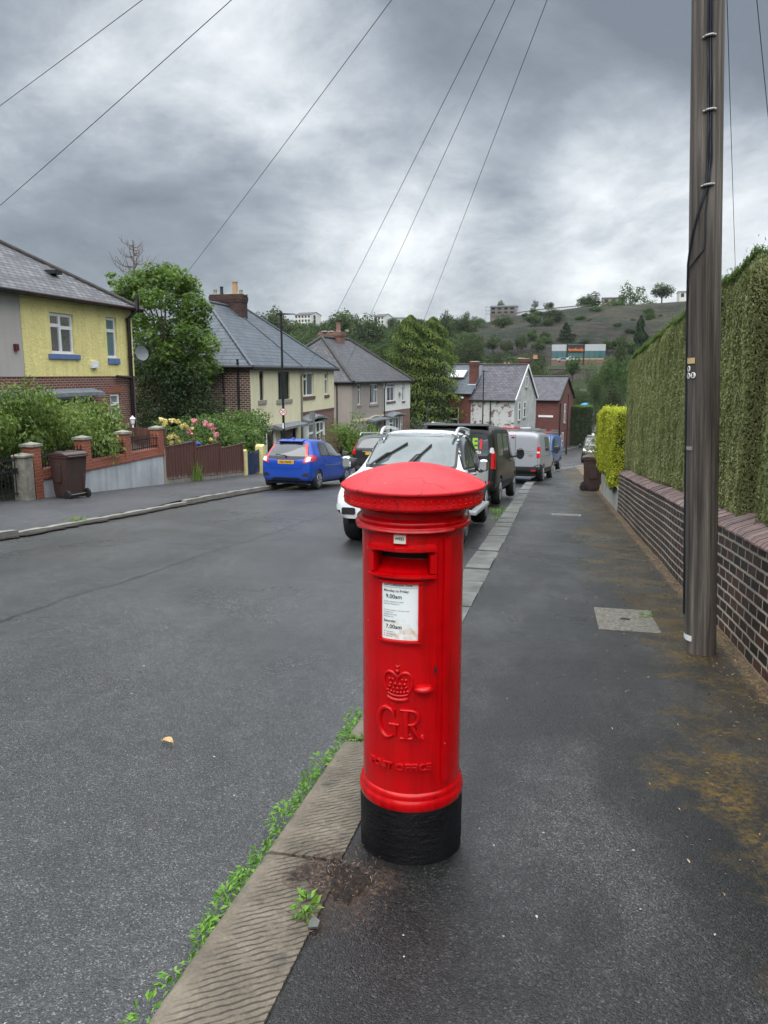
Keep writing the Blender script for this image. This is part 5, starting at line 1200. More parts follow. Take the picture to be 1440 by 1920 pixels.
mb = MB(); facade(mb, 7.3, W_, -2.5, 2.718, holes); mb.quad((W_, 0, -2.5), (W_, D_, -2.5), (W_, D_, 2.72), (W_, 0, 2.72)); mb.build('red_brick_wall', MT['housebrick'], h)
mb = MB(); mb.quad((0, -.019, -2.5), (0, -.019, EZ), (0, D_, EZ), (0, D_, -2.5)); mb.quad((0, D_, -2.5), (0, D_, EZ), (W_, D_, EZ), (W_, D_, -2.5)); mb.build('side_brick_wall', MT['darkbrick'], h)
mb = MB(); mb.box(7.3, W_, -.03, -.0, 2.6, 2.717); mb.build('brick_band', MT['bricksill'], h)
window(h, *u[0], 'darkframe', rows=((0, 1, .72),), sillw=.25, sh=.2, curtain=[(.1, .9, .03, .72, 'curtaingrey')])
window(h, *u[1], 'darkframe', cols=(.3, .62), sillw=.3, sh=.2, curtain=[(.05, .25, .02, .98, 'curtaingrey')])
window(h, *u[2], cols=(.38,), rows=((0, .38, .72),), sill='bricksill', sillw=.15, sh=.18, curtain=[(.45, .97, .02, .98, 'curtaingrey')]); window(h, *u[3], rows=((0, 1, .7),), sill='bricksill', sillw=.12, sh=.17, curtain=[(.08, .92, .03, .7, 'blind')])
window(h, 7.2+.4, 10.6, .9, 2.1, cols=(.36, .5, .75), rows=((0, .36, .5), (.5, .75, .45), (.75, 1, .5)), y=-.35, rev=.02, curtain=[(.05, .35, .03, .97, 'curtain'), (.75, .95, .03, .97, 'curtain')], name='bay_window')
mb = MB(); mb.box(7.5, 7.6, -.34, -.03, .0, 2.2); mb.box(10.6, 10.7, -.34, -.03, .0, 2.2); mb.box(7.5, 10.7, -.32, -.025, -.6, .78); mb.build('bay', MT['upvc'], h)
window(h, 11.4, 12.1, .2, 1.95, name='door', rows=((0, 1, .7),), sill=None, curtain=[(.1, .9, .03, .6, 'curtain')]); window(h, 3.9, 6.4, .1, 2.1, 'doorblack', name='door', cols=(.4,), sill=None); window(h, 1.0, 3.2, .7, 2.1, cols=(.5,))
arch_canopy(h, 7.3, 11.1, 2.25, .55, .2); arch_canopy(h, 2.9, 6.8, 2.15, .6, .02)
mb = MB(); mb.box(.9, 3.4, -.06, -.021, 2.15, 2.3); mb.build('lintel', MT['stonesill'], h)
ro = hip_roof(h, W_, D_, EZ, 8.55, 4.3, 9.7, 'slateB', 'ridgeB', ov=.25, ridge_r=.09)
mb = MB(); mb.bar((7.3, -.25, 5.215), (7.3, D_/2, 8.58), .1, .05); mb.build('party_seam', MT['ridgeB'], ro)
gutter(h, [(-.28, D_+.2, EZ-.04), (-.28, -.3, EZ-.04), (W_+.28, -.3, EZ-.04), (W_+.28, D_, EZ-.04)], 'gutter', .06, .2)
chimney(h, 6.9, 7.8, 3.2, 5.05, 6.6, 9.2, cor=.05, pots=((7.3, 3.7, .7, .15, 'pot'), (7.3, 4.9, .3, .1, 'stonecap'), (7.3, 4.5, .45, .09, 'iron'), (7.3, 3.35, .25, .1, 'stonecap')))
pipe(h, [(-.06, 1.3, EZ-.1), (-.06, 1.3, -1)]); pipe(h, [(-.08, .55, EZ+.3), (-.08, .55, -1)], r=.055, name='soil_pipe'); pipe(h, [(7.32, -.3, EZ-.1), (7.32, -.08, EZ-.5), (7.32, -.08, -1)], 'greypipe', .05)

# ===== grey and white pebbledashed pair farther down
AZ = math.atan2(2.1, 15)
h = house_at('pebbledashed_house', -15.25, 57.35, -4.25, AZ, 'grey and white pebbledashed semi-detached house with dark slate hipped roof and red chimney'); W_, D_ = 14.0, 8.2; EZ = 5.2
u = [(1.2, 1.8, 3.4, 5.0), (3.8, 5.6, 3.38, 5.0), (7.75, 9.7, 3.45, 5.0), (11.75, 12.35, 3.37, 5.0)]
holes = u+[(7.6, 10.6, .1, 2.1), (11.3, 12.0, .2, 2.0), (3.2, 6.0, .8, 2.0)]
mb = MB(); facade(mb, 0, 6.9, -3, EZ, holes, -.02); mb.quad((0, -.02, -3), (0, -.02, EZ), (0, D_, EZ), (0, D_, -3)); mb.build('grey_wall', MT['pebble2'], h)
mb = MB(); facade(mb, 6.9, W_, 2.65, EZ, holes, -.021); mb.quad((W_, -.021, 2.65), (W_, D_, 2.65), (W_, D_, EZ), (W_, -.021, EZ)); mb.quad((6.9, -.021, 2.65), (W_, -.021, 2.65), (W_, 0, 2.65), (6.9, 0, 2.65)); mb.build('white_wall', MT['whiterender'], h)
mb = MB(); facade(mb, 6.9, W_, -3, 2.648, holes); mb.quad((W_, 0, -3), (W_, D_, -3), (W_, D_, 2.65), (W_, 0, 2.65)); mb.quad((0, D_, -3), (0, D_, EZ), (W_, D_, EZ), (W_, D_, -3)); mb.build('red_brick_wall', MT['housebrick'], h)
mb = MB(); mb.box(0.01, 3.6, -.07, -.021, 2.2, 2.3)
for i in range(14): mb.box(.5+i*.22, .6+i*.22, -.07, -.021, 2.1, 2.2)
P = arc(5, 2.18, 1.3, .22, 180, 0, 10); 
for (a, b), (c, d) in zip(P, P[1:]): mb.bar((a, -.045, b), (c, -.045, d), .05, .08)
mb.box(6.4, 6.9, -.07, -.021, 2.3, 2.4); mb.build('string_course', MT['cream'], h)
window(h, *u[0], rows=((0, 1, .75),), sillw=.15, curtain=[(.05, .95, .03, .7, 'curtaingrey')]); window(h, *u[1], cols=(.6,), rows=((.6, 1, .72),), sillw=.2, sh=.18, curtain=[(.3, .58, .02, .98, 'curtain'), (.65, .95, .02, .7, 'curtain')])
window(h, *u[2], cols=(.5,), rows=((0, .5, .8), (.5, 1, .8)), sill='bricksill', sillw=.15, sh=.18, curtain=[(.05, .6, .02, .78, 'curtainmauve'), (.6, .95, .02, .78, 'curtaingrey')]); window(h, *u[3], rows=((0, 1, .82),), sill='bricksill', sillw=.1, sh=.15, curtain=[(.1, .9, .03, .8, 'blind')])
window(h, 7.6, 10.6, .1, 2.1, cols=(.3, .55, .8), rows=((0, .3, .75),), y=-.3, rev=.02, sill=None, name='bay_window', curtain=[(.32, .5, .03, .97, 'curtain')]); mb = MB(); mb.box(7.5, 7.6, -.28, -.01, -.5, 2.2); mb.box(10.6, 10.7, -.28, -.01, -.5, 2.2); mb.build('bay', MT['upvc'], h)
window(h, 11.3, 12.0, .2, 2.0, rows=((0, 1, .6),), sill=None, name='door'); window(h, 3.2, 6.0, .8, 2.0, cols=(.33, .66))
arch_canopy(h, 7.3, 11.2, 2.2, .7, .22); arch_canopy(h, 3.0, 6.8, 2.1, .7, .05)
ro = hip_roof(h, W_, D_, EZ, 8.75, 3.6, 9.2, 'slateC', 'ridge', ov=.28, ridge_r=.15)
gutter(h, [(-.3, D_+.2, EZ-.04), (-.3, -.33, EZ-.04), (W_+.3, -.33, EZ-.04), (W_+.3, D_, EZ-.04)], 'gutter', .065, .2)
chimney(h, 6.0, 7.0, 3.54, 5.5, 6.8, 9.3, mat='housebrick', pots=((6.5, 3.9, .75, .2, 'housebrick'), (6.5, 3.1, .2, .13, 'stonecap')))
pipe(h, [(-.06, 1.2, EZ-.1), (-.06, 1.2, -1)]); pipe(h, [(6.7, -.33, EZ-.1), (6.95, -.1, EZ-.7), (6.95, -.1, -1)])
mb = MB(); mb.M = Matrix.Translation((10.9, -.1, 4.0)) @ Matrix.Rotation(R(60), 4, 'X'); mb.lathe([(.0, .0), (.2, .05), (.22, .06), (.0, -.01)], 14, cap=False); mb.build('satellite_dish', MT['dish'], h, smooth=50)

# ===== left garden boundary
LX = -11.5
g = empty('garden_wall', (LX, 15.3, f(15.3)), 0, 'white roughcast garden wall with orange brick piers and black railings opposite', 'garden wall'); gx, gy, gzz = LX, 15.3, f(15.3)
def L_(x, y, z): return (x-gx, y-gy, z-gzz)
def lbox(mb, x0, x1, y0, y1, z0, z1): mb.box(x0-gx, x1-gx, y0-gy, y1-gy, z0-gzz, z1-gzz)
mb = MB(); lbox(mb, LX-.2, LX, 15.1, 21.12, -2.3, -.84); mb.build('render_base', MT['whitewall'], g, bevel=.012)
mb = MB(); lbox(mb, LX-.22, LX+.03, 15.09, 21.14, -.838, -.755); lbox(mb, LX-.2, LX+.012, 15.1, 21.12, -.754, -.6); mb.build('brick_band', MT['redpier'], g)
for y in (15.17, 17.12, 19.02, 20.86):
    mb = MB(); lbox(mb, LX-.25, LX+.042, y, y+.27, -.837 if y > 15.2 else -1.5, -.06); p_ = mb.build('pier', MT['redpier'], g)
    mb = MB(); lbox(mb, LX-.29, LX+.07, y-.04, y+.31, -.059, .0); x0, x1, a, b = LX-.27-gx, LX+.05-gx, y-.02-gy, y+.29-gy; zt = -gzz
    cx_, cy_ = (x0+x1)/2, (a+b)/2; V = [(x0, a, zt), (x1, a, zt), (x1, b, zt), (x0, b, zt), (cx_, cy_, zt+.05)]; mb.add(V, [(0, 1, 4), (1, 2, 4), (2, 3, 4), (3, 0, 4)]); mb.build('cap', MT['stonecap'], p_)
for y0, y1 in ((15.45, 17.12), (17.4, 19.02), (19.3, 20.86)):
    mb = MB(); zt = -.2 if y0 < 19 else -.2
    for z in (-.54, -.3): mb.bar(L_(LX-.1, y0, z), L_(LX-.1, y1, z), .014, .03)
    for y in np.arange(y0+.08, y1-.03, .115): mb.bar(L_(LX-.1, y, -.6), L_(LX-.1, y, zt), .015, .015); mb.ball(L_(LX-.1, y, zt+.01), .014, 0, 6, 4, (1, 1, 1.8))
    for y in (y1-.05,): mb.bar(L_(LX-.02, y-.02, -.56), L_(LX-.02, y-.02, -.18), .02, .02); mb.tube([L_(LX-.1, y, -.3), L_(LX+.02, y, -.3)], .016, 6); mb.tube([L_(LX-.1, y, -.52), L_(LX+.02, y, -.52)], .016, 6)
    mb.build('railing', MT['iron'], g)
# stone gateposts and the black gate
def gpost(y, w, h_, label):
    mb = MB(); mb.box(-w/2, w/2, -w/2, w/2, -.3, h_); mb.box(-w/2-.03, w/2+.03, -w/2-.03, w/2+.03, h_+.001, h_+.05)
    mb.add([(-w/2-.02, -w/2-.02, h_+.05), (w/2+.02, -w/2-.02, h_+.05), (w/2+.02, w/2+.02, h_+.05), (-w/2-.02, w/2+.02, h_+.05), (0, 0, h_+.1)], [(0, 1, 4), (1, 2, 4), (2, 3, 4), (3, 0, 4)])
    o = mb.build('stone_gatepost', MT['gatestone'], bevel=.012); o.location = (LX+.02, y, f(y)); return tag(o, label, 'gatepost')
gpost(14.82, .3, .98, 'lichened square stone gatepost between the iron gate and the brown bin'); gpost(12.75, .34, 1.25, 'stone gatepost cut off by the left edge of the picture')
G = empty('iron_gate', (LX, 12.95, f(13.8)), 0, 'black vertical-bar iron garden gate at the left edge', 'gate'); mb = MB()
for z in (.12, .62, .86): mb.bar((0, 0, z), (0, 1.68, z), .02, .035)
for y in np.arange(.02, 1.7, .115): mb.bar((0, y, .04), (0, y, .98), .017, .017)
mb.build('bars', MT['iron'], G); mb = MB(); mb.box(-.03, .03, 1.6, 1.68, .55, .68); mb.tube([(0, 1.66, .9), (.02, 1.78, .98), (.02, 1.8, .6)], .014, 6); mb.build('latch', MT['iron'], G)
# brown fence
FE = empty('brown_fence', (LX, 21.2, f(21.2)), 0, 'brown stained close-board fence stepping down the pavement edge', 'fence'); z00 = f(21.2)
for i, (y0, y1, zt) in enumerate(((21.24, 23.15, -.62), (23.2, 25.1, -.82), (25.15, 27.05, -1.03))):
    mb = MB(); y = y0
    while y < y1-.02:
        w = .098; zb = f(y)+.16-.02*random.random(); off = .008 if int((y-y0)/w) % 2 else 0
        mb.box(-.012+off, .012+off, y-21.2, y+w-.006-21.2, zb-z00, zt-z00-.02); y += w
    mb.build('board_panel', MT['fence'], FE); mb = MB(); mb.bar((0.0, y0-21.2, zt-z00), (0.0, y1-21.2, zt-z00), .06, .03); mb.build('top_rail', MT['fence'], FE)
for y, zt in ((21.2, -.06), (23.17, -.55), (25.12, -.76), (27.1, -.98)):
    mb = MB(); mb.box(-.05, .05, y-21.2-.045, y-21.2+.045, f(y)-z00-.2, zt-z00); mb.build('post', MT['fence'], FE)
mb = MB()
for i in range(6): y0 = 21.24+i*.97; mb.add([(-.03, y0-21.2, f(y0)-z00-.2), (.03, y0-21.2, f(y0)-z00-.2), (.03, y0+.97-21.2, f(y0+.97)-z00-.2), (-.03, y0+.97-21.2, f(y0+.97)-z00-.2), (-.03, y0-21.2, f(y0)-z00+.13), (.03, y0-21.2, f(y0)-z00+.13), (.03, y0+.97-21.2, f(y0+.97)-z00+.13), (-.03, y0+.97-21.2, f(y0+.97)-z00+.13)], [(0,3,2,1),(4,5,6,7),(0,1,5,4),(1,2,6,5),(2,3,7,6),(3,0,4,7)])
mb.build('gravel_board', MT['gatestone'], FE)
# inner fence by the yellow house
mb = MB(); b_ = MB()
for i in range(22): b_.box(-.012, .012, i*.1, i*.1+.095, -1.2, .62-.03*abs(i-10)*.15)
o = b_.build('inner_fence', MT['fence']); o.location = (LX-2.0, 20.4, -.62); o.rotation_euler = (0, 0, R(-70)); tag(o, 'short dark brown fence panel inside the garden behind the railings', 'fence')
# yellow posts and the blue gate
for y, w, hh, lb in ((27.32, .2, 1.02, 'slim pale yellow gatepost at the end of the brown fence'), (29.0, .34, 1.2, 'thick pale yellow concrete gatepost behind the blue car')):
    mb = MB(); mb.box(-w/2, w/2, -w/2, w/2, -.2, hh-.08); mb.add([(-w/2, -w/2, hh-.08), (w/2, -w/2, hh-.08), (w/2, w/2, hh-.08), (-w/2, w/2, hh-.08), (-w/2, 0, hh), (w/2, 0, hh)], [(0, 1, 5, 4), (2, 3, 4, 5), (1, 2, 5), (3, 0, 4)]); o = mb.build('yellow_gatepost', MT['yellowpost'], bevel=.02); o.location = (LX, y, f(y)); tag(o, lb, 'gatepost')
G = empty('blue_gate', (LX, 27.45, f(28)-.03), 0, 'narrow dark blue metal garden gate between two pale yellow posts', 'gate'); mb = MB()
for z in (.12, .5, .85): mb.bar((0, 0, z), (0, 1.36, z+(.08 if z > .8 else 0)), .02, .05)
for y in np.arange(.04, 1.36, .13): mb.bar((0, y, .05), (0, y, .9), .03, .03)
mb.build('bars', MT['bluegate'], G); mb = MB(); mb.box(-.01, .004, .03, 1.33, .14, .84); mb.build('sheet', MT['bluegate'], G)
# lattice fence behind the blue car
LT = empty('trellis_fence', (LX, 31.5, f(33)), 0, 'brown lattice garden fence behind the blue car', 'fence'); mb = MB()
for i in range(48): mb.bar((0, i*.22, .1), (0, i*.22, 1.25), .02, .03)
for k in range(6): mb.bar((.02, 0, .15+k*.21-.0), (.02, 10.5, .15+k*.21-.55), .02, .03)
mb.build('lattice', plain('faded_brown_timber', (.14, .08, .055), .85, .25), LT)
mb = MB(); mb.box(-.3, 0, 0, 12, -1.5, .15); mb.build('footing', MT['housebrick'], LT)
# lantern, blue bin behind the fence, stone ball
r = empty('garden_lantern', (-13.2, 22.4, -.6), 0, 'small white garden lantern on a post beside the yellow house corner', 'lantern'); mb = MB(); mb.tube([(0, 0, -.8), (0, 0, .55)], .03, 8); mb.build('post', MT['signwhite'], r)
mb = MB(); mb.lathe([(.03, .55), (.06, .6), (.08, .74), (.1, .75), (.03, .82), (.0, .86)], 8); mb.build('lamp_head', MT['signwhite'], r)
r = empty('blue_bin', (-12.3, 24.6, f(24.6)+.2), R(20), 'bright blue bin lid peeping over the brown fence', 'bin'); mb = MB(); mb.prism([(-.25, 0), (.25, 0), (.3, 1.0), (-.3, 1.0)], 'xz', -.25, .25); mb.build('bin_body', MT['bluebin'], r); mb = MB(); mb.prism([(-.33, 1.0), (.33, 1.0), (.33, 1.04), (0, 1.1), (-.33, 1.06)], 'xz', -.3, .3); mb.build('lid', MT['bluebin'], r, bevel=.01)
A = atY(656, 872, 33.4); mb = MB(); mb.ball((0, 0, .3), .36, 0, 14, 10, (.7, .8, 1.25)); o = mb.build('boulder', plain('pale_sandstone', (.4, .27, .19), .9, .3, 4, .8), smooth=60); o.location = (A[0]-.4, 34.4, f(34.4)); tag(o, 'pale pinkish stone boulder between the blue car and the dark car', 'boulder')
for v in o.data.vertices: v.co *= 1+.12*math.sin(v.co.x*9+v.co.z*7)*math.cos(v.co.y*8)

# ===== lamp post with 20 sign, street sign post
def lamp(x, y, hh, label, sign=False, az=0.0):
    r = empty('street_lamp', (x, y, f(y)), 0, label, 'street lamp', 'black street lamps along the road'); mb = MB(); mb.tube([(0, 0, -.2), (0, 0, 1.2), (0, 0, 1.21), (0, 0, hh)], [.085, .085, .06, .045], 12); mb.build('column', MT['lampblack'], r, smooth=50)
    mb = MB(); c, s = math.cos(az), math.sin(az); P = [(-.2, -.12, .0), (.58, -.15, .02), (.64, 0, .02), (.58, .15, .02), (-.2, .12, .0)]
    vs = [(c*a-s*b, s*a+c*b, hh+z+.0) for a, b, z in P]+[(c*a-s*b, s*a+c*b, hh+.045+(.0 if a > .5 else .04)) for a, b, z in P]; mb.add(vs, [(4, 3, 2, 1, 0), (5, 6, 7, 8, 9)]+[(i, (i+1) % 5, (i+1) % 5+5, i+5) for i in range(5)]); mb.tube([(0, 0, hh-.02), (0, 0, hh+.16)], .05, 8); mb.build('lamp_head', MT['lampblack'], r, bevel=.015)
    if sign:
        mb = MB(); mb.lathe([(.0, -.075), (.165, -.075), (.165, -.07), (.0, -.07)], 32, axis='y', cap=False, c=(0, -.0, sign)); s_ = mb.build('speed_sign', MT['signwhite'], r)
        mb = MB(); n = 40; V = []
        for i in range(n):
            t = 2*math.pi*i/n
            for q, d in ((.13, -.0765), (.163, -.0765)): V.append((q*math.cos(t), d, sign+q*math.sin(t)))
        mb.add(V, [(2*i, 2*i+1, (2*i+3) % (2*n), (2*i+2) % (2*n)) for i in range(n)]); mb.build('red_ring', MT['signred'], s_)
        mb = MB(); mb.M = Matrix.Translation((0, -.0768, sign)) @ Matrix.Rotation(R(90), 4, 'X'); vs, fs = text_geo('20', .2, .0005, offset=.003); mb.add(vs, fs); mb.build('lettering', MT['ink'], s_)
        mb = MB(); mb.box(-.035, .035, -.064, -.06, sign-.75, sign-.5); mb.build('number_strip', MT['tagwhite'], r)
    return r
lp = lamp(-11.95, 33, 6.85, 'tall slim black street lamp carrying the round 20 speed sign', 2.62+.0, 0.15)
A = atY(907, 697, 66); lamp(A[0], 66, A[2]-f(66), 'small distant black street lamp in front of the peeling white gable house', False, .1)
A = atY(1066, 741, 80); lamp(A[0], 80, A[2]-f(80), 'farthest black street lamp standing against the red brick gable', False, .1)
for ch in KIDS[lp.name]:
    if ch.name.startswith('speed'): ch.rotation_euler = (0, 0, R(14))
A = atY(588, 772, 34); SP = empty('sign_post', (A[0], 34, f(34)), R(10), 'plain grey steel sign post with a small plate, behind the blue car', 'sign post'); mb = MB(); mb.tube([(0, 0, -.1), (0, 0, A[2]-f(34))], .045, 10); mb.build('post', MT['galv'], SP, smooth=50)
mb = MB(); zt = A[2]-f(34); mb.box(-.2, .06, .05, .062, zt-.34, zt-.03); mb.build('sign_plate', MT['galv'], SP)

# ===== planting on the left
rng = np.random.default_rng(5)
cl = []
for i in range(64):
    y = rng.uniform(12.8, 20.8); t = (y-13)/7.3; cl.append((rng.normal()*.35, y-16.6, .4+rng.random()**.75*2.0*(1-.5*abs(t-.35)), rng.uniform(.45, .65), 1.0, 1.0, .8))
bush('weeping_shrub', (-12.95, 16.6, -1.15), [(c[0]*1.2, c[1], c[2]-.1, c[3], c[4], c[5], c[6]) for c in cl], 36000, .115, MT['weep'], 'large drooping light green shrub hanging over the railings below the yellow house', seed=21, dirn=(.15, 0, -1), aspect=.5, stems=14, jit=.5)
cl = [(rng.normal()*.25, rng.uniform(-3.0, 3.0), rng.uniform(.3, 1.85), rng.uniform(.42, .65)) for i in range(54)]
bush('laurel_hedge', (-12.75, 28.9, f(29)+.1), cl, 21000, .125, MT['laurel'], 'rounded leafy green hedge behind the brown fence, before the cream house', 'hedge', seed=22, stems=12)
cl = [(rng.normal()*.2, rng.uniform(-1.4, 1.3), rng.uniform(.5, 1.75), rng.uniform(.22, .38)) for i in range(26)]
rb = bush('rose_bush', (-12.1, 23.0, f(23)+.15), cl, 3800, .07, MT['laurel'], 'rose bush with pale yellow and pink blooms leaning over the brown fence', 'rose bush', seed=23, stems=8)
def blooms(lst, mat):
    P = []; N_ = []
    for px, py, rad, n in lst:
        c = atX(px, py, -11.75)
        for i in range(n):
            d = unit(rng.normal(size=(1, 3)))[0]; P.append(c+d*rad*1.25*rng.uniform(.4, 1)); N_.append(d)
    P = np.array(P)-np.array(rb.location); link('blooms', leaf_mesh('blooms', P, .075, MT[mat], nrm=np.array(N_), aspect=.9, jit=.4, rng=rng), rb)
yl = [(303, 787, .07, 40), (311, 791, .08, 44), (320, 789, .07, 40), (308, 797, .06, 30), (326, 788, .06, 30), (334, 791, .07, 34), (341, 799, .07, 34), (318, 820, .08, 44), (325, 817, .07, 40), (331, 822, .07, 40), (322, 829, .07, 34), (336, 829, .05, 20), (350, 800, .06, 22), (346, 796, .05, 20), (396, 825, .06, 24), (361, 803, .05, 14)]
pk = [(364, 790, .09, 50), (385, 794, .09, 50), (390, 799, .07, 36), (397, 798, .08, 40), (399, 804, .08, 40), (405, 815, .1, 60), (354, 808, .08, 40), (358, 814, .06, 30)]
blooms(yl, 'rosey'); blooms(pk, 'rosep')
A = atY(668, 850, 41); cl = [(rng.normal()*.7, rng.normal()*.5, rng.uniform(.4, 1.9), rng.uniform(.4, .7)) for i in range(26)]+[(.0, 0, 2.5, .45), (.9, 0, 1.9, .4)]
bush('bright_bush', (A[0], 41, f(41)+.0), cl, 6500, .12, MT['bush'], 'bright green bush in front of the grey pebbledashed house, behind the dark car', seed=24, stems=8)
A = atY(800, 790, 70); cl = [(rng.normal()*1.6, rng.normal()*.8, rng.uniform(.5, 2.6), rng.uniform(.5, .8)) for i in range(30)]
bush('grey_green_bush', (A[0]+1.2, 68, f(68)), [(c[0]*1.15, c[1], c[2], c[3]) for c in cl], 4500, .16, MT['grey_leaf'], 'grey-green loose bush below the cypress beside the peeling white house', seed=25, stems=8)
A = atY(545, 815, 38); cl = [(rng.normal()*.5, rng.normal()*.9, rng.uniform(.3, 1.1), rng.uniform(.3, .5)) for i in range(14)]
bush('dark_shrub', (-12.6, 36.0, f(36)), cl, 2200, .09, MT['ivy'], 'low dark shrub at the foot of the lamp post before the cream house', seed=26, stems=5)

def tree_limbs(root, base, targets, r0, mat='bark', wig=.25, rng=rng, splits=.45, name='trunk'):
    mb = MB(); b = Vector(base); c = Vector((sum(t[0] for t in targets)/len(targets), sum(t[1] for t in targets)/len(targets), 0)); fork = Vector((b.x*.6+c.x*.4*.3+b.x*.1, b.y, splits))
    mb.tube([b+Vector((0, 0, -.2)), b+Vector((.03, 0, splits*.4)), fork], [r0*1.2, r0, r0*.85], 9)
    for t in targets:
        t = Vector(t); m1 = fork.lerp(t, .35)+Vector(rng.normal(size=3)*wig*.5); m2 = fork.lerp(t, .7)+Vector(rng.normal(size=3)*wig*.5)
        mb.tube([fork, m1, m2, t], [r0*.6, r0*.42, r0*.25, r0*.08], 6)
        for k in range(3):
            s = m1.lerp(t, rng.random()); e = s+Vector(rng.normal(size=3))*.6+Vector((0, 0, .4)); mb.tube([s, s.lerp(e, .5)+Vector(rng.normal(size=3)*.08), e], [r0*.18, r0*.12, r0*.04], 5)
    return mb.build(name, MT[mat], root, smooth=60)
# the maple between the yellow and the cream house
TB = (-17.2, 33.0, -2.3)
T = empty('leafy_tree', TB, 0, 'leafy green tree between the yellow house and the cream house', 'tree'); rng = np.random.default_rng(31)
cl = []
def addc(px, py, r, Y=33.0): p = atY(px, py, Y+rng.normal()*.8); cl.append((p[0]-TB[0], p[1]-TB[1], p[2]-TB[2], r))
for px, py, r in ((240, 532, .5), (225, 548, .45), (262, 520, .5), (290, 513, .55), (312, 510, .55), (335, 520, .55), (352, 532, .5), (250, 545, .65), (280, 535, .7), (305, 525, .7), (330, 540, .7), (355, 548, .6), (362, 565, .55), (240, 575, .55), (262, 568, .6), (300, 562, .6), (335, 575, .6), (365, 590, .5), (378, 600, .45), (385, 577, .35), (250, 600, .5), (305, 640, .5), (330, 635, .65), (355, 625, .65), (378, 630, .6), (392, 645, .5), (320, 660, .65), (350, 660, .7), (378, 665, .6), (395, 690, .5), (365, 690, .6), (335, 690, .65), (300, 680, .6), (385, 712, .4), (212, 530, .22), (208, 515, .2), (270, 660, .6), (290, 705, .6), (318, 715, .6), (262, 600, .5), (275, 630, .5), (285, 606, .5), (268, 655, .5), (312, 608, .45), (255, 625, .4), (262, 690, .5), (275, 560, .55), (345, 600, .5)): addc(px, py, r)
n = 13000; C_ = np.array([c[:3] for c in cl]); rad = np.array([c[3] for c in cl])*1.08; k = rng.choice(len(cl), n, p=rad**2/np.sum(rad**2)); d = unit(rng.normal(size=(n, 3))); rr = rng.uniform(.45, 1.12, n); P = C_[k]+d*(rr*rad[k])[:, None]*np.array([1, 1, .72])
link('crown', leaf_mesh('leafy_crown', P, .17, MT['tree'], nrm=d*.4+np.array([0, 0, 1.0]), aspect=.75, jit=.6, rnd=np.clip(.5+(rng.random(len(cl))-.5)[k]*.4+rng.normal(size=n)*.16, 0, 1), rng=rng), T)
tree_limbs(T, (0, 0, 0), [cl[i][:3] for i in (0, 2, 4, 6, 8, 10, 12, 15, 18, 22, 24, 28, 33)], .16, rng=rng, splits=2.6)
cl = [(rng.uniform(-2.0, 1.5), rng.normal()*.5, rng.uniform(.2, 1.0)*(4.4-.55*abs(i%9-3)), rng.uniform(.55, .85)) for i in range(44)]
bush('dark_shrub', (-16.6, 32.0, -2.1), cl, 15000, .13, MT['ivy'], 'tall mass of dark evergreen shrub under the leafy tree beside the yellow house', seed=32, stems=6)
# bare dead conifer top behind it
A = atY(248, 450, 37); DT = empty('dead_tree', (A[0], 37, -2.6), 0, 'bare dead conifer top rising above the leafy tree', 'tree'); mb = MB(); ht = A[2]+2.6; mb.tube([(0, 0, 0), (0, 0, ht*.6), (.02, 0, ht)], [.16, .1, .02], 7); mb.build('trunk', MT['deadbark'], DT, smooth=60); mb = MB()
for i in range(52):
    z = ht-.25-3.2*(i/52); a = rng.uniform(0, 6.28); L = min(1.5, .45+(ht-z)*.5)*rng.uniform(.75, 1.1); c, s = math.cos(a), math.sin(a)
    P = [(0, 0, z), (c*L*.45, s*L*.45, z+.02*L), (c*L*.8, s*L*.8, z+.25*L), (c*L, s*L, z+.6*L)]; mb.tube(P, [.026, .02, .015, .008], 4)
    for t in range(3): q = P[2]; b_ = rng.normal(size=3)*.14; mb.tube([P[1+t % 2], (P[1+t % 2][0]+b_[0], P[1+t % 2][1]+b_[1], P[1+t % 2][2]+.16+abs(b_[2]))], [.01, .004], 4)
mb.build('branches', MT['deadbark'], DT)
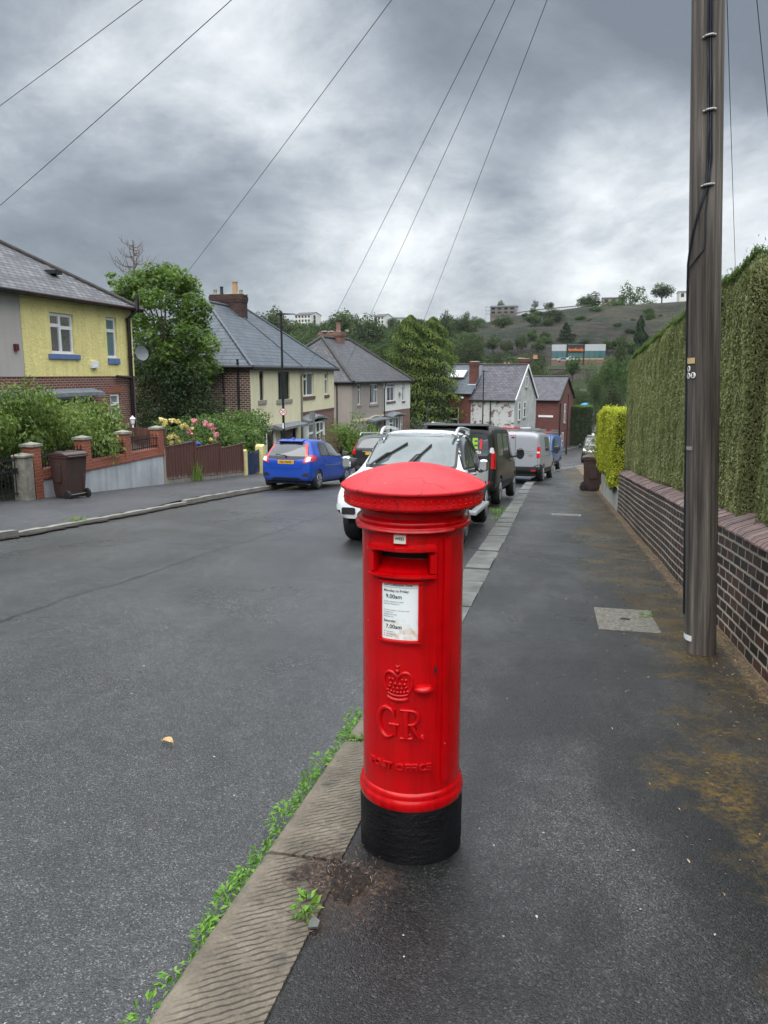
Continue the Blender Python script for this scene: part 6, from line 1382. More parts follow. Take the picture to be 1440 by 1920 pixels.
# ---------------------------------------------------------------- vehicles (x forward, y left, z up; origin on the road under the rear bumper)
def car_shell(st, arches, paint, sub=2, sharp=((4, .35), (1, .5), (5, .25))):
    """loft the body, soften it, cut the wheel arches. st: (x, zb, zs, zbelt, zroof, wb, wbelt, wroof)"""
    bm = bmesh.new(); rows = []
    for (x, zb, zs, zl, zr, wb, wl, wr) in st:
        half = [(0, zb), (wb*.86, zb), (wb*.985, zb+.1), (wb, zs), (wl, zl), (wr+.05*min(1, (zr-zl)/.3), zr-.09*min(1, (zr-zl)/.3)-.012), (wr-.1, zr), (0, zr+.018)]
        ring = half+[(-y, z) for y, z in half[-2:0:-1]]
        rows.append([bm.verts.new((x, y, z)) for y, z in ring])
    n = len(rows[0])
    for a, b in zip(rows, rows[1:]):
        for j in range(n): bm.faces.new((a[j], a[(j+1) % n], b[(j+1) % n], b[j]))
    bm.faces.new(rows[0][::-1]); bm.faces.new(rows[-1])
    bm.edges.ensure_lookup_table(); lay = bm.edges.layers.float.get('crease_edge') or bm.edges.layers.float.new('crease_edge')
    idx = {}
    for r in rows:
        for j, v in enumerate(r): idx[v] = j
    for e in bm.edges:
        a, b = idx[e.verts[0]], idx[e.verts[1]]
        if a == b:
            jj = a if a <= 7 else 14-a
            for k, c in sharp:
                if jj == k: e[lay] = c
    bmesh.ops.recalc_face_normals(bm, faces=bm.faces)
    me = bpy.data.meshes.new('shell'); bm.to_mesh(me); bm.free(); o = bpy.data.objects.new('shell', me); COL.objects.link(o)
    s = o.modifiers.new('s', 'SUBSURF'); s.levels = sub; s.render_levels = sub
    cut = MB()
    for ax, r_, hw in arches:
        for sg in (-1, 1): cut.lathe([(r_, sg*(hw-.34)), (r_, sg*(hw+.3))][::1 if sg > 0 else -1], 36, axis='y', c=(ax, 0, r_*.86))
    dg = bpy.context.evaluated_depsgraph_get(); smooth_me = bpy.data.meshes.new_from_object(o.evaluated_get(dg))
    bvh = BVHTree.FromPolygons([v.co.copy() for v in smooth_me.vertices], [tuple(p.vertices) for p in smooth_me.polygons])
    co_ = bpy.data.objects.new('cut', cut.mesh('cut', MT['trim'], uv=False)); COL.objects.link(co_)
    b = o.modifiers.new('b', 'BOOLEAN'); b.object = co_; b.operation = 'DIFFERENCE'; b.solver = 'EXACT'
    dg = bpy.context.evaluated_depsgraph_get(); out = bpy.data.meshes.new_from_object(o.evaluated_get(dg))
    bpy.data.objects.remove(o); bpy.data.objects.remove(co_)
    out.materials.clear(); out.materials.append(MT[paint]); out.materials.append(MT['trim'])
    mi = np.zeros(len(out.polygons), 'i')
    for i, p in enumerate(out.polygons):
        c = p.center
        for ax, r_, hw in arches:
            d = math.hypot(c.x-ax, c.z-r_*.86)
            if abs(c.y) > hw-.36 and d < r_*1.012 and (d > r_*.9 and abs(math.hypot(p.normal.x, p.normal.z)) > .9 or abs(abs(c.y)-(hw-.34)) < .01): mi[i] = 1
    out.polygons.foreach_set('material_index', mi); out.polygons.foreach_set('use_smooth', np.ones(len(mi), bool)); out.set_sharp_from_angle(angle=R(32))
    return out, bvh
def hit(bvh, o, d):
    h = bvh.ray_cast(o, d)[0]
    if h is None:
        t = -o.dot(d); h = bvh.find_nearest(o+d*max(t, 0))[0]
    return h
AX = {'left': ((0, -1, 0), lambda u, v: (u, 3, v)), 'right': ((0, 1, 0), lambda u, v: (u, -3, v)), 'rear': ((1, 0, 0), lambda u, v: (-3, u, v)), 'front': ((-1, 0, 0), lambda u, v: (9, u, v)), 'top': ((0, 0, -1), lambda u, v: (u, v, 5))}
def rpoly(pts, r=.04, k=3):                 # round the corners of an outline
    out = []; n = len(pts)
    for i in range(n):
        p0, p1, p2 = Vector(pts[i-1]), Vector(pts[i]), Vector(pts[(i+1) % n]); a = (p0-p1); b = (p2-p1); ra = min(r, a.length*.45, b.length*.45); s = p1+a.normalized()*ra; e = p1+b.normalized()*ra
        for j in range(k+1):
            t = j/k; out.append(tuple(s*(1-t)**2+p1*2*t*(1-t)+e*t*t))
    return out
def decal(bvh, poly, side, off=.004, step=.07, thick=.0, mb=None, m=0):
    """a panel that follows the body: outline in side view / rear view, laid on the shell"""
    d, org = AX[side]; bm = bmesh.new(); fv = [bm.verts.new((u, v, 0)) for u, v in poly]; bm.faces.new(fv)
    us = [p[0] for p in poly]; vs = [p[1] for p in poly]
    for ax, lo, hi in ((0, min(us), max(us)), (1, min(vs), max(vs))):
        k = int((hi-lo)/step)
        for i in range(1, k+1):
            c = [0, 0, 0]; c[ax] = lo+(hi-lo)*i/(k+1); nn = [0, 0, 0]; nn[ax] = 1
            bmesh.ops.bisect_plane(bm, geom=bm.verts[:]+bm.edges[:]+bm.faces[:], plane_co=c, plane_no=nn)
    bmesh.ops.triangulate(bm, faces=[f_ for f_ in bm.faces if len(f_.verts) > 4])
    dv = Vector(d); P = []; bm.verts.ensure_lookup_table(); bm.verts.index_update()
    for v in bm.verts:
        o = Vector(org(v.co.x, v.co.y)); h = bvh.ray_cast(o, dv)
        if h[0] is None:
            h = bvh.find_nearest(o+dv*2.2 if side in ('left', 'right') else o+dv*3.0)
        nrm = h[1]; nrm = -nrm if nrm.dot(dv) > 0 else nrm
        P.append(h[0]+nrm*off)
    mb = mb or MB(); mb.add(P, [tuple(v.index for v in f_.verts) for f_ in bm.faces], m); bm.free(); return mb
def wheel(root, x, y, r, w, spokes=5, style='alloy'):
    mb = MB(); s = 1 if y > 0 else -1
    mb.lathe([(r*.62, -w/2), (r*.9, -w/2), (r*.985, -w*.36), (r, -w*.2), (r, w*.2), (r*.985, w*.36), (r*.9, w/2), (r*.62, w/2)], 36, axis='y', c=(x, y, r)); t = mb.build('wheel', MT['tyre'], root, smooth=40)
    mb = MB(); e = y+s*w*.44; mb.lathe([(r*.66, 0), (r*.64, s*w*.08), (r*.57, s*w*.02), (r*.54, -s*.06)], 36, axis='y', c=(x, e, r), cap=False)
    mb.lathe([(.0, s*.012), (r*.13, s*.01), (r*.15, -s*.02)], 16, axis='y', c=(x, e, r), cap=False)
    for k in range(spokes):
        a = 2*math.pi*k/spokes+.3
        for da in (-.16, .16): mb.bar((x+r*.1*math.cos(a), e-s*.004, r+r*.1*math.sin(a)), (x+r*.6*math.cos(a+da), e-s*.008, r+r*.6*math.sin(a+da)), .03, .05 if style == 'alloy' else .07, up=(0, 1, 0))
    mb.build('rim', MT['rim'], t, smooth=40)
    mb = MB(); mb.lathe([(.0, -s*.05), (r*.6, -s*.05)], 24, axis='y', c=(x, e, r), cap=False); mb.build('brake_shade', MT['trim'], t)
def mirror(root, bvh, x, z, w, col, side, cap=True):
    s = 1 if side == 'left' else -1; mb = MB(); h = hit(bvh, Vector((x, 3*s, z)), Vector((0, -s, 0))); y = h.y
    mb.bar((x, y-.02*s, z), (x+.02, y+.12*s, z+.02), .07, .05)
    mb.M = Matrix.Translation((x+.02, y+.21*s, z+.09)); mb.ball((0, 0, 0), 1, 0, 14, 8, (.085, .115, w)); mm = mb.build('mirror', MT[col], root, smooth=60)
    mb = MB(); mb.M = Matrix.Translation((x-.068, y+.21*s, z+.09)); mb.lathe([(.0, -.0), (.085, .0)], 16, axis='x' if False else 'y', cap=False) if False else mb.box(-.012, .0, -.09, .09, -w*.75, w*.75); mb.build('mirror_glass', MT['carglass'], mm, bevel=.005)
def numplate(root, x, y, z, face, txt, col, tilt=0.0):
    s = 1 if face == 'front' else -1; mb = MB(); mb.M = Matrix.Translation((x, y, z)) @ Matrix.Rotation(tilt, 4, 'Y'); mb.box(-.008, .008, -.26, .26, -.057, .057); p = mb.build('number_plate', MT[col], root, bevel=.003)
    if txt:
        mb = MB(); mb.M = Matrix.Translation((x+s*.0092, y, z)) @ Matrix.Rotation(tilt, 4, 'Y') @ Matrix.Rotation(R(90)*s, 4, 'Z') @ Matrix.Rotation(R(90), 4, 'X'); vs, fs = text_geo(txt, .105, .0004, offset=.002); mb.add(vs, fs); mb.build('lettering', MT['ink'], p)
def dpart(root, name, bvh, mat, polys, off=.004, r=.04, step=.07, bevel=0):
    by = {}
    for side, pts in polys:
        us = [p[0] for p in pts]; key = 0 if 'seam' in name else side if side in ('left', 'right') else 'mid' if side == 'top' or min(us) < 0 < max(us) else 'left' if us[0] > 0 else 'right'
        by.setdefault(key, []).append((side, pts))
    for ps in by.values():
        mb = MB()
        for side, pts in ps: decal(bvh, rpoly(pts, r) if r else pts, side, off, step, mb=mb)
        o = mb.build(name, MT[mat], root, smooth=60, fix=False)
    return o
def mir(polys): return polys+[('left' if s == 'right' else 'right', p) for s, p in polys]
def seam(pts, w=.012):
    L, Rr = fatline(pts, w); return L+Rr[::-1]
def place(root, x, y, az, facing_down=True):
    """az = heading, measured from +Y (down the street) towards +X"""
    root.location = (x, y, f(y)-ROADDROP-.02+.03); root.rotation_mode = 'QUATERNION'
    slope = (f(y+1)-f(y-1))/2; fw = Vector((math.sin(az), math.cos(az), math.cos(az)*slope)).normalized(); lf = Vector((-math.cos(az), math.sin(az), math.sin(az)*slope)); up = fw.cross(lf).normalized(); lf = up.cross(fw)
    root.rotation_quaternion = Matrix((fw, lf, up)).transposed().to_quaternion()

# ===== white pickup, nose towards the camera
v = empty('pickup_truck', label='white double-cab pickup parked facing up the street, just behind the post box', cat='pickup truck', group=None)
st = [(0, .62, .85, 1.08, 1.12, .84, .84, .8), (.06, .52, .85, 1.12, 1.16, .89, .88, .84), (1.0, .48, .85, 1.13, 1.17, .91, .9, .86), (1.66, .48, .85, 1.13, 1.17, .91, .9, .86), (1.74, .48, .85, 1.14, 1.24, .91, .89, .82),
      (1.84, .48, .85, 1.14, 1.66, .91, .885, .70), (2.1, .48, .85, 1.14, 1.745, .91, .885, .68), (2.7, .48, .85, 1.13, 1.765, .91, .885, .68), (3.2, .48, .85, 1.12, 1.70, .91, .885, .66), (3.45, .48, .85, 1.11, 1.60, .91, .88, .67), (3.95, .48, .85, 1.08, 1.22, .91, .88, .74), (4.05, .48, .85, 1.07, 1.14, .92, .87, .72),
      (4.5, .46, .84, 1.04, 1.10, .925, .86, .66), (4.95, .44, .8, .97, 1.03, .92, .82, .62), (5.12, .42, .75, .88, .94, .87, .74, .56), (5.22, .45, .7, .78, .8, .78, .66, .5)]
AR = [(.98, .44, .92), (4.18, .44, .92)]
me, bv = car_shell(st, AR, 'white'); link('body', me, v)
ws = [(-.70, 1.17), (.70, 1.17), (.63, 1.665), (.3, 1.69), (-.3, 1.69), (-.63, 1.665)]
wsf = dpart(v, 'windscreen', bv, 'screenglass', [('front', ws)], .006, .06)
dpart(v, 'windscreen_surround', bv, 'trim', [('front', [(-.745, 1.14), (.745, 1.14), (.665, 1.685), (.3, 1.708), (-.3, 1.708), (-.665, 1.685)])], .003, .06)
dpart(v, 'side_window', bv, 'carglass', mir([('right', [(2.82, 1.16), (3.78, 1.16), (3.42, 1.53), (3.15, 1.62), (2.82, 1.66)])]), .006, .05); dpart(v, 'side_window', bv, 'carglass', mir([('right', [(1.95, 1.17), (2.72, 1.16), (2.72, 1.66), (2.15, 1.66), (1.98, 1.58)])]), .006, .05)
dpart(v, 'window_trim', bv, 'trim', mir([('right', [(1.9, 1.135), (3.88, 1.13), (3.45, 1.56), (3.15, 1.66), (2.6, 1.695), (2.1, 1.69), (1.93, 1.6)])]), .003, .05)
dpart(v, 'door_seam', bv, 'trim', mir([('right', seam(p, .011)) for p in ([(2.77, 1.68), (2.76, 1.1), (2.74, .6)], [(1.84, 1.15), (1.86, .9), (1.95, .6)], [(3.9, 1.1), (3.88, .75), (3.75, .58)], [(1.7, 1.14), (1.7, .6)], [(1.95, .58), (3.75, .58)])]), .003, 0, .1)
for x in (2.0, 2.95):
    mb = MB()
    for s in (-1, 1):
        p = hit(bv, Vector((x, 3*s, 1.02)), Vector((0, -s, 0))); mb.tube([p, p+Vector((.02, .04*s, .01)), p+Vector((.16, .04*s, .015)), p+Vector((.18, 0, .015))], .014, 8)
    mb.build('door_handle', MT['chrome'], v, smooth=60)
for s in ('left', 'right'): mirror(v, bv, 3.58, 1.1, .1, 'trim', s)
for s in (-1, 1):
    mb = MB(); mb.prism([(s*1.04, 1.13), (s*1.16, 1.1), (s*1.2, 1.15), (s*1.2, 1.28), (s*1.14, 1.31), (s*1.06, 1.29)], 'yz', 3.62, 3.735); mb.build('mirror_cap', MT['chrome'], v, bevel=.03, seg=3)
for s in (-1, 1):
    P = [(1.85, s*.66, 1.71), (2.0, s*.655, 1.775), (2.6, s*.645, 1.8), (3.05, s*.635, 1.79), (3.25, s*.63, 1.745), (3.4, s*.62, 1.66)]
    mb = MB(); mb.tube(P, [.026, .027, .024, .027, .03, .026], 10); mb.box(1.9, 2.1, s*.655-.03, s*.655+.03, 1.7, 1.8); mb.build('roof_rail', MT['alu'], v, smooth=60)
mb = MB(); mb.lathe([(.035, 1.77), (.03, 1.81), (.012, 1.84)], 10, c=(2.95, .05, 0)); mb.tube([(2.95, .05, 1.8), (2.72, .05, 2.2)], [.006, .004], 5); mb.build('aerial', MT['trim'], v, smooth=50)
def wiper(pts, name='wiper'):
    mb = MB(); P = []
    for y, z in pts:
        h = hit(bv, Vector((9, y, z)), Vector((-1, 0, 0))); P.append(h+Vector((.03, 0, .02)))
    mb.tube([P[0]+Vector((.02, 0, -.01)), P[0].lerp(P[2], .45)+Vector((.035, 0, .02)), P[1].lerp(P[2], .5)], [.017, .014, .009], 6); mb.tube([P[1], P[2]], .013, 6); mb.bar(P[1]+Vector((-.012, 0, -.012)), P[2]+Vector((-.012, 0, -.012)), .008, .028); mb.build(name, MT['trim'], v, smooth=50)
wiper([(-.64, 1.17), (-.57, 1.21), (-.13, 1.52)]); wiper([(-.06, 1.16), (.01, 1.2), (.27, 1.5)])
dpart(v, 'headlight', bv, 'whitelens', [('front', [(s*.55, .78), (s*.8, .82), (s*.83, 1.0), (s*.62, .96)]) for s in (-1, 1)]+[('left', [(4.75, .84), (5.05, .82), (4.95, .95), (4.7, .98)]), ('right', [(4.75, .84), (5.05, .82), (4.95, .95), (4.7, .98)])], .006, .03)
dpart(v, 'grille', bv, 'trim', [('front', [(-.45, .72), (.45, .72), (.48, .9), (-.48, .9)])], .005, .04); dpart(v, 'bonnet_seam', bv, 'trim', [('top', seam([(4.02, .7), (4.6, .66), (4.98, .56)], .01)), ('top', seam([(4.02, -.7), (4.6, -.66), (4.98, -.56)], .01))], .002, 0)
for s in (-1, 1): mb = MB(); mb.bar((1.5, s*.97, .43), (3.7, s*.97, .43), .13, .05); mb.bar((1.6, s*.8, .5), (1.6, s*.96, .44), .05, .04); mb.bar((3.6, s*.8, .5), (3.6, s*.96, .44), .05, .04); mb.bar((1.5, s*.99, .462), (3.7, s*.99, .462), .08, .012); mb.build('side_step', MT['alu'], v, bevel=.012)
dpart(v, 'bumper', bv, 'white', [('front', [(-.85, .45), (.85, .45), (.85, .66), (-.85, .66)])], .02, .05); dpart(v, 'fog_lamp', bv, 'trim', [('front', [(s*.55, .5), (s*.76, .5), (s*.76, .6), (s*.55, .6)]) for s in (-1, 1)], .026, .03)
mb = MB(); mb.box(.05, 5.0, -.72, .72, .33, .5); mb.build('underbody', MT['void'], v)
for x in (.98, 4.18):
    for y in (-.8, .8): wheel(v, x, y, .385, .27, 6)
place(v, -2.17, 15.75, math.pi+.01)

# ===== hatchback
def v_hatch():
    v = empty('hatchback_car', label='bright blue hatchback parked half on the far kerb, seen from behind', cat='car')
    st = [(0, .36, .6, .80, .84, .72, .72, .6), (.05, .27, .6, .90, .97, .79, .78, .66), (.16, .23, .6, .96, 1.13, .83, .81, .62), (.36, .21, .6, .985, 1.40, .845, .82, .55), (.47, .2, .6, .99, 1.475, .847, .825, .545), (.62, .2, .6, .99, 1.50, .847, .825, .55), (1.2, .2, .6, .985, 1.525, .847, .825, .56), (1.9, .2, .6, .965, 1.51, .847, .825, .56),
          (2.35, .2, .6, .95, 1.43, .847, .82, .56), (2.95, .2, .6, .925, 1.13, .845, .81, .58), (3.12, .2, .6, .915, 1.03, .845, .79, .6), (3.5, .2, .58, .86, .95, .835, .74, .55), (3.8, .2, .55, .76, .83, .79, .66, .48), (3.95, .22, .5, .64, .68, .7, .56, .38), (4.0, .28, .48, .56, .58, .6, .48, .3)]
    AR = [(.62, .335, .85), (3.15, .335, .85)]; me, bv = car_shell(st, AR, 'blue'); link('body', me, v)
    dpart(v, 'rear_window', bv, 'carglass', [('rear', [(-.66, 1.0), (.66, 1.0), (.52, 1.36), (-.52, 1.36)])], .006, .07); dpart(v, 'tailgate_band', bv, 'trim', [('rear', [(-.66, .935), (-.3, .905), (.3, .905), (.66, .935), (.64, 1.02), (-.64, 1.02)])], .004, .03)
    dpart(v, 'window_surround', bv, 'trim', [('rear', [(-.7, .98), (.7, .98), (.55, 1.39), (-.55, 1.39)])], .003, .06)
    for s in (-1, 1): dpart(v, 'tail_light', bv, 'redlens', [('rear', [(s*.55, .78), (s*.80, .86), (s*.82, .98), (s*.66, 1.02), (s*.545, 1.38), (s*.47, 1.38), (s*.585, 1.05), (s*.6, .98)][::s]), ('left' if s > 0 else 'right', [(.12, .84), (.5, .92), (.36, 1.04), (.12, 1.03)])], .009, .02); dpart(v, 'reversing_lamp', bv, 'whitelens', [('rear', [(s*.62, .83), (s*.76, .87), (s*.76, .98), (s*.66, .99)])], .013, .03)
    dpart(v, 'brake_light', bv, 'redlens', [('rear', [(-.2, 1.425), (.2, 1.425), (.2, 1.45), (-.2, 1.45)])], .012, .01)
    dpart(v, 'side_window', bv, 'carglass', mir([('right', [(.85, 1.03), (1.5, 1.02), (1.5, 1.42), (1.15, 1.43), (.98, 1.32)])]), .006, .04); dpart(v, 'side_window', bv, 'carglass', mir([('right', [(1.58, 1.02), (2.5, .985), (2.2, 1.33), (2.0, 1.4), (1.58, 1.42)])]), .006, .04); dpart(v, 'quarter_window', bv, 'carglass', mir([('right', [(2.56, .98), (2.8, .97), (2.4, 1.27), (2.32, 1.3)])]), .006, .02)
    dpart(v, 'window_trim', bv, 'trim', mir([('right', [(.78, 1.005), (1.5, .995), (2.88, .95), (2.3, 1.36), (2.05, 1.44), (1.15, 1.46), (.93, 1.34)])]), .003, .04)
    dpart(v, 'body_seam', bv, 'trim', mir([('right', seam(p, .009)) for p in ([(1.54, 1.42), (1.54, 1.0), (1.5, .32)], [(.98, 1.0), (.98, .7), (1.08, .36)], [(2.72, .95), (2.7, .6), (2.62, .33)], [(1.08, .32), (2.62, .31)])])+[('rear', seam([(-.62, .98), (-.5, .64), (.5, .64), (.62, .98)], .01)), ('rear', seam([(-.8, .62), (-.62, .6)], .01)), ('rear', seam([(.8, .62), (.62, .6)], .01))], .003, 0, .09)
    dpart(v, 'side_moulding', bv, 'chrome', mir([('right', [(1.05, .715), (1.5, .71), (1.5, .735), (1.05, .74)]), ('right', [(1.56, .71), (2.45, .70), (2.45, .722), (1.56, .735)])]), .012, .008)
    dpart(v, 'bumper_vent', bv, 'trim', [('rear', [(-.78, .4), (-.5, .41), (-.58, .5), (-.78, .52)]), ('rear', [(.78, .4), (.5, .41), (.58, .5), (.78, .52)]), ('rear', [(-.5, .24), (.5, .24), (.42, .36), (-.42, .36)])], .004, .03)
    for x in (1.2, 2.2):
        mb = MB()
        for s in (-1, 1): p = hit(bv, Vector((x, 3*s, .87)), Vector((0, -s, 0))); mb.bar(p+Vector((-.09, .015*s, 0)), p+Vector((.09, .015*s, 0)), .03, .03)
        mb.build('door_handle', MT['blue'], v, bevel=.008)
    for s in ('left', 'right'): mirror(v, bv, 2.55, .97, .08, 'trim', s)
    h = hit(bv, Vector((-3, 0, .85)), Vector((1, 0, 0))); numplate(v, h.x-.012, 0, .825, 'rear', 'N2 NXK', 'plateY', R(-14))
    h = hit(bv, Vector((-3, 0, .96)), Vector((1, 0, 0))); mb = MB(); mb.M = Matrix.Translation(h) @ Matrix.Rotation(R(90), 4, 'Y'); mb.lathe([(.0, -.012), (.04, -.012), (.045, .0)], 16, cap=False); mb.build('badge', MT['chrome'], v, smooth=60)
    mb = MB(); P = [hit(bv, Vector((-3, y, z)), Vector((1, 0, 0)))+Vector((-.02, 0, 0)) for y, z in ((-.05, 1.0), (.1, 1.03), (.36, 1.045))]; mb.tube(P, .011, 6); mb.build('rear_wiper', MT['trim'], v, smooth=60)
    mb = MB(); mb.prism([(.5, 1.51), (.72, 1.53), (.56, 1.57)], 'xz', -.02, .02); mb.build('shark_fin', MT['blue'], v)
    mb = MB(); mb.prism([(.31, 1.42), (.62, 1.48), (.6, 1.515), (.28, 1.455)], 'xz', -.4, .4); mb.build('spoiler', MT['blue'], v, bevel=.02)
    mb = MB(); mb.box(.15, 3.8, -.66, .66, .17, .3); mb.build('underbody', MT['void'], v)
    for x in (.62, 3.15):
        for y in (-.75, .75): wheel(v, x, y, .3, .19, 7, 'trim')
    place(v, -7.86, 21.75, .075); v.location.z += .0
v_hatch()

# ===== dark estate / SUV beyond it
v = empty('dark_estate_car', label='dark grey tall estate car with roof bars, half hidden behind the white pickup', cat='car')
st = [(0, .45, .75, 1.0, 1.05, .82, .8, .66), (.06, .32, .75, 1.06, 1.2, .9, .87, .66), (.22, .3, .75, 1.08, 1.5, .94, .9, .66), (.36, .3, .75, 1.08, 1.66, .945, .905, .64), (.7, .3, .75, 1.08, 1.72, .945, .905, .64), (2.2, .3, .75, 1.07, 1.74, .945, .905, .64), (2.8, .3, .75, 1.06, 1.62, .945, .9, .63), (3.4, .3, .75, 1.04, 1.25, .945, .88, .68), (3.6, .3, .75, 1.02, 1.12, .94, .87, .7), (4.4, .32, .7, .93, .99, .9, .8, .6), (4.75, .36, .62, .75, .8, .8, .68, .5)]
me, bv = car_shell(st, [(.95, .4, .945), (3.8, .4, .945)], 'darkgrey'); link('body', me, v)
dpart(v, 'rear_window', bv, 'carglass', [('rear', [(-.74, 1.14), (.74, 1.14), (.62, 1.58), (-.62, 1.58)])], .006, .06)
for s in (-1, 1): dpart(v, 'tail_light', bv, 'redlens', [('rear', [(s*.7, .86), (s*.88, .86), (s*.88, 1.1), (s*.72, 1.55), (s*.64, 1.55), (s*.76, 1.12)][::s])], .008, .03)
dpart(v, 'rear_bumper', bv, 'trim', [('rear', [(-.88, .42), (.88, .42), (.88, .68), (-.88, .68)])], .02, .05); dpart(v, 'plate_recess', bv, 'chrome', [('rear', [(-.4, .97), (.4, .97), (.4, 1.02), (-.4, 1.02)])], .008, .01)
dpart(v, 'side_window', bv, 'carglass', mir([('right', [(.5, 1.15), (2.95, 1.12), (2.6, 1.5), (2.2, 1.6), (.6, 1.6)])]), .005, .05)
h = hit(bv, Vector((-3, 0, .88)), Vector((1, 0, 0))); numplate(v, h.x-.012, 0, .9, 'rear', None, 'plateY', R(-6))
for s in (-1, 1): mb = MB(); mb.tube([(.45, s*.66, 1.68), (.6, s*.66, 1.78), (2.3, s*.66, 1.8), (2.5, s*.66, 1.72)], .022, 8); mb.build('roof_rail', MT['alu'], v, smooth=60)
mb = MB(); mb.bar((.75, -.72, 1.815), (.75, .72, 1.815), .05, .03); mb.bar((1.8, -.72, 1.825), (1.8, .72, 1.825), .05, .03); mb.build('cross_bar', MT['alu'], v)
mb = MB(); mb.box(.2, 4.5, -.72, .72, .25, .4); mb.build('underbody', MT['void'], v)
for x in (.95, 3.8):
    for y in (-.84, .84): wheel(v, x, y, .36, .22, 5)
place(v, -7.72, 32.2, .05)

# ===== vans
def van(name, label, paint, L=4.97, Wd=.985, Hh=1.95, tall=0.0, front=True):
    v = empty(name, label=label, cat='van'); k = Wd/.985; hz = Hh-1.95
    st = [(0, .5, .8, 1.15, 1.78+hz, .92, .91, .80), (.035, .42, .8, 1.15, 1.88+hz, .96, .95, .82), (.16, .36, .8, 1.15, 1.935+hz, .985, .97, .83), (.5, .34, .8, 1.15, 1.95+hz, .985, .97, .83), (2.6, .32, .8, 1.14, 1.96+hz, .985, .97, .83), (3.15, .32, .8, 1.13, 1.94+hz, .985, .97, .81), (3.4, .32, .8, 1.12, 1.84+hz, .985, .965, .8), (4.12, .32, .8, 1.1, 1.28+hz*.4, .985, .94, .8), (4.28, .32, .8, 1.08, 1.18, .98, .92, .78), (4.65, .32, .76, .98, 1.08, .96, .86, .66), (4.87, .32, .7, .86, .94, .9, .76, .56), (4.97, .38, .64, .74, .78, .78, .64, .46)]
    st = [(x*L/4.97, a, b, c, d, e*k, g*k, h_*k) for x, a, b, c, d, e, g, h_ in st]
    me, bv = car_shell(st, [(.98, .4, Wd), (4.0*L/4.97, .4, Wd)], paint, sharp=((4, .2), (1, .6), (5, .45), (6, .2))); link('body', me, v)
    q = L/4.97
    dpart(v, 'side_window', bv, 'carglass', mir([('right', [(2.75*q, 1.2), (3.95*q, 1.17), (3.5*q, 1.68+hz), (3.3*q, 1.74+hz), (2.75*q, 1.76+hz)])]), .006, .05)
    dpart(v, 'windscreen', bv, 'screenglass', [('front', [(-.76*k, 1.26), (.76*k, 1.26), (.7*k, 1.8+hz), (-.7*k, 1.8+hz)])], .006, .07); dpart(v, 'screen_surround', bv, 'trim', [('front', [(-.82*k, 1.2), (.82*k, 1.2), (.74*k, 1.84+hz), (-.74*k, 1.84+hz)])], .003, .07)
    dpart(v, 'door_seam', bv, 'trim', mir([('right', seam(p, .011)) for p in ([(2.68*q, 1.78), (2.66*q, 1.2), (2.66*q, .45)], [(4.0*q, 1.1), (3.6*q, .75), (3.55*q, .45)], [(1.5*q, 1.8), (1.5*q, .45)], [(1.5*q, 1.02), (2.6*q, 1.0)], [(.35, 1.0), (1.5*q, 1.02)])]), .003, 0, .12)
    dpart(v, 'lower_trim', bv, 'trim', mir([('right', [(1.45, .44), (3.45*q, .44), (3.45*q, .56), (1.45, .56)])]), .01, .03)
    for s in ('left', 'right'): mirror(v, bv, 3.72*q, 1.14, .16, 'trim', s)
    for x in (2.78*q,):
        mb = MB()
        for s in (-1, 1): p = hit(bv, Vector((x, 3*s, 1.06)), Vector((0, -s, 0))); mb.bar(p+Vector((0, .015*s, 0)), p+Vector((.2, .015*s, 0)), .035, .035)
        mb.build('door_handle', MT['trim'], v, bevel=.008)
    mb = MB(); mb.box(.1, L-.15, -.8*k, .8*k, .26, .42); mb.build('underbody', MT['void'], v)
    for x in (.98, 4.0*q):
        for y in (-Wd+.11, Wd-.11): wheel(v, x, y, .345, .215, 6)
    return v, bv
# black van with sign-written tailgate
v, bv = van('black_van', 'shiny black panel van with green and red lettering on its rear window', 'blackp', 5.0, .985, 1.97)
dpart(v, 'rear_window', bv, 'carglass', [('rear', [(-.8, 1.22), (.8, 1.22), (.76, 1.74), (-.76, 1.74)])], .006, .09)
dpart(v, 'tailgate_seam', bv, 'trim', [('rear', seam([(-.86, .66), (-.86, 1.82)], .012)), ('rear', seam([(.86, .66), (.86, 1.82)], .012)), ('rear', seam([(-.86, .66), (.86, .66)], .012)), ('rear', seam([(-.86, 1.17), (-.5, 1.14), (.5, 1.14), (.86, 1.17)], .012))], .003, 0)
for s in (-1, 1): dpart(v, 'tail_light', bv, 'redlens', [('rear', [(s*.85, .92), (s*.93, .92), (s*.92, 1.34), (s*.86, 1.34)][::s]), ('left' if s > 0 else 'right', [(.02, .92), (.07, .92), (.06, 1.34), (.02, 1.34)])], .01, .03); dpart(v, 'lamp_cap', bv, 'whitelens', [('rear', [(s*.81, 1.3), (s*.92, 1.28), (s*.9, 1.42), (s*.83, 1.42)])], .013, .03); dpart(v, 'reflector', bv, 'redlens', [('rear', [(s*.6, .56), (s*.84, .56), (s*.84, .62), (s*.6, .62)])], .03, .02)
dpart(v, 'rear_bumper', bv, 'trim', [('rear', [(-.93, .4), (.93, .4), (.93, .64), (-.93, .64)])], .025, .05)
mb = MB(); mb.prism([(-.1, 1.9), (.18, 1.95), (.18, 1.985), (-.13, 1.93)], 'xz', -.8, .8); mb.build('spoiler', MT['blackp'], v, bevel=.02)
h = hit(bv, Vector((-3, 0, 1.45)), Vector((1, 0, 0))); gx_ = h.x-.03
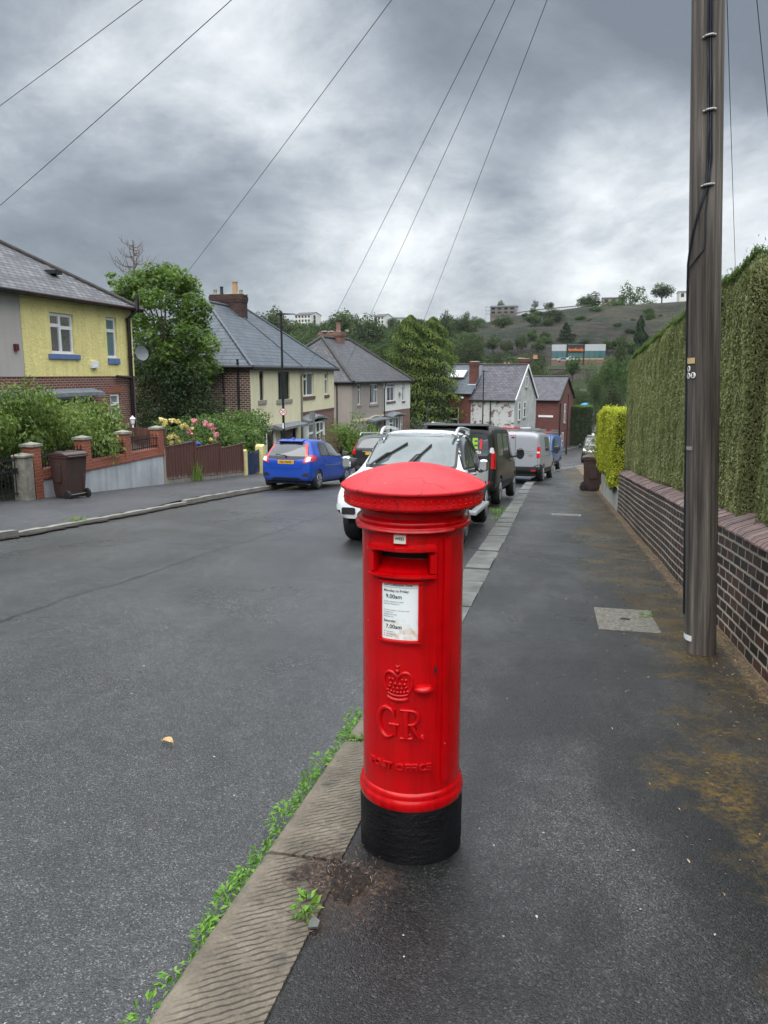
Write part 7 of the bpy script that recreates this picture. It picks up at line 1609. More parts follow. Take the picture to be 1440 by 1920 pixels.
def rear_text(root, txt, y, z, size, mat, name, sx=1.0, off=.004):
    mb = MB(); mb.M = Matrix.Translation((gx_, y, z)) @ Matrix.Rotation(R(-90), 4, 'Z') @ Matrix.Rotation(R(90), 4, 'X') @ Matrix.Diagonal((sx, 1, 1, 1)); vs, fs = text_geo(txt, size, .002, offset=off); mb.add(vs, fs); return mb.build(name, MT[mat], root)
lt = rear_text(v, 'LE', -.40, 1.50, .34, 'lime', 'lettering', .8, .012)
mb = MB(); mb.box(gx_-.002, gx_+.002, -.64, -.58, 1.38, 1.62); mb.build('red_flash', MT['redvinyl'], v); rear_text(v, 'woodworks', -.36, 1.31, .12, 'tagwhite', 'lettering', .9, .002)
mb = MB(); mb.M = Matrix.Translation((gx_, .33, 1.62)) @ Matrix.Rotation(R(90), 4, 'Y'); mb.lathe([(.0, .003), (.16, .003), (.16, 0)], 24, cap=False); mb.build('green_disc', MT['lime'], v)
mb = MB(); mb.bar((gx_, -.06, 1.72), (gx_, -.16, 1.64), .004, .03, up=(1, 0, 0)); mb.bar((gx_, -.16, 1.64), (gx_, -.08, 1.6), .004, .03, up=(1, 0, 0)); mb.build('red_bird_mark', MT['redvinyl'], v)
dpart(v, 'side_window', bv, 'carglass', mir([('right', [(.45, 1.22), (1.42, 1.22), (1.42, 1.76), (.5, 1.76)])]), .006, .05); dpart(v, 'side_window', bv, 'carglass', mir([('right', [(1.55, 1.22), (2.6, 1.22), (2.6, 1.77), (1.55, 1.77)])]), .006, .05)
mb = MB(); mb.box(.6, 2.2, .66, .74, 1.96, 2.02); mb.build('roof_rail', MT['alu'], v, bevel=.01)
place(v, -2.3, 18.15, .06)
# silver-grey van with roof rack
v, bv = van('silver_van', 'silver grey panel van with barn doors and a loaded roof rack', 'silver', 4.95, .96, 1.92)
dpart(v, 'door_panel', bv, 'silver', [('rear', [(-.74, 1.2), (-.06, 1.2), (-.06, 1.7), (-.7, 1.7)]), ('rear', [(.74, 1.2), (.06, 1.2), (.06, 1.7), (.7, 1.7)])], .012, .07)
dpart(v, 'tailgate_seam', bv, 'trim', [('rear', seam([(0, .6), (0, 1.82)], .014)), ('rear', seam([(-.84, .6), (.84, .6)], .014)), ('rear', seam([(-.84, .6), (-.82, 1.8)], .01)), ('rear', seam([(.84, .6), (.82, 1.8)], .01)), ('rear', seam([(-.84, 1.1), (.84, 1.1)], .008))], .003, 0)
dpart(v, 'rear_bumper', bv, 'trim', [('rear', [(-.92, .4), (.92, .4), (.92, .62), (-.92, .62)]), ('right', [(.01, .42), (.6, .42), (.5, .66), (.01, .72)]), ('left', [(.01, .42), (.6, .42), (.5, .66), (.01, .72)])], .02, .05)
for s in (-1, 1): dpart(v, 'tail_light', bv, 'redlens', [('rear', [(s*.79, .95), (s*.91, .95), (s*.9, 1.36), (s*.8, 1.36)][::s]), ('left' if s > 0 else 'right', [(.02, .95), (.09, .95), (.08, 1.36), (.02, 1.36)])], .012, .02); dpart(v, 'reflector', bv, 'redlens', [('rear', [(s*.6, .46), (s*.78, .46), (s*.78, .51), (s*.6, .51)])], .026, .01); dpart(v, 'reversing_lamp', bv, 'whitelens', [('rear', [(s*.8, 1.12), (s*.9, 1.12), (s*.9, 1.19), (s*.8, 1.19)])], .017, .02)
dpart(v, 'brake_light', bv, 'redlens', [('rear', [(.02, 1.76), (.24, 1.76), (.24, 1.79), (.02, 1.79)])], .008, .01); dpart(v, 'door_handle', bv, 'trim', [('rear', [(.04, 1.66), (.16, 1.66), (.16, 1.72), (.04, 1.72)])], .014, .02); dpart(v, 'badge', bv, 'galv', [('rear', [(-.66, 1.0), (-.48, 1.0), (-.48, 1.06), (-.66, 1.06)])], .006, .01)
dpart(v, 'rear_side_window', bv, 'carglass', [('right', [(1.55, 1.2), (2.6, 1.2), (2.6, 1.74), (1.55, 1.74)])], .006, .05)
mb = MB()
for s in (-1, 1): mb.tube([(.4, s*.72, 2.0), (3.1, s*.72, 2.03)], .022, 8)
for x in (.45, 1.4, 2.3, 3.0): mb.bar((x, -.78, 2.0), (x, .78, 2.0), .05, .035); mb.box(x-.03, x+.03, -.76, -.7, 1.9, 2.0); mb.box(x-.03, x+.03, .7, .76, 1.9, 2.0)
mb.build('roof_rack', MT['galv'], v, smooth=50); place(v, -1.42, 28.95, .105)
vs_ = v
def ladder(label, n, L, w, loc, q, mat='alu'):
    mb = MB()
    for s in (-1, 1): mb.bar((0, s*w/2, 0), (L, s*w/2, 0), .03, .07)
    o = empty('ladder', label=label, cat='ladder'); mb.build('stile', MT[mat], o); mb = MB()
    for i in range(n): x = .15+i*(L-.3)/(n-1); mb.tube([(x, -w/2, 0), (x, w/2, 0)], .015, 6)
    mb.build('rungs', MT[mat], o); o.rotation_mode = 'QUATERNION'; o.location = loc; o.rotation_quaternion = q; return o
bpy.context.view_layer.update()
MW = lambda v_: Matrix.Translation(v_.location) @ v_.rotation_quaternion.to_matrix().to_4x4()
M_ = MW(vs_); ladder('aluminium ladder lying on the roof rack of the silver van', 9, 2.9, .36, M_ @ Vector((.35, -.3, 2.06)), vs_.rotation_quaternion.copy())
o = ladder('red-tipped step ladder lying on the silver van rack beside the aluminium ladder', 6, 1.9, .42, M_ @ Vector((.5, .36, 2.06)), vs_.rotation_quaternion.copy(), 'redvinyl')
# blue van facing uphill
v, bv = van('blue_van', 'mid blue panel van with roof rack parked facing up the street, beyond the silver van', 'vanblue', 4.8, .95, 1.92)
for s in (-1, 1): dpart(v, 'headlight', bv, 'whitelens', [('front', [(s*.5, .84), (s*.8, .86), (s*.82, 1.06), (s*.6, 1.02)])], .008, .03)
dpart(v, 'grille', bv, 'trim', [('front', [(-.42, .72), (.42, .72), (.45, .9), (-.45, .9)])], .006, .04); dpart(v, 'bumper', bv, 'trim', [('front', [(-.78, .4), (.78, .4), (.78, .6), (-.78, .6)])], .02, .05)
mb = MB()
for s in (-1, 1): mb.tube([(.4, s*.7, 2.02), (3.0, s*.7, 2.02)], .025, 8); mb.tube([(.4, s*.7, 2.14), (3.0, s*.7, 2.14)], .02, 8)
for x in (.45, 1.3, 2.2, 2.95): mb.bar((x, -.76, 2.0), (x, .76, 2.0), .05, .035); mb.box(x-.025, x+.025, -.73, -.68, 1.9, 2.14); mb.box(x-.025, x+.025, .68, .73, 1.9, 2.14)
mb.build('roof_rack', MT['galv'], v, smooth=50); place(v, -.5, 43.4, math.pi+.12)
M_ = MW(v); ladder('short ladder standing up from the roof rack of the blue van', 5, 1.7, .4, M_ @ Vector((2.4, .35, 2.08)), v.rotation_quaternion.copy() @ Matrix.Rotation(R(168), 3, 'Y').to_quaternion(), 'redvinyl')
# black van coming towards us
v, bv = van('black_van', 'dark van with a white number plate parked facing us at the far bend', 'blackp', 4.97, .985, 1.97); 
for s in (-1, 1): dpart(v, 'headlight', bv, 'whitelens', [('front', [(s*.56, .86), (s*.82, .9), (s*.86, 1.08), (s*.62, 1.0)])], .008, .03); dpart(v, 'fog_lamp', bv, 'chrome', [('front', [(s*.6, .52), (s*.76, .52), (s*.76, .58), (s*.6, .58)])], .02, .02)
dpart(v, 'grille', bv, 'trim', [('front', [(-.48, .74), (.48, .74), (.52, .96), (-.52, .96)])], .006, .04); dpart(v, 'grille_bar', bv, 'chrome', [('front', [(-.46, .9), (.46, .9), (.46, .93), (-.46, .93)]), ('front', [(-.46, .82), (.46, .82), (.46, .845), (-.46, .845)])], .014, .01); dpart(v, 'bumper', bv, 'trim', [('front', [(-.8, .42), (.8, .42), (.8, .66), (-.8, .66)])], .014, .05)
numplate(v, 4.99, 0, .58, 'front', None, 'plateW', R(0)); mb = MB(); mb.bar((2.5, -.75, 2.03), (2.5, .75, 2.03), .06, .05); mb.bar((1.2, -.75, 2.03), (1.2, .75, 2.03), .06, .05); mb.build('roof_bar', MT['alu'], v)
place(v, 3.45, 62.6, math.pi+.12)
# ---------------------------------------------------------------- terrace at the bend, far hillside
def gable_house(root, W, D, ez, rz, wallmats, slate, holes, y0z=-3, ovf=.25, ove=.15, barge=None):
    """ridge along x (from 0 to W), front wall on y=0, gables at x=0 and x=W"""
    wm, gm, nm = wallmats
    mb = MB(); facade(mb, 0, W, y0z, ez, holes); mb.quad((0, D, y0z), (0, D, ez), (W, D, ez), (W, D, y0z)); mb.quad((0, 0, y0z), (0, 0, ez), (0, D, ez), (0, D, y0z)); mb.tri((0, 0, ez), (0, D/2, rz), (0, D, ez)); mb.build(nm[0], MT[wm], root)
    mb = MB(); x = W+.002; mb.quad((x, 0, y0z), (x, D, y0z), (x, D, ez), (x, 0, ez)); mb.tri((x, 0, ez), (x, D, ez), (x, D/2, rz)); mb.build(nm[1], MT[gm], root)
    mb = MB(); k = (rz-ez)/(D/2); e = ez-ovf*k
    for a, b in (((-ovf), D/2), (D+ovf, D/2)):
        lo = [(-ove, a, e), (W+ove, a, e)]; hi = [(-ove, b, rz), (W+ove, b, rz)]
        mb.quad(lo[0], lo[1], hi[1], hi[0]); up = .09; mb.quad(*[(p[0], p[1], p[2]+up) for p in (lo[0], lo[1], hi[1], hi[0])]); mb.quad(lo[0], lo[1], (lo[1][0], lo[1][1], lo[1][2]+up), (lo[0][0], lo[0][1], lo[0][2]+up))
        for i in (0, 1): mb.quad(lo[i], hi[i], (hi[i][0], hi[i][1], hi[i][2]+up), (lo[i][0], lo[i][1], lo[i][2]+up))
    r = mb.build('roof', MT[slate], root); mb = MB(); mb.tube([(-ove, D/2, rz+.1), (W+ove, D/2, rz+.1)], .11, 8); mb.build('ridge_tiles', MT['ridge'], r, smooth=50)
    mb = MB(); mb.tube([(-ove, -ovf-.05, e+.03), (W+ove, -ovf-.05, e+.03)], .07, 8); mb.build('gutter', MT['gutter'], root)
    if barge:
        mb = MB()
        for a in (-ovf, D+ovf): mb.bar((W+ove+.03, a, e+.02), (W+ove+.03, D/2, rz+.02), .05, .26)
        mb.build('bargeboard', MT[barge], root)
    return r
def gwin(root, x, d0, d1, z0, z1, D, name='window', rows=((0, 1, .6),)):
    """window in the right-hand gable (x = W)"""
    mb = MB(); mb.M = Matrix.Translation((x, d0, 0)) @ Matrix.Rotation(R(90), 4, 'Z'); w = d1-d0; bars(mb, 0, w, z0, z1, -.05, .02, .08, (), rows); o = mb.build(name, MT['upvc'], root); mb = MB(); mb.box(x+.0, x+.025, d0+.06, d1-.06, z0+.06, z1-.06); mb.build('pane', MT['carglass'], o)
    mb = MB(); mb.box(x-.01, x+.1, d0-.1, d1+.1, z0-.14, z0-.002); mb.build('sill', MT['stonesill'], o)
def corner_house(px0, py0, Y0, az): A = atY(px0, py0, Y0); return A
# white peeling gable house: near gable corner at (965,750)
A = atY(965, 748, 78); az = R(17); uu = np.array([math.sin(az), math.cos(az)])      # depth direction down the road
Wt = 6.2
# local x runs from left to right facing us (towards +X), local y away from us
def terr_at(name, A, W, rot, ez, label): # A = top of the near right corner (eaves)
    o = empty(name, (A[0]-W*math.cos(rot), A[1]-W*math.sin(rot), A[2]-ez), rot, label, 'house'); return o
rot = -R(13)
h = terr_at('white_gable_house', A, 4.55, rot, 5.3, 'end-of-terrace house of peeling white brick with a pale rendered gable')
r = gable_house(h, 4.55, 8.4, 5.3, 8.6, ('peelbrick', 'greyrender', ('white_brick_wall', 'gable_wall')), 'slateD', [], barge='upvc')
gwin(h, 4.56, 1.4, 2.1, 3.1, 4.9, 8.4); gwin(h, 4.56, 3.3, 4.1, 3.3, 4.9, 8.4); gwin(h, 4.56, 3.9, 4.5, 6.4, 7.5, 8.4, rows=())
mb = MB(); mb.bar((4.67, 1.2, .4), (4.67, 3.6, 1.35), .06, .1); mb.bar((4.67, 4.2, .2), (4.67, 5.3, .9), .05, .4); mb.build('stair_canopy', MT['greyrender'], h)
mb = MB(); P = [(.2, -.03, -1.2), (1.9, -.03, .45), (3.3, -.03, 1.6), (4.5, -.03, 1.85)]
for a, b in zip(P, P[1:]): mb.bar(a, b, .05, .12)
mb.build('roof_scar', MT['housebrick'], h); pipe(h, [(2.1, -.1, 5.1), (2.1, -.1, 0)], r=.05)
chimney(h, 3.6, 4.3, 4.6, 6.4, 6.5, 9.3, 'terbrick', pots=((5.05, 5.1, .4, .13, 'pot'), (5.05, 5.9, .4, .13, 'pot')))
# left-hand unit of the terrace, set back a little
cx0 = Vector(h.location)+Vector((math.cos(rot)*-5.8+math.sin(rot)*0, math.sin(rot)*-5.8, .35)); h2 = empty('brick_terrace_house', cx0, rot, 'red brick terrace house with roof light and tall chimney, left of the white gable', 'house')
r = gable_house(h2, 5.78, 9.0, 5.5, 8.3, ('terbrick', 'terbrick', ('brick_wall', 'party_wall')), 'slateB', [(3.1, 4.5, 1.7, 4.0)])
window(h2, 3.1, 4.5, 1.7, 4.0, rows=((0, 1, .48),), name='window', y=.0); mb = MB(); mb.M = Matrix.Translation((3.4, 2.6, 7.35)) @ Matrix.Rotation(math.atan2(2.8, 4.5), 4, 'X'); mb.box(-.9, .9, -.75, .75, -.05, .08); s_ = mb.build('skylight', MT['galv'], r); mb = MB(); mb.M = Matrix.Translation((3.4, 2.58, 7.41)) @ Matrix.Rotation(math.atan2(2.8, 4.5), 4, 'X'); mb.box(-.78, .78, -.63, .63, .0, .03); mb.build('pane', MT['upvc'], s_)
chimney(h2, 5.1, 5.77, 1.3, 2.4, 5.2, 8.6, 'terbrick'); chimney(h2, -.1, .6, 4.2, 5.2, 8.0, 9.6, 'terbrick', pots=((.2, 4.7, .35, .12, 'pot'),)); mb = MB(); mb.box(5.0, 5.85, 1.1, 1.298, 5.9, 6.35); mb.build('flashing', MT['upvc'], h2); pipe(h2, [(2.4, -.1, 5.3), (2.4, -.1, 0)], 'upvc', .07); mb = MB(); mb.ball((4.9, -.1, 5.0), .15); mb.build('flood_lamp', MT['signwhite'], h2)
# red brick end house
A = atY(1048, 749, 91); rot2 = -R(13)
h3 = terr_at('red_brick_house', A, 8.2, rot2, 5.5, 'red brick end house with grey slate roof whose gable faces the road at the bend')
r = gable_house(h3, 8.2, 8.0, 5.5, 8.0, ('terbrick', 'terbrick', ('front_wall', 'gable_wall')), 'slateD', [(3.4, 5.3, 3.0, 5.0), (3.2, 5.6, .6, 1.9)])
window(h3, 3.4, 5.3, 3.0, 5.0, rows=((0, 1, .7),), sill='gutter', sh=.2, curtain=[(.03, .97, .02, .97, 'curtain')]); window(h3, 3.2, 5.6, .6, 1.9, cols=(.5,), rows=((0, 1, .68),), sill='gutter', curtain=[(.03, .97, .02, .97, 'curtain')])
mb = MB(); mb.box(3.0, 5.8, -.03, -.001, 1.92, 2.3); mb.build('lintel', MT['gutter'], h3); mb = MB(); mb.box(4.5, 4.8, -.06, -.001, 2.45, 2.75); mb.build('air_brick', MT['gutter'], h3); mb = MB(); mb.box(5.9, 7.6, -.06, -.01, 3.45, 3.68); mb.build('street_name_plate', MT['signwhite'], h3)
for d0, d1, z0, z1 in ((2.9, 3.5, 2.7, 4.9), (2.2, 2.9, -.9, 1.6), (1.0, 1.5, -1.0, 1.3)): gwin(h3, 8.21, d0, d1, z0, z1, 8.0)
mb = MB(); mb.box(8.202, 8.26, 1.0, 8.0, 1.9, 2.02); mb.build('string_course', MT['bricksill'], h3); pipe(h3, [(8.3, .55, 5.0), (8.3, .55, -2)], r=.06); mb = MB()
for a in (-.25, 8.25): mb.bar((8.38, a, 5.4), (8.38, 4, 8.0), .05, .22)
mb.build('bargeboard', MT['gutter'], h3); chimney(h3, .2, 1.4, 3.2, 4.8, 7.2, 9.4, 'terbrick', pots=((.5, 4, .4, .13, 'pot'), (1.0, 4, .4, .13, 'pot')))
# lower side wing with white porch beyond it, hedge block, stone bungalow
A = atY(1085, 770, 104); h4 = empty('white_porch_building', (A[0]-1.6, 104, gz(A[0], 104)), -R(10), 'small white porch building with tiled lean-to roof beyond the red brick gable', 'porch'); mb = MB(); zt = A[2]-gz(A[0], 104); mb.box(0, 2.0, 0, 2.5, -1, zt); h4w = mb.build('porch_wall', MT['upvc'], h4); mb = MB(); mb.box(.3, 1.7, -.03, -.001, zt-1.9, zt-.3); mb.build('pane', MT['carglass'], h4w); mb = MB(); mb.prism([(-.2, zt-1.9), (4.2, zt-3.1), (4.2, zt-3.25), (-.2, zt-2.2)], 'xz', -1.6, .5); mb.build('lean_to_roof', MT['whiterender'], h4)
A = atY(1086, 800, 99); zt = atY(1086, 762, 99)[2]; hedge('round_hedge', [(A[0]-1.4, A[0]+1.5, 97.5, 101)], lambda y: zt, 230, .2, 'dark green clipped hedge block beside the red brick gable at the bend', 'hedge', MT['ivy'], MT['bush'], 41, origin=(A[0], 99, gz(A[0], 99)), streak=False, wob=.12, lo=lambda y: np.full(np.shape(y), gz(A[0], 99)+.1) if np.ndim(y) else gz(A[0], 99)+.1, anis=False)
A = atY(1103, 772, 118); h5 = empty('stone_bungalow', (A[0], 118, A[2]-5.2), -R(8), 'low house with dark stone-slated roof between the hedge block and the golden hedge', 'house'); gable_house(h5, 9, 7, 2.4, 5.2, ('redpier', 'redpier', ('brick_wall', 'gable_wall')), 'slateD', []); chimney(h5, 4.8, 5.6, 1.0, 2.0, 2.5, 5.0, 'redpier')
mb = MB(); P = []
for i in range(14): y = 74+i*2.2; P.append((KL(y)+.0, y, f(y)-.04))
ov = []
for i, (x, y, z) in enumerate(P): ov += [(x-.02, y, z+.075), (x-.18, y, z+.078)]
mb.add(ov, [(2*i, 2*i+1, 2*i+3, 2*i+2) for i in range(len(P)-1)]); o = mb.build('kerb', MT['kerbfar']); o['kind'] = 'structure'
A = atY(1098, 758, 125); mb = MB(); mb.ball((0, 0, 0), .75, 0, 16, 8, (1.2, .8, .7)); o = mb.build('blue_canopy', plain('blue_tarpaulin', (.03, .25, .6), .5, .1), smooth=60); o.location = (A[0], 125, A[2]-.3); tag(o, 'bright blue garden canopy glimpsed among the trees past the red brick house', 'canopy')

# shop on the shelf below the bare hillside
YS_ = 285; A = atY(1035, 646, YS_); B = atY(1136, 646, YS_); zb = atY(1035, 684, YS_)[2]; w = B[0]-A[0]; hs = A[2]-zb
SH = empty('roadside_shop', (A[0], YS_, zb), 0, 'glass-fronted grey shop with a black fascia and orange letters below the bare hill', 'shop')
mb = MB(); mb.box(0, w, 0, 9, -4, hs); mb.build('wall', plain('light_grey_cladding', (.4, .42, .44), .6, .06, .3), SH)
mb = MB(); mb.box(0, w, -.12, -.01, hs*.32, hs*.68); mb.build('glazing', NT('shop_glass').fin((.06, .14, .15), .08, None, IOR=1.7), SH); mb = MB()
for i in range(11): mb.box(i*w/10-.06, i*w/10+.06, -.2, -.121, hs*.3, hs*.7)
for x in (w*.29, w*.6): mb.box(x-.25, x+.25, -.35, -.201, 0, hs)
mb.build('mullion', MT['trim'], SH); mb = MB(); mb.box(0, w, -.16, -.01, hs*.27, hs*.3); mb.build('yellow_band', MT['yellowpost'], SH); mb = MB(); mb.box(0, w, -.14, -.012, 0, hs*.245); mb.build('red_plinth', MT['housebrick'], SH)
mb = MB(); mb.box(w*.3, w*.6, -.5, -.01, hs*.62, hs*.99); fs_ = mb.build('fascia', MT['ink'], SH); mb = MB(); mb.M = Matrix.Translation((w*.45, -.53, hs*.74)) @ Matrix.Rotation(R(90), 4, 'X'); vs, fs = text_geo('farmfoods', 1.5, .03, offset=.02); ww = max(q[0] for q in vs)-min(q[0] for q in vs); mb.add([(x*w*.28/ww, y, z) for x, y, z in vs], fs); mb.build('lettering', MT['orange'], fs_)
# simple parked cars in front of it
def small_car(px, py, Y, az, paint, label):
    A = atY(px, py, Y); v = empty('parked_car', (A[0], Y, A[2]), az, label, 'car', 'cars parked in front of the roadside shop'); mb = MB(); mb.prism([(-2.1, .3), (2.1, .3), (2.1, .75), (1.2, .95), (.6, 1.45), (-1.0, 1.45), (-1.9, .95), (-2.1, .9)], 'xz', -.85, .85); mb.build('body', MT[paint], v, bevel=.12); mb = MB(); mb.prism([(1.0, .96), (.55, 1.38), (-.9, 1.38), (-1.6, .96)], 'xz', -.87, .87); mb.build('side_window', MT['carglass'], v)
    for x in (-1.3, 1.3):
        for y in (-.75, .75): mb = MB(); mb.lathe([(.0, -.1), (.32, -.1), (.32, .1), (.0, .1)], 14, axis='y', c=(x, y, .32)); mb.build('wheel', MT['tyre'], v)
    return v
small_car(1056, 679, 278, 0.1, 'silver', 'pale silver car parked in front of the roadside shop'); small_car(1073, 677, 281, -.1, 'white', 'white car parked at the shop, right of the silver one')
mb = MB()
A = atY(1030, 694, 262); B = atY(1095, 700, 262)
W_ = empty('stone_wall', (A[0], 262, A[2]-3.2), 0, 'dark stone retaining wall below the shop car park', 'wall'); mb.box(0, B[0]-A[0]+3, 0, 1, -3, 3.6); mb.build('stonework', plain('dark_gritstone', (.1, .085, .08), .95, .4, 1.1, .8), W_); mb = MB(); mb.box(-.2, B[0]-A[0]+3, -.2, 1.2, 3.602, 3.9); mb.build('coping', MT['conc'], W_)
A = atY(1025, 645, 300)
# buildings on the skyline
def block(name, px0, px1, py_t, py_b, Y, label, cat='building', rot=0.0, D=12, storeys=3, cols=5, roof='gable', gm='whiterender', wm='whiterender'):
    A = atY(px0, py_b, Y); B = atY(px1, py_b, Y); ht = atY(px0, py_t, Y)[2]-A[2]; W = B[0]-A[0]
    root = empty(name, (A[0], Y, A[2]), rot, label, cat); e = ht*.8 if roof else ht
    mb = MB(); mb.box(0, W, 0, D, -4, e); mb.tri((W, 0, e), (W, D, e), (W, D/2, ht)); mb.tri((0, 0, e), (0, D/2, ht), (0, D, e)); mb.build('wall', MT[wm], root)
    mb = MB(); mb.quad((-.3, -.4, e-.05), (W+.3, -.4, e-.05), (W+.3, D/2, ht+.05), (-.3, D/2, ht+.05)); mb.quad((-.3, D+.4, e-.05), (-.3, D/2, ht+.05), (W+.3, D/2, ht+.05), (W+.3, D+.4, e-.05)); mb.build('roof', MT['slateD'], root)
    for s in range(storeys):
        for c in range(cols):
            x = W*(c+.5)/cols; z = e*(s+.5)/storeys; mb = MB(); mb.box(x-W/cols*.28, x+W/cols*.28, -.06, -.01, z-e/storeys*.28, z+e/storeys*.28); mb.build('window', MT['darkframe'], root)
    return root, W, e, ht
r, W, e, ht = block('apartment_block', 553, 586, 585, 613, 400, 'white three-storey flats on the wooded skyline, left of the lamp and chimney', rot=R(-14), D=11)
for z in (e*.5, e*.83): mb = MB(); mb.box(W+.01, W+.08, 3, 5, z-1, z+.8); mb.build('window', MT['darkframe'], r)
block('apartment_block', 702, 722, 588, 614, 400, 'white flats on the skyline above the dark slate roof, left of the cypress', rot=R(-16), D=9, cols=3)
block('skyline_house', 736, 760, 594, 612, 405, 'pale house with grey roof just left of the cypress top', D=9, storeys=1, cols=3)
r, W, e, ht = block('scaffolded_house', 919, 966, 572, 590, 408, 'grey roofed house wrapped in scaffolding on the bare hilltop', cols=4, storeys=2, rot=R(-4), D=9, wm='pebble2'); mb = MB()
for i in range(8): x = -2+i*(W+4)/7; mb.tube([(x, -1.6, -2), (x, -1.6, e+.6)], .07, 5)
for z in (.3, e*.5, e*.98): mb.tube([(-2, -1.6, z), (W+3, -1.6, z)], .07, 5); mb.box(-2, W+2, -1.6, -.8, z-.1, z)
mb.build('scaffold', MT['galv'], r)
block('skyline_bungalow', 1130, 1170, 556, 570, 415, 'dark hip-roofed bungalow among the trees on the bare hilltop', cols=3, storeys=1, D=10, wm='pebble2')
r, W, e, ht = block('skyline_house', 1274, 1306, 544, 560, 420, 'house with chimney on the hilltop just left of the pole', cols=3, storeys=1, D=10); mb = MB(); mb.box(W*.55, W*.65, 4, 5.5, ht-.5, ht+1.6); mb.build('chimney', MT['terbrick'], r)
# hilltop railing
FN = empty('hilltop_fence', (0, 0, 0), 0, 'long pale fence along the crest of the bare hill', 'fence'); mb = MB(); prev = None
for i, px in enumerate(range(968, 1110, 3)):
    d = ray(px, 580); s = 404/math.hypot(d[0], d[1]); x, y = d[0]*s, d[1]*s; z = hillz(x, y)+.2; mb.bar((x, y, z-.6), (x, y, z+1.5), .12, .12)
    if prev: mb.bar((prev[0], prev[1], prev[2]+1.4), (x, y, z+1.4), .1, .5)
    prev = (x, y, z)
mb.build('railing', MT['conc'], FN)

# --- trees. a handful of crowns are grown, then each tree is a copy with its own turn and size
def grow(kind, seed, n=2600, fs=1.0):
    rng = np.random.default_rng(seed)
    if kind == 'conifer':
        z = rng.random(n)**.75; r = (1-z)*.42+.03; lay = .75+.3*np.sin(z*42+rng.random(n)); a = rng.uniform(0, 6.283, n); k = 1+.25*np.sin(a*5+z*20)
        p = np.stack([np.cos(a)*r*lay*k, np.sin(a)*r*lay*k, .08+z*.92], 1)*1.0; nr = np.stack([np.cos(a), np.sin(a), .3+0*a], 1); sz = .075; asp = .6
        rnd = np.clip(.5+rng.normal(size=n)*.22, 0, 1)
    else:
        shp = {'round': (.5, .5, .62, .40), 'tall': (.34, .34, .6, .46), 'wide': (.62, .6, .58, .34), 'loose': (.5, .5, .62, .42)}[kind]
        nc = 22 if kind != 'loose' else 15; d = unit(rng.normal(size=(nc, 3))); q = rng.random(nc)**.45
        c = d*q[:, None]*np.array([shp[0], shp[1], shp[3]])*.78+np.array([0, 0, shp[2]]); rad = rng.uniform(.11, .2, nc)*(1.0 if kind != 'loose' else .8)
        k = rng.choice(nc, n, p=rad**2/np.sum(rad**2)); dd = unit(rng.normal(size=(n, 3))); p = c[k]+dd*(rad[k]*rng.uniform(.6, 1.1, n)*(1+.2*np.sin(dd[:, 0]*9+k)))[:, None]; nr = dd+np.array([0, 0, .6]); sz = .052; asp = .75
        rnd = np.clip(.5+(rng.random(nc)-.5)[k]*.45+rng.normal(size=n)*.15, 0, 1)
    sz *= fs
    cm = leaf_mesh('crown_'+kind, p, sz, MT['farconif' if kind == 'conifer' else 'farleaf'], nrm=nr, aspect=asp, jit=.6, rnd=rnd, rng=rng)
    mb = MB(); mb.tube([(0, 0, -.15), (.01, 0, .2), (0, .01, .6), (0, 0, .85)], [.035, .026, .016, .004], 6)
    if kind != 'conifer':
        for i in range(7): t = c[i]; mb.tube([(0, 0, .22+.03*i), (t[0]*.5, t[1]*.5, (t[2]+.3)*.55), tuple(t)], [.014, .01, .004], 5)
    return cm, mb.mesh('trunk', MT['bark'], 60)
SP = {k: [grow(k, 50+i*7+j, 2600 if k != 'loose' else 900) for j in range(nv)] for i, (k, nv) in enumerate((('round', 3), ('tall', 2), ('wide', 2), ('loose', 1), ('conifer', 2)))}
SPN = {k: [grow(k, 90+i*7+j, 9000, .5) for j in range(2)] for i, k in enumerate(('round', 'tall', 'wide', 'conifer'))}; SPN['loose'] = SP['loose']
def tree(kind, px, py_t, Y, wpx, label, name=None, group=None, hmin=None, base=None):
    A = atY(px, py_t, Y); zb = gz(A[0], Y) if base is None else base; ht = A[2]-zb; wid = {'round': 1.1, 'tall': .8, 'wide': 1.3, 'loose': 1.1, 'conifer': .84}[kind]
    w = wpx/1442*math.hypot(A[0], Y)*1.0/wid; sp_ = SPN if Y < 250 and wpx > 44 else SP; cm, tm = sp_[kind][RNG.integers(len(sp_[kind]))]
    mn = w*wid*{'wide': .6, 'round': .8, 'loose': .9, 'tall': 1.2, 'conifer': 1.2}[kind]
    if ht < mn: zb = A[2]-mn; ht = mn
    o = empty(name or ('conifer_tree' if kind == 'conifer' else 'broadleaf_tree'), (A[0], Y, zb), RNG.uniform(0, 6.28), label, 'tree', group); o.scale = (w, w, ht/1.03)
    link('crown', cm, o); link('trunk', tm, o); return o
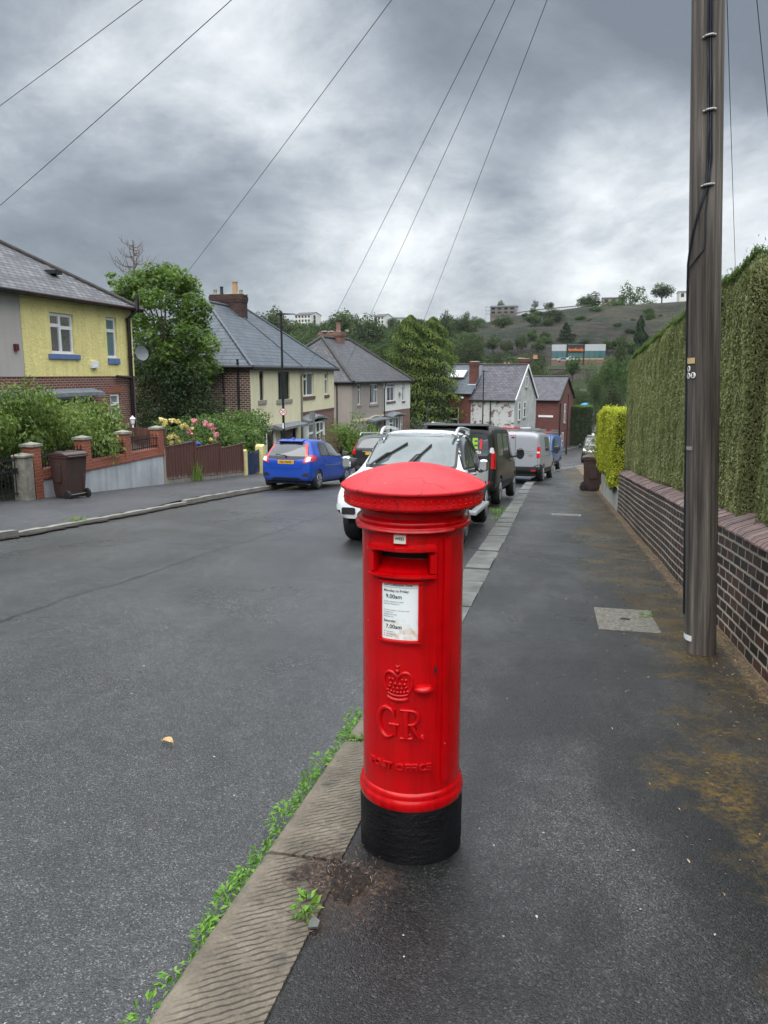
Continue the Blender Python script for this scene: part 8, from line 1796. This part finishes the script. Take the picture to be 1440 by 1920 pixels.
# named trees
tree('wide', 975, 648, 150, 150, 'broad mid-green tree right behind the terrace chimneys')
tree('round', 880, 632, 190, 95, 'round dark tree above the brick terrace roof, right of the cypress')
tree('round', 815, 640, 205, 80, 'dark tree half hidden behind the right flank of the cypress')
tree('wide', 1143, 644, 170, 104, 'broad dark tree hiding the right end of the roadside shop')
tree('conifer', 1203, 588, 200, 66, 'tall dark conifer standing above the far end of the clipped hedge')
tree('round', 1168, 622, 230, 36, 'light green tree wedged left of the tall dark conifer')
tree('tall', 1075, 668, 215, 34, 'small dark tree in front of the roadside shop windows', base=atY(1075, 693, 215)[2]-2)
tree('wide', 1085, 715, 140, 75, 'low leafy tree behind the red brick gable'); tree('round', 1120, 702, 140, 50, 'bright green low tree beside the golden hedge, farther back'); tree('tall', 1148, 712, 128, 60, 'dark green tree rising just left of the tall clipped hedge'); tree('wide', 1105, 742, 118, 50, 'drooping grey-green tree near the blue garden canopy'); tree('round', 1068, 742, 160, 46, 'leafy garden tree just right of the red brick roof ridge')
tree('loose', 1183, 528, 412, 70, 'airy see-through tree on the skyline of the bare hill'); tree('round', 1108, 545, 408, 56, 'dense dark tree on the hill crest, left of the airy one'); tree('round', 1243, 527, 412, 48, 'rounded tree on the hill crest just right of the airy one'); tree('loose', 1004, 561, 408, 20, 'small upright tree on the crest right of the scaffolded house'); tree('wide', 1030, 564, 408, 27, 'small round tree on the crest beside the pale fence'); tree('wide', 941, 560, 416, 26, 'tree peeping over the roof of the scaffolded house')
tree('wide', 1155, 556, 402, 80, 'dark bushy tree below the airy skyline tree'); tree('wide', 1215, 560, 404, 90, 'long low bush bank on the crest near the pole')
for px, py, Y, w, k, lb in ((1062, 604, 330, 36, 'conifer', 'dark pine on the lower bare hillside above the shop roof'), (1000, 615, 330, 30, 'round', 'dark bush tree low on the bare hillside, left of the pine'), (1025, 628, 325, 40, 'wide', 'low dark thicket left of the roadside shop roof'), (985, 585, 380, 16, 'round', 'small dark bush high on the bare hillside'), (1010, 590, 370, 14, 'wide', 'tiny bush in the middle of the bare hillside'), (1222, 585, 370, 18, 'round', 'small rounded bush on the upper hillside near the pole'), (1100, 570, 395, 60, 'wide', 'dark scrub spreading below the crest trees'), (1255, 600, 260, 56, 'round', 'green tree above the hedge top next to the pole'), (1285, 588, 240, 40, 'wide', 'tree touching the pole just above the hedge'), (1235, 618, 250, 30, 'wide', 'yellow-green tree behind the hedge top'), (1140, 585, 380, 46, 'wide', 'patch of dark scrub in the middle of the hillside')): tree(k, px, py, Y, w, lb)
def on_hill(px, py):
    d = ray(px, py)
    for r in np.arange(290, 430, .7):
        t = r/math.hypot(d[0], d[1]); p = EYE+d*t
        if p[2] < hillz(p[0], p[1]): return p
for i in range(36):
    p = on_hill(RNG.uniform(925, 1290), RNG.uniform(588, 655))
    if p is None: continue
    cm, tm = SP[('wide', 'round')[i % 2]][RNG.integers(2)]; w = RNG.uniform(2.0, 6.5)*(1 if i % 5 else 1.7)
    o = empty('scrub_bush', (p[0], p[1], p[2]-.5), RNG.uniform(0, 6.28), 'low dark scrub bush dotted over the bare hillside', 'bush', 'scrub bushes on the bare hillside'); o.scale = (w, w, w*RNG.uniform(.55, .9)); link('crown', cm, o)
for px, py, w in ((925, 628, 40), (950, 634, 36), (978, 622, 34), (1008, 632, 38), (1140, 634, 36), (1165, 628, 40), (1190, 634, 44), (1225, 626, 40)):
    tree('round' if px % 2 else 'wide', px, py, 305, w, 'dark bushy tree in the belt along the foot of the bare hillside', group='trees along the foot of the bare hillside')
# the cypress beside the grey house
A = atY(790, 592, 79); CY = empty('cypress_tree', (A[0], 79, f(79)), 0, 'big dense cypress beside the grey and white house', 'tree'); rng = np.random.default_rng(61); n = 16000
ht = A[2]-f(79)
def spire(cx, cy, h0, rad, n):
    z = rng.random(n)**.85; prof = np.interp(z, [0, .12, .4, .7, .88, .96, 1], [.86, 1, .97, .76, .46, .25, .05]); a = rng.uniform(0, 6.283, n)
    lob = 1+.14*np.sin(a*4+z*9)+.13*np.sin(z*58+a*3)+.08*np.sin(a*11+z*37); rr = rad*prof*lob*(rng.uniform(.82, 1.03, n)); p = np.stack([cx+np.cos(a)*rr, cy+np.sin(a)*rr, .1+z*h0+rr*.12], 1)
    return p, np.stack([np.cos(a), np.sin(a), .5+0*a], 1), np.clip(.5+.25*np.sin(z*58+a*3)+.14*np.sin(a*4+z*9)+rng.normal(size=n)*.17, 0, 1)
S1 = spire(-1.1, 0, ht-.1, 2.75, 10000); S2 = spire(1.15, .2, ht-.3, 2.75, 10000); S3 = spire(-2.2, -.5, ht*.7, 1.8, 3500)
P = np.concatenate([S1[0], S2[0], S3[0]]); link('crown', leaf_mesh('cypress', P, .3, MT['conifer'], nrm=np.concatenate([S1[1], S2[1], S3[1]]), dirn=(0, 0, 1), aspect=.38, jit=.5, rnd=np.concatenate([S1[2], S2[2], S3[2]]), rng=rng), CY)
mb = MB(); mb.tube([(-1.1, 0, -.3), (-1.1, 0, ht*.9)], [.25, .04], 8); mb.tube([(1.15, .2, -.3), (1.15, .2, ht*.85)], [.22, .04], 8)
for c_, r_ in (((-1.1, 0), 2.05), ((1.15, .2), 2.05)): mb.lathe([(r_*.7, .2), (r_, ht*.15), (r_*.85, ht*.45), (r_*.5, ht*.72), (.05, ht*.92)], 12, c=(c_[0], c_[1], 0))
mb.build('trunk', plain('inner_twigs', (.02, .026, .012), .95, .3), CY)
# woods on the left of the opposite slope
rng = np.random.default_rng(77); i = 0
ranks = [(395, 590, 604, 470, 905, 17), (360, 600, 618, 470, 910, 18), (325, 612, 630, 480, 905, 19), (290, 625, 645, 500, 900, 21), (258, 640, 662, 560, 1030, 22), (235, 655, 680, 690, 1060, 22)]
words_far = ['on the crest of the wood', 'just below the crest of the wood', 'high on the wooded slope', 'half way down the wooded slope', 'low on the wooded slope', 'at the foot of the wooded slope']
for q, (Y, ya, yb, x0, x1, st_) in enumerate(ranks):
    px = x0+rng.uniform(0, st_)
    while px < x1:
        py = rng.uniform(ya, yb)
        if q == 0: py += 10*((px > 550) & (px < 610))+8*((px > 700) & (px < 730))-6*(620 < px < 700)-10*(490 < px < 548)
        k = rng.choice(['round', 'round', 'tall', 'wide']); w = rng.uniform(.8, 1.5)*st_*2.1
        if 905 < px < 1080 and q == 5: py = rng.uniform(685, 700)
        if 905 < px < 1030 and q == 4: py = rng.uniform(655, 672)
        tree(k, px, py, Y+rng.uniform(-10, 10), w, '%s tree %s across the valley' % ({'round': 'rounded leafy', 'tall': 'upright leafy', 'wide': 'broad leafy'}[k], words_far[q]), group='woodland trees across the valley')
        px += st_*rng.uniform(.75, 1.25)
for px, py, Y, w, k, lb in ((512, 574, 300, 96, 'round', 'large dark leafy tree on the skyline left of the white flats'), (640, 576, 330, 70, 'tall', 'tall pale green tree behind the red chimney'), (690, 584, 300, 80, 'round', 'leafy tree above the dark slate ridge'), (660, 612, 230, 100, 'wide', 'large mid-green tree mass behind the red chimney of the grey house'), (720, 622, 220, 90, 'wide', 'large tree between the red chimney and the cypress'), (835, 580, 330, 40, 'round', 'leafy skyline tree right of the cypress top'), (870, 582, 340, 46, 'round', 'round skyline tree left of the scaffolded house'), (545, 610, 260, 80, 'wide', 'dark leafy tree behind the street lamp head'), (470, 620, 220, 60, 'round', 'dark leafy tree behind the sooty chimney stack')): tree(k, px, py, Y, w, lb)
# garden greenery filling the valley between the bend and the shop
for px, py, Y, w, k, lb in ((1050, 705, 190, 60, 'wide', 'low thicket between the red brick roof and the stone wall'), (1010, 695, 185, 50, 'round', 'small leafy tree over the white gable chimney'), (1130, 730, 175, 60, 'wide', 'leafy thicket left of the clipped hedge, low down'), (1095, 735, 200, 60, 'round', 'rounded thicket above the blue canopy'), (1160, 690, 185, 40, 'tall', 'narrow green tree next to the clipped hedge edge')): tree(k, px, py, Y, w, lb)
SPOTS = [(430, 60, 13, .16), (560, 130, 9, .10), (1000, 330, 11, .14), (700, 330, 9, .13), (1260, 400, 12, .2), (760, 555, 11, .22), (1230, 500, 13, .26), (480, 555, 9, .2), (60, 200, 8, .08),
         (1150, 130, 20, -.16), (170, 290, 13, -.10), (720, 110, 10, -.08), (480, 470, 9, -.12), (560, 300, 8, -.06), (900, 460, 7, -.08), (1080, 240, 8, -.07)]
CLOUD_RAMP = [(.18, (.135, .155, .185)), (.38, (.19, .215, .25)), (.53, (.275, .305, .34)), (.68, (.41, .44, .47)), (.9, (.64, .665, .68))]
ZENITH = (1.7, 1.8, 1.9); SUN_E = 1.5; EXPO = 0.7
HAZE = .00007
# ---------------------------------------------------------------- sky, light, camera
w = bpy.data.worlds.new('World'); sc.world = w; w.use_nodes = True; t = w.node_tree; t.nodes.clear()
class WT(NT):
    def __init__(s, t): s.t = t
W = WT(t)
out = t.nodes.new('ShaderNodeOutputWorld'); bg = t.nodes.new('ShaderNodeBackground'); t.links.new(bg.outputs[0], out.inputs[0]); bg.inputs[1].default_value = .1
SUN_EL, SUN_AZ = R(50), R(180)              # azimuth from +Y towards +X: high behind the camera
sky = t.nodes.new('ShaderNodeTexSky'); sky.sky_type = 'NISHITA'; sky.sun_disc = False; sky.sun_elevation = SUN_EL; sky.sun_rotation = SUN_AZ; sky.air_density = 1.2; sky.dust_density = 2.0
d = W.n('TexCoord').outputs['Generated']
s = W.sep(d); zz = W.math('MAXIMUM', s[2], 0.0); k = W.math('DIVIDE', 1.0, W.math('ADD', zz, .42))
p = W.n('CombineXYZ', X=W.math('MULTIPLY', s[0], k), Y=W.math('MULTIPLY', s[1], k), Z=W.math('MULTIPLY', zz, .6)).outputs[0]
n1 = W.noise(W.mapv(p, (1, 1, 1), (3.1, 1.7, 0)), 2.0, 12, .6, .4); n2 = W.noise(W.mapv(p, (1, 1, 1), (7.3, 2.2, 0)), 6.5, 10, .64, .3)
L = W.math('ADD', W.math('MULTIPLY', n1, 1.0), W.math('MULTIPLY', n2, .42))
L = W.math('SUBTRACT', L, .27)
def spot(px, py, deg, amp):
    global L
    v = ray(px, py); v = v/np.linalg.norm(v)
    dt = W.n('VectorMath', p_operation='DOT_PRODUCT', i0=d, i1=tuple(v)).outputs['Value']
    mr = W.n('MapRange', Value=dt); mr.interpolation_type = 'SMOOTHSTEP'; mr.inputs[1].default_value = math.cos(R(deg)); mr.inputs[2].default_value = 1.0
    L = W.math('ADD', L, W.math('MULTIPLY', mr.outputs[0], amp))
for a in SPOTS: spot(*a)
col = W.ramp(L, CLOUD_RAMP)
# the overcast vault brightens overhead, out of the picture
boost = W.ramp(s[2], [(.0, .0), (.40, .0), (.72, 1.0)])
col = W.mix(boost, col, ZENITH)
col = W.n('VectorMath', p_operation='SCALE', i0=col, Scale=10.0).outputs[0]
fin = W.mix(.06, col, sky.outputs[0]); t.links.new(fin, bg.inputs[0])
sun = bpy.data.lights.new('sun', 'SUN'); sun.energy = SUN_E; sun.angle = R(70); sun.color = (1, .97, .92)
so = bpy.data.objects.new('sun', sun); COL.objects.link(so); so.rotation_euler = (R(90)-SUN_EL, 0, math.pi-SUN_AZ)
cam = bpy.data.cameras.new('camera'); co_ = bpy.data.objects.new('camera', cam); COL.objects.link(co_); sc.camera = co_
cam.sensor_fit = 'VERTICAL'; cam.sensor_height = 24.0; cam.lens = 24.0*F/1920; cam.clip_start = .05; cam.clip_end = 6000
co_.location = EYE; co_.rotation_euler = (R(90)-PITCH, 0, YAW)
vs = sc.view_settings; sc.display_settings.display_device = 'sRGB'; vs.view_transform = 'Standard'; vs.look = 'None'; vs.exposure = EXPO; vs.gamma = 1.0
sc.render.engine = 'CYCLES'; cy = sc.cycles; cy.use_denoising = True; cy.max_bounces = 6; cy.diffuse_bounces = 3; cy.glossy_bounces = 3; cy.transmission_bounces = 4; cy.transparent_max_bounces = 8
cy.sample_clamp_indirect = 6; cy.use_adaptive_sampling = True; cy.adaptive_threshold = .015; cy.volume_bounces = 0; cy.caustics_reflective = False; cy.caustics_refractive = False
try: cy.denoiser = 'OPENIMAGEDENOISE'
except Exception: pass

hz = NT('haze_air'); hz.t.nodes.remove(hz.b); pv = hz.n('VolumePrincipled', Color=(.78, .84, .9), Density=HAZE, Anisotropy=.2); hz.t.links.new(pv.outputs[0], hz.out.inputs['Volume'])
if HAZE > 0:
    mb = MB(); mb.box(-1500, 1500, -60, 1400, -14, 75); o = mb.build('haze', hz.mat); o['kind'] = 'stuff'
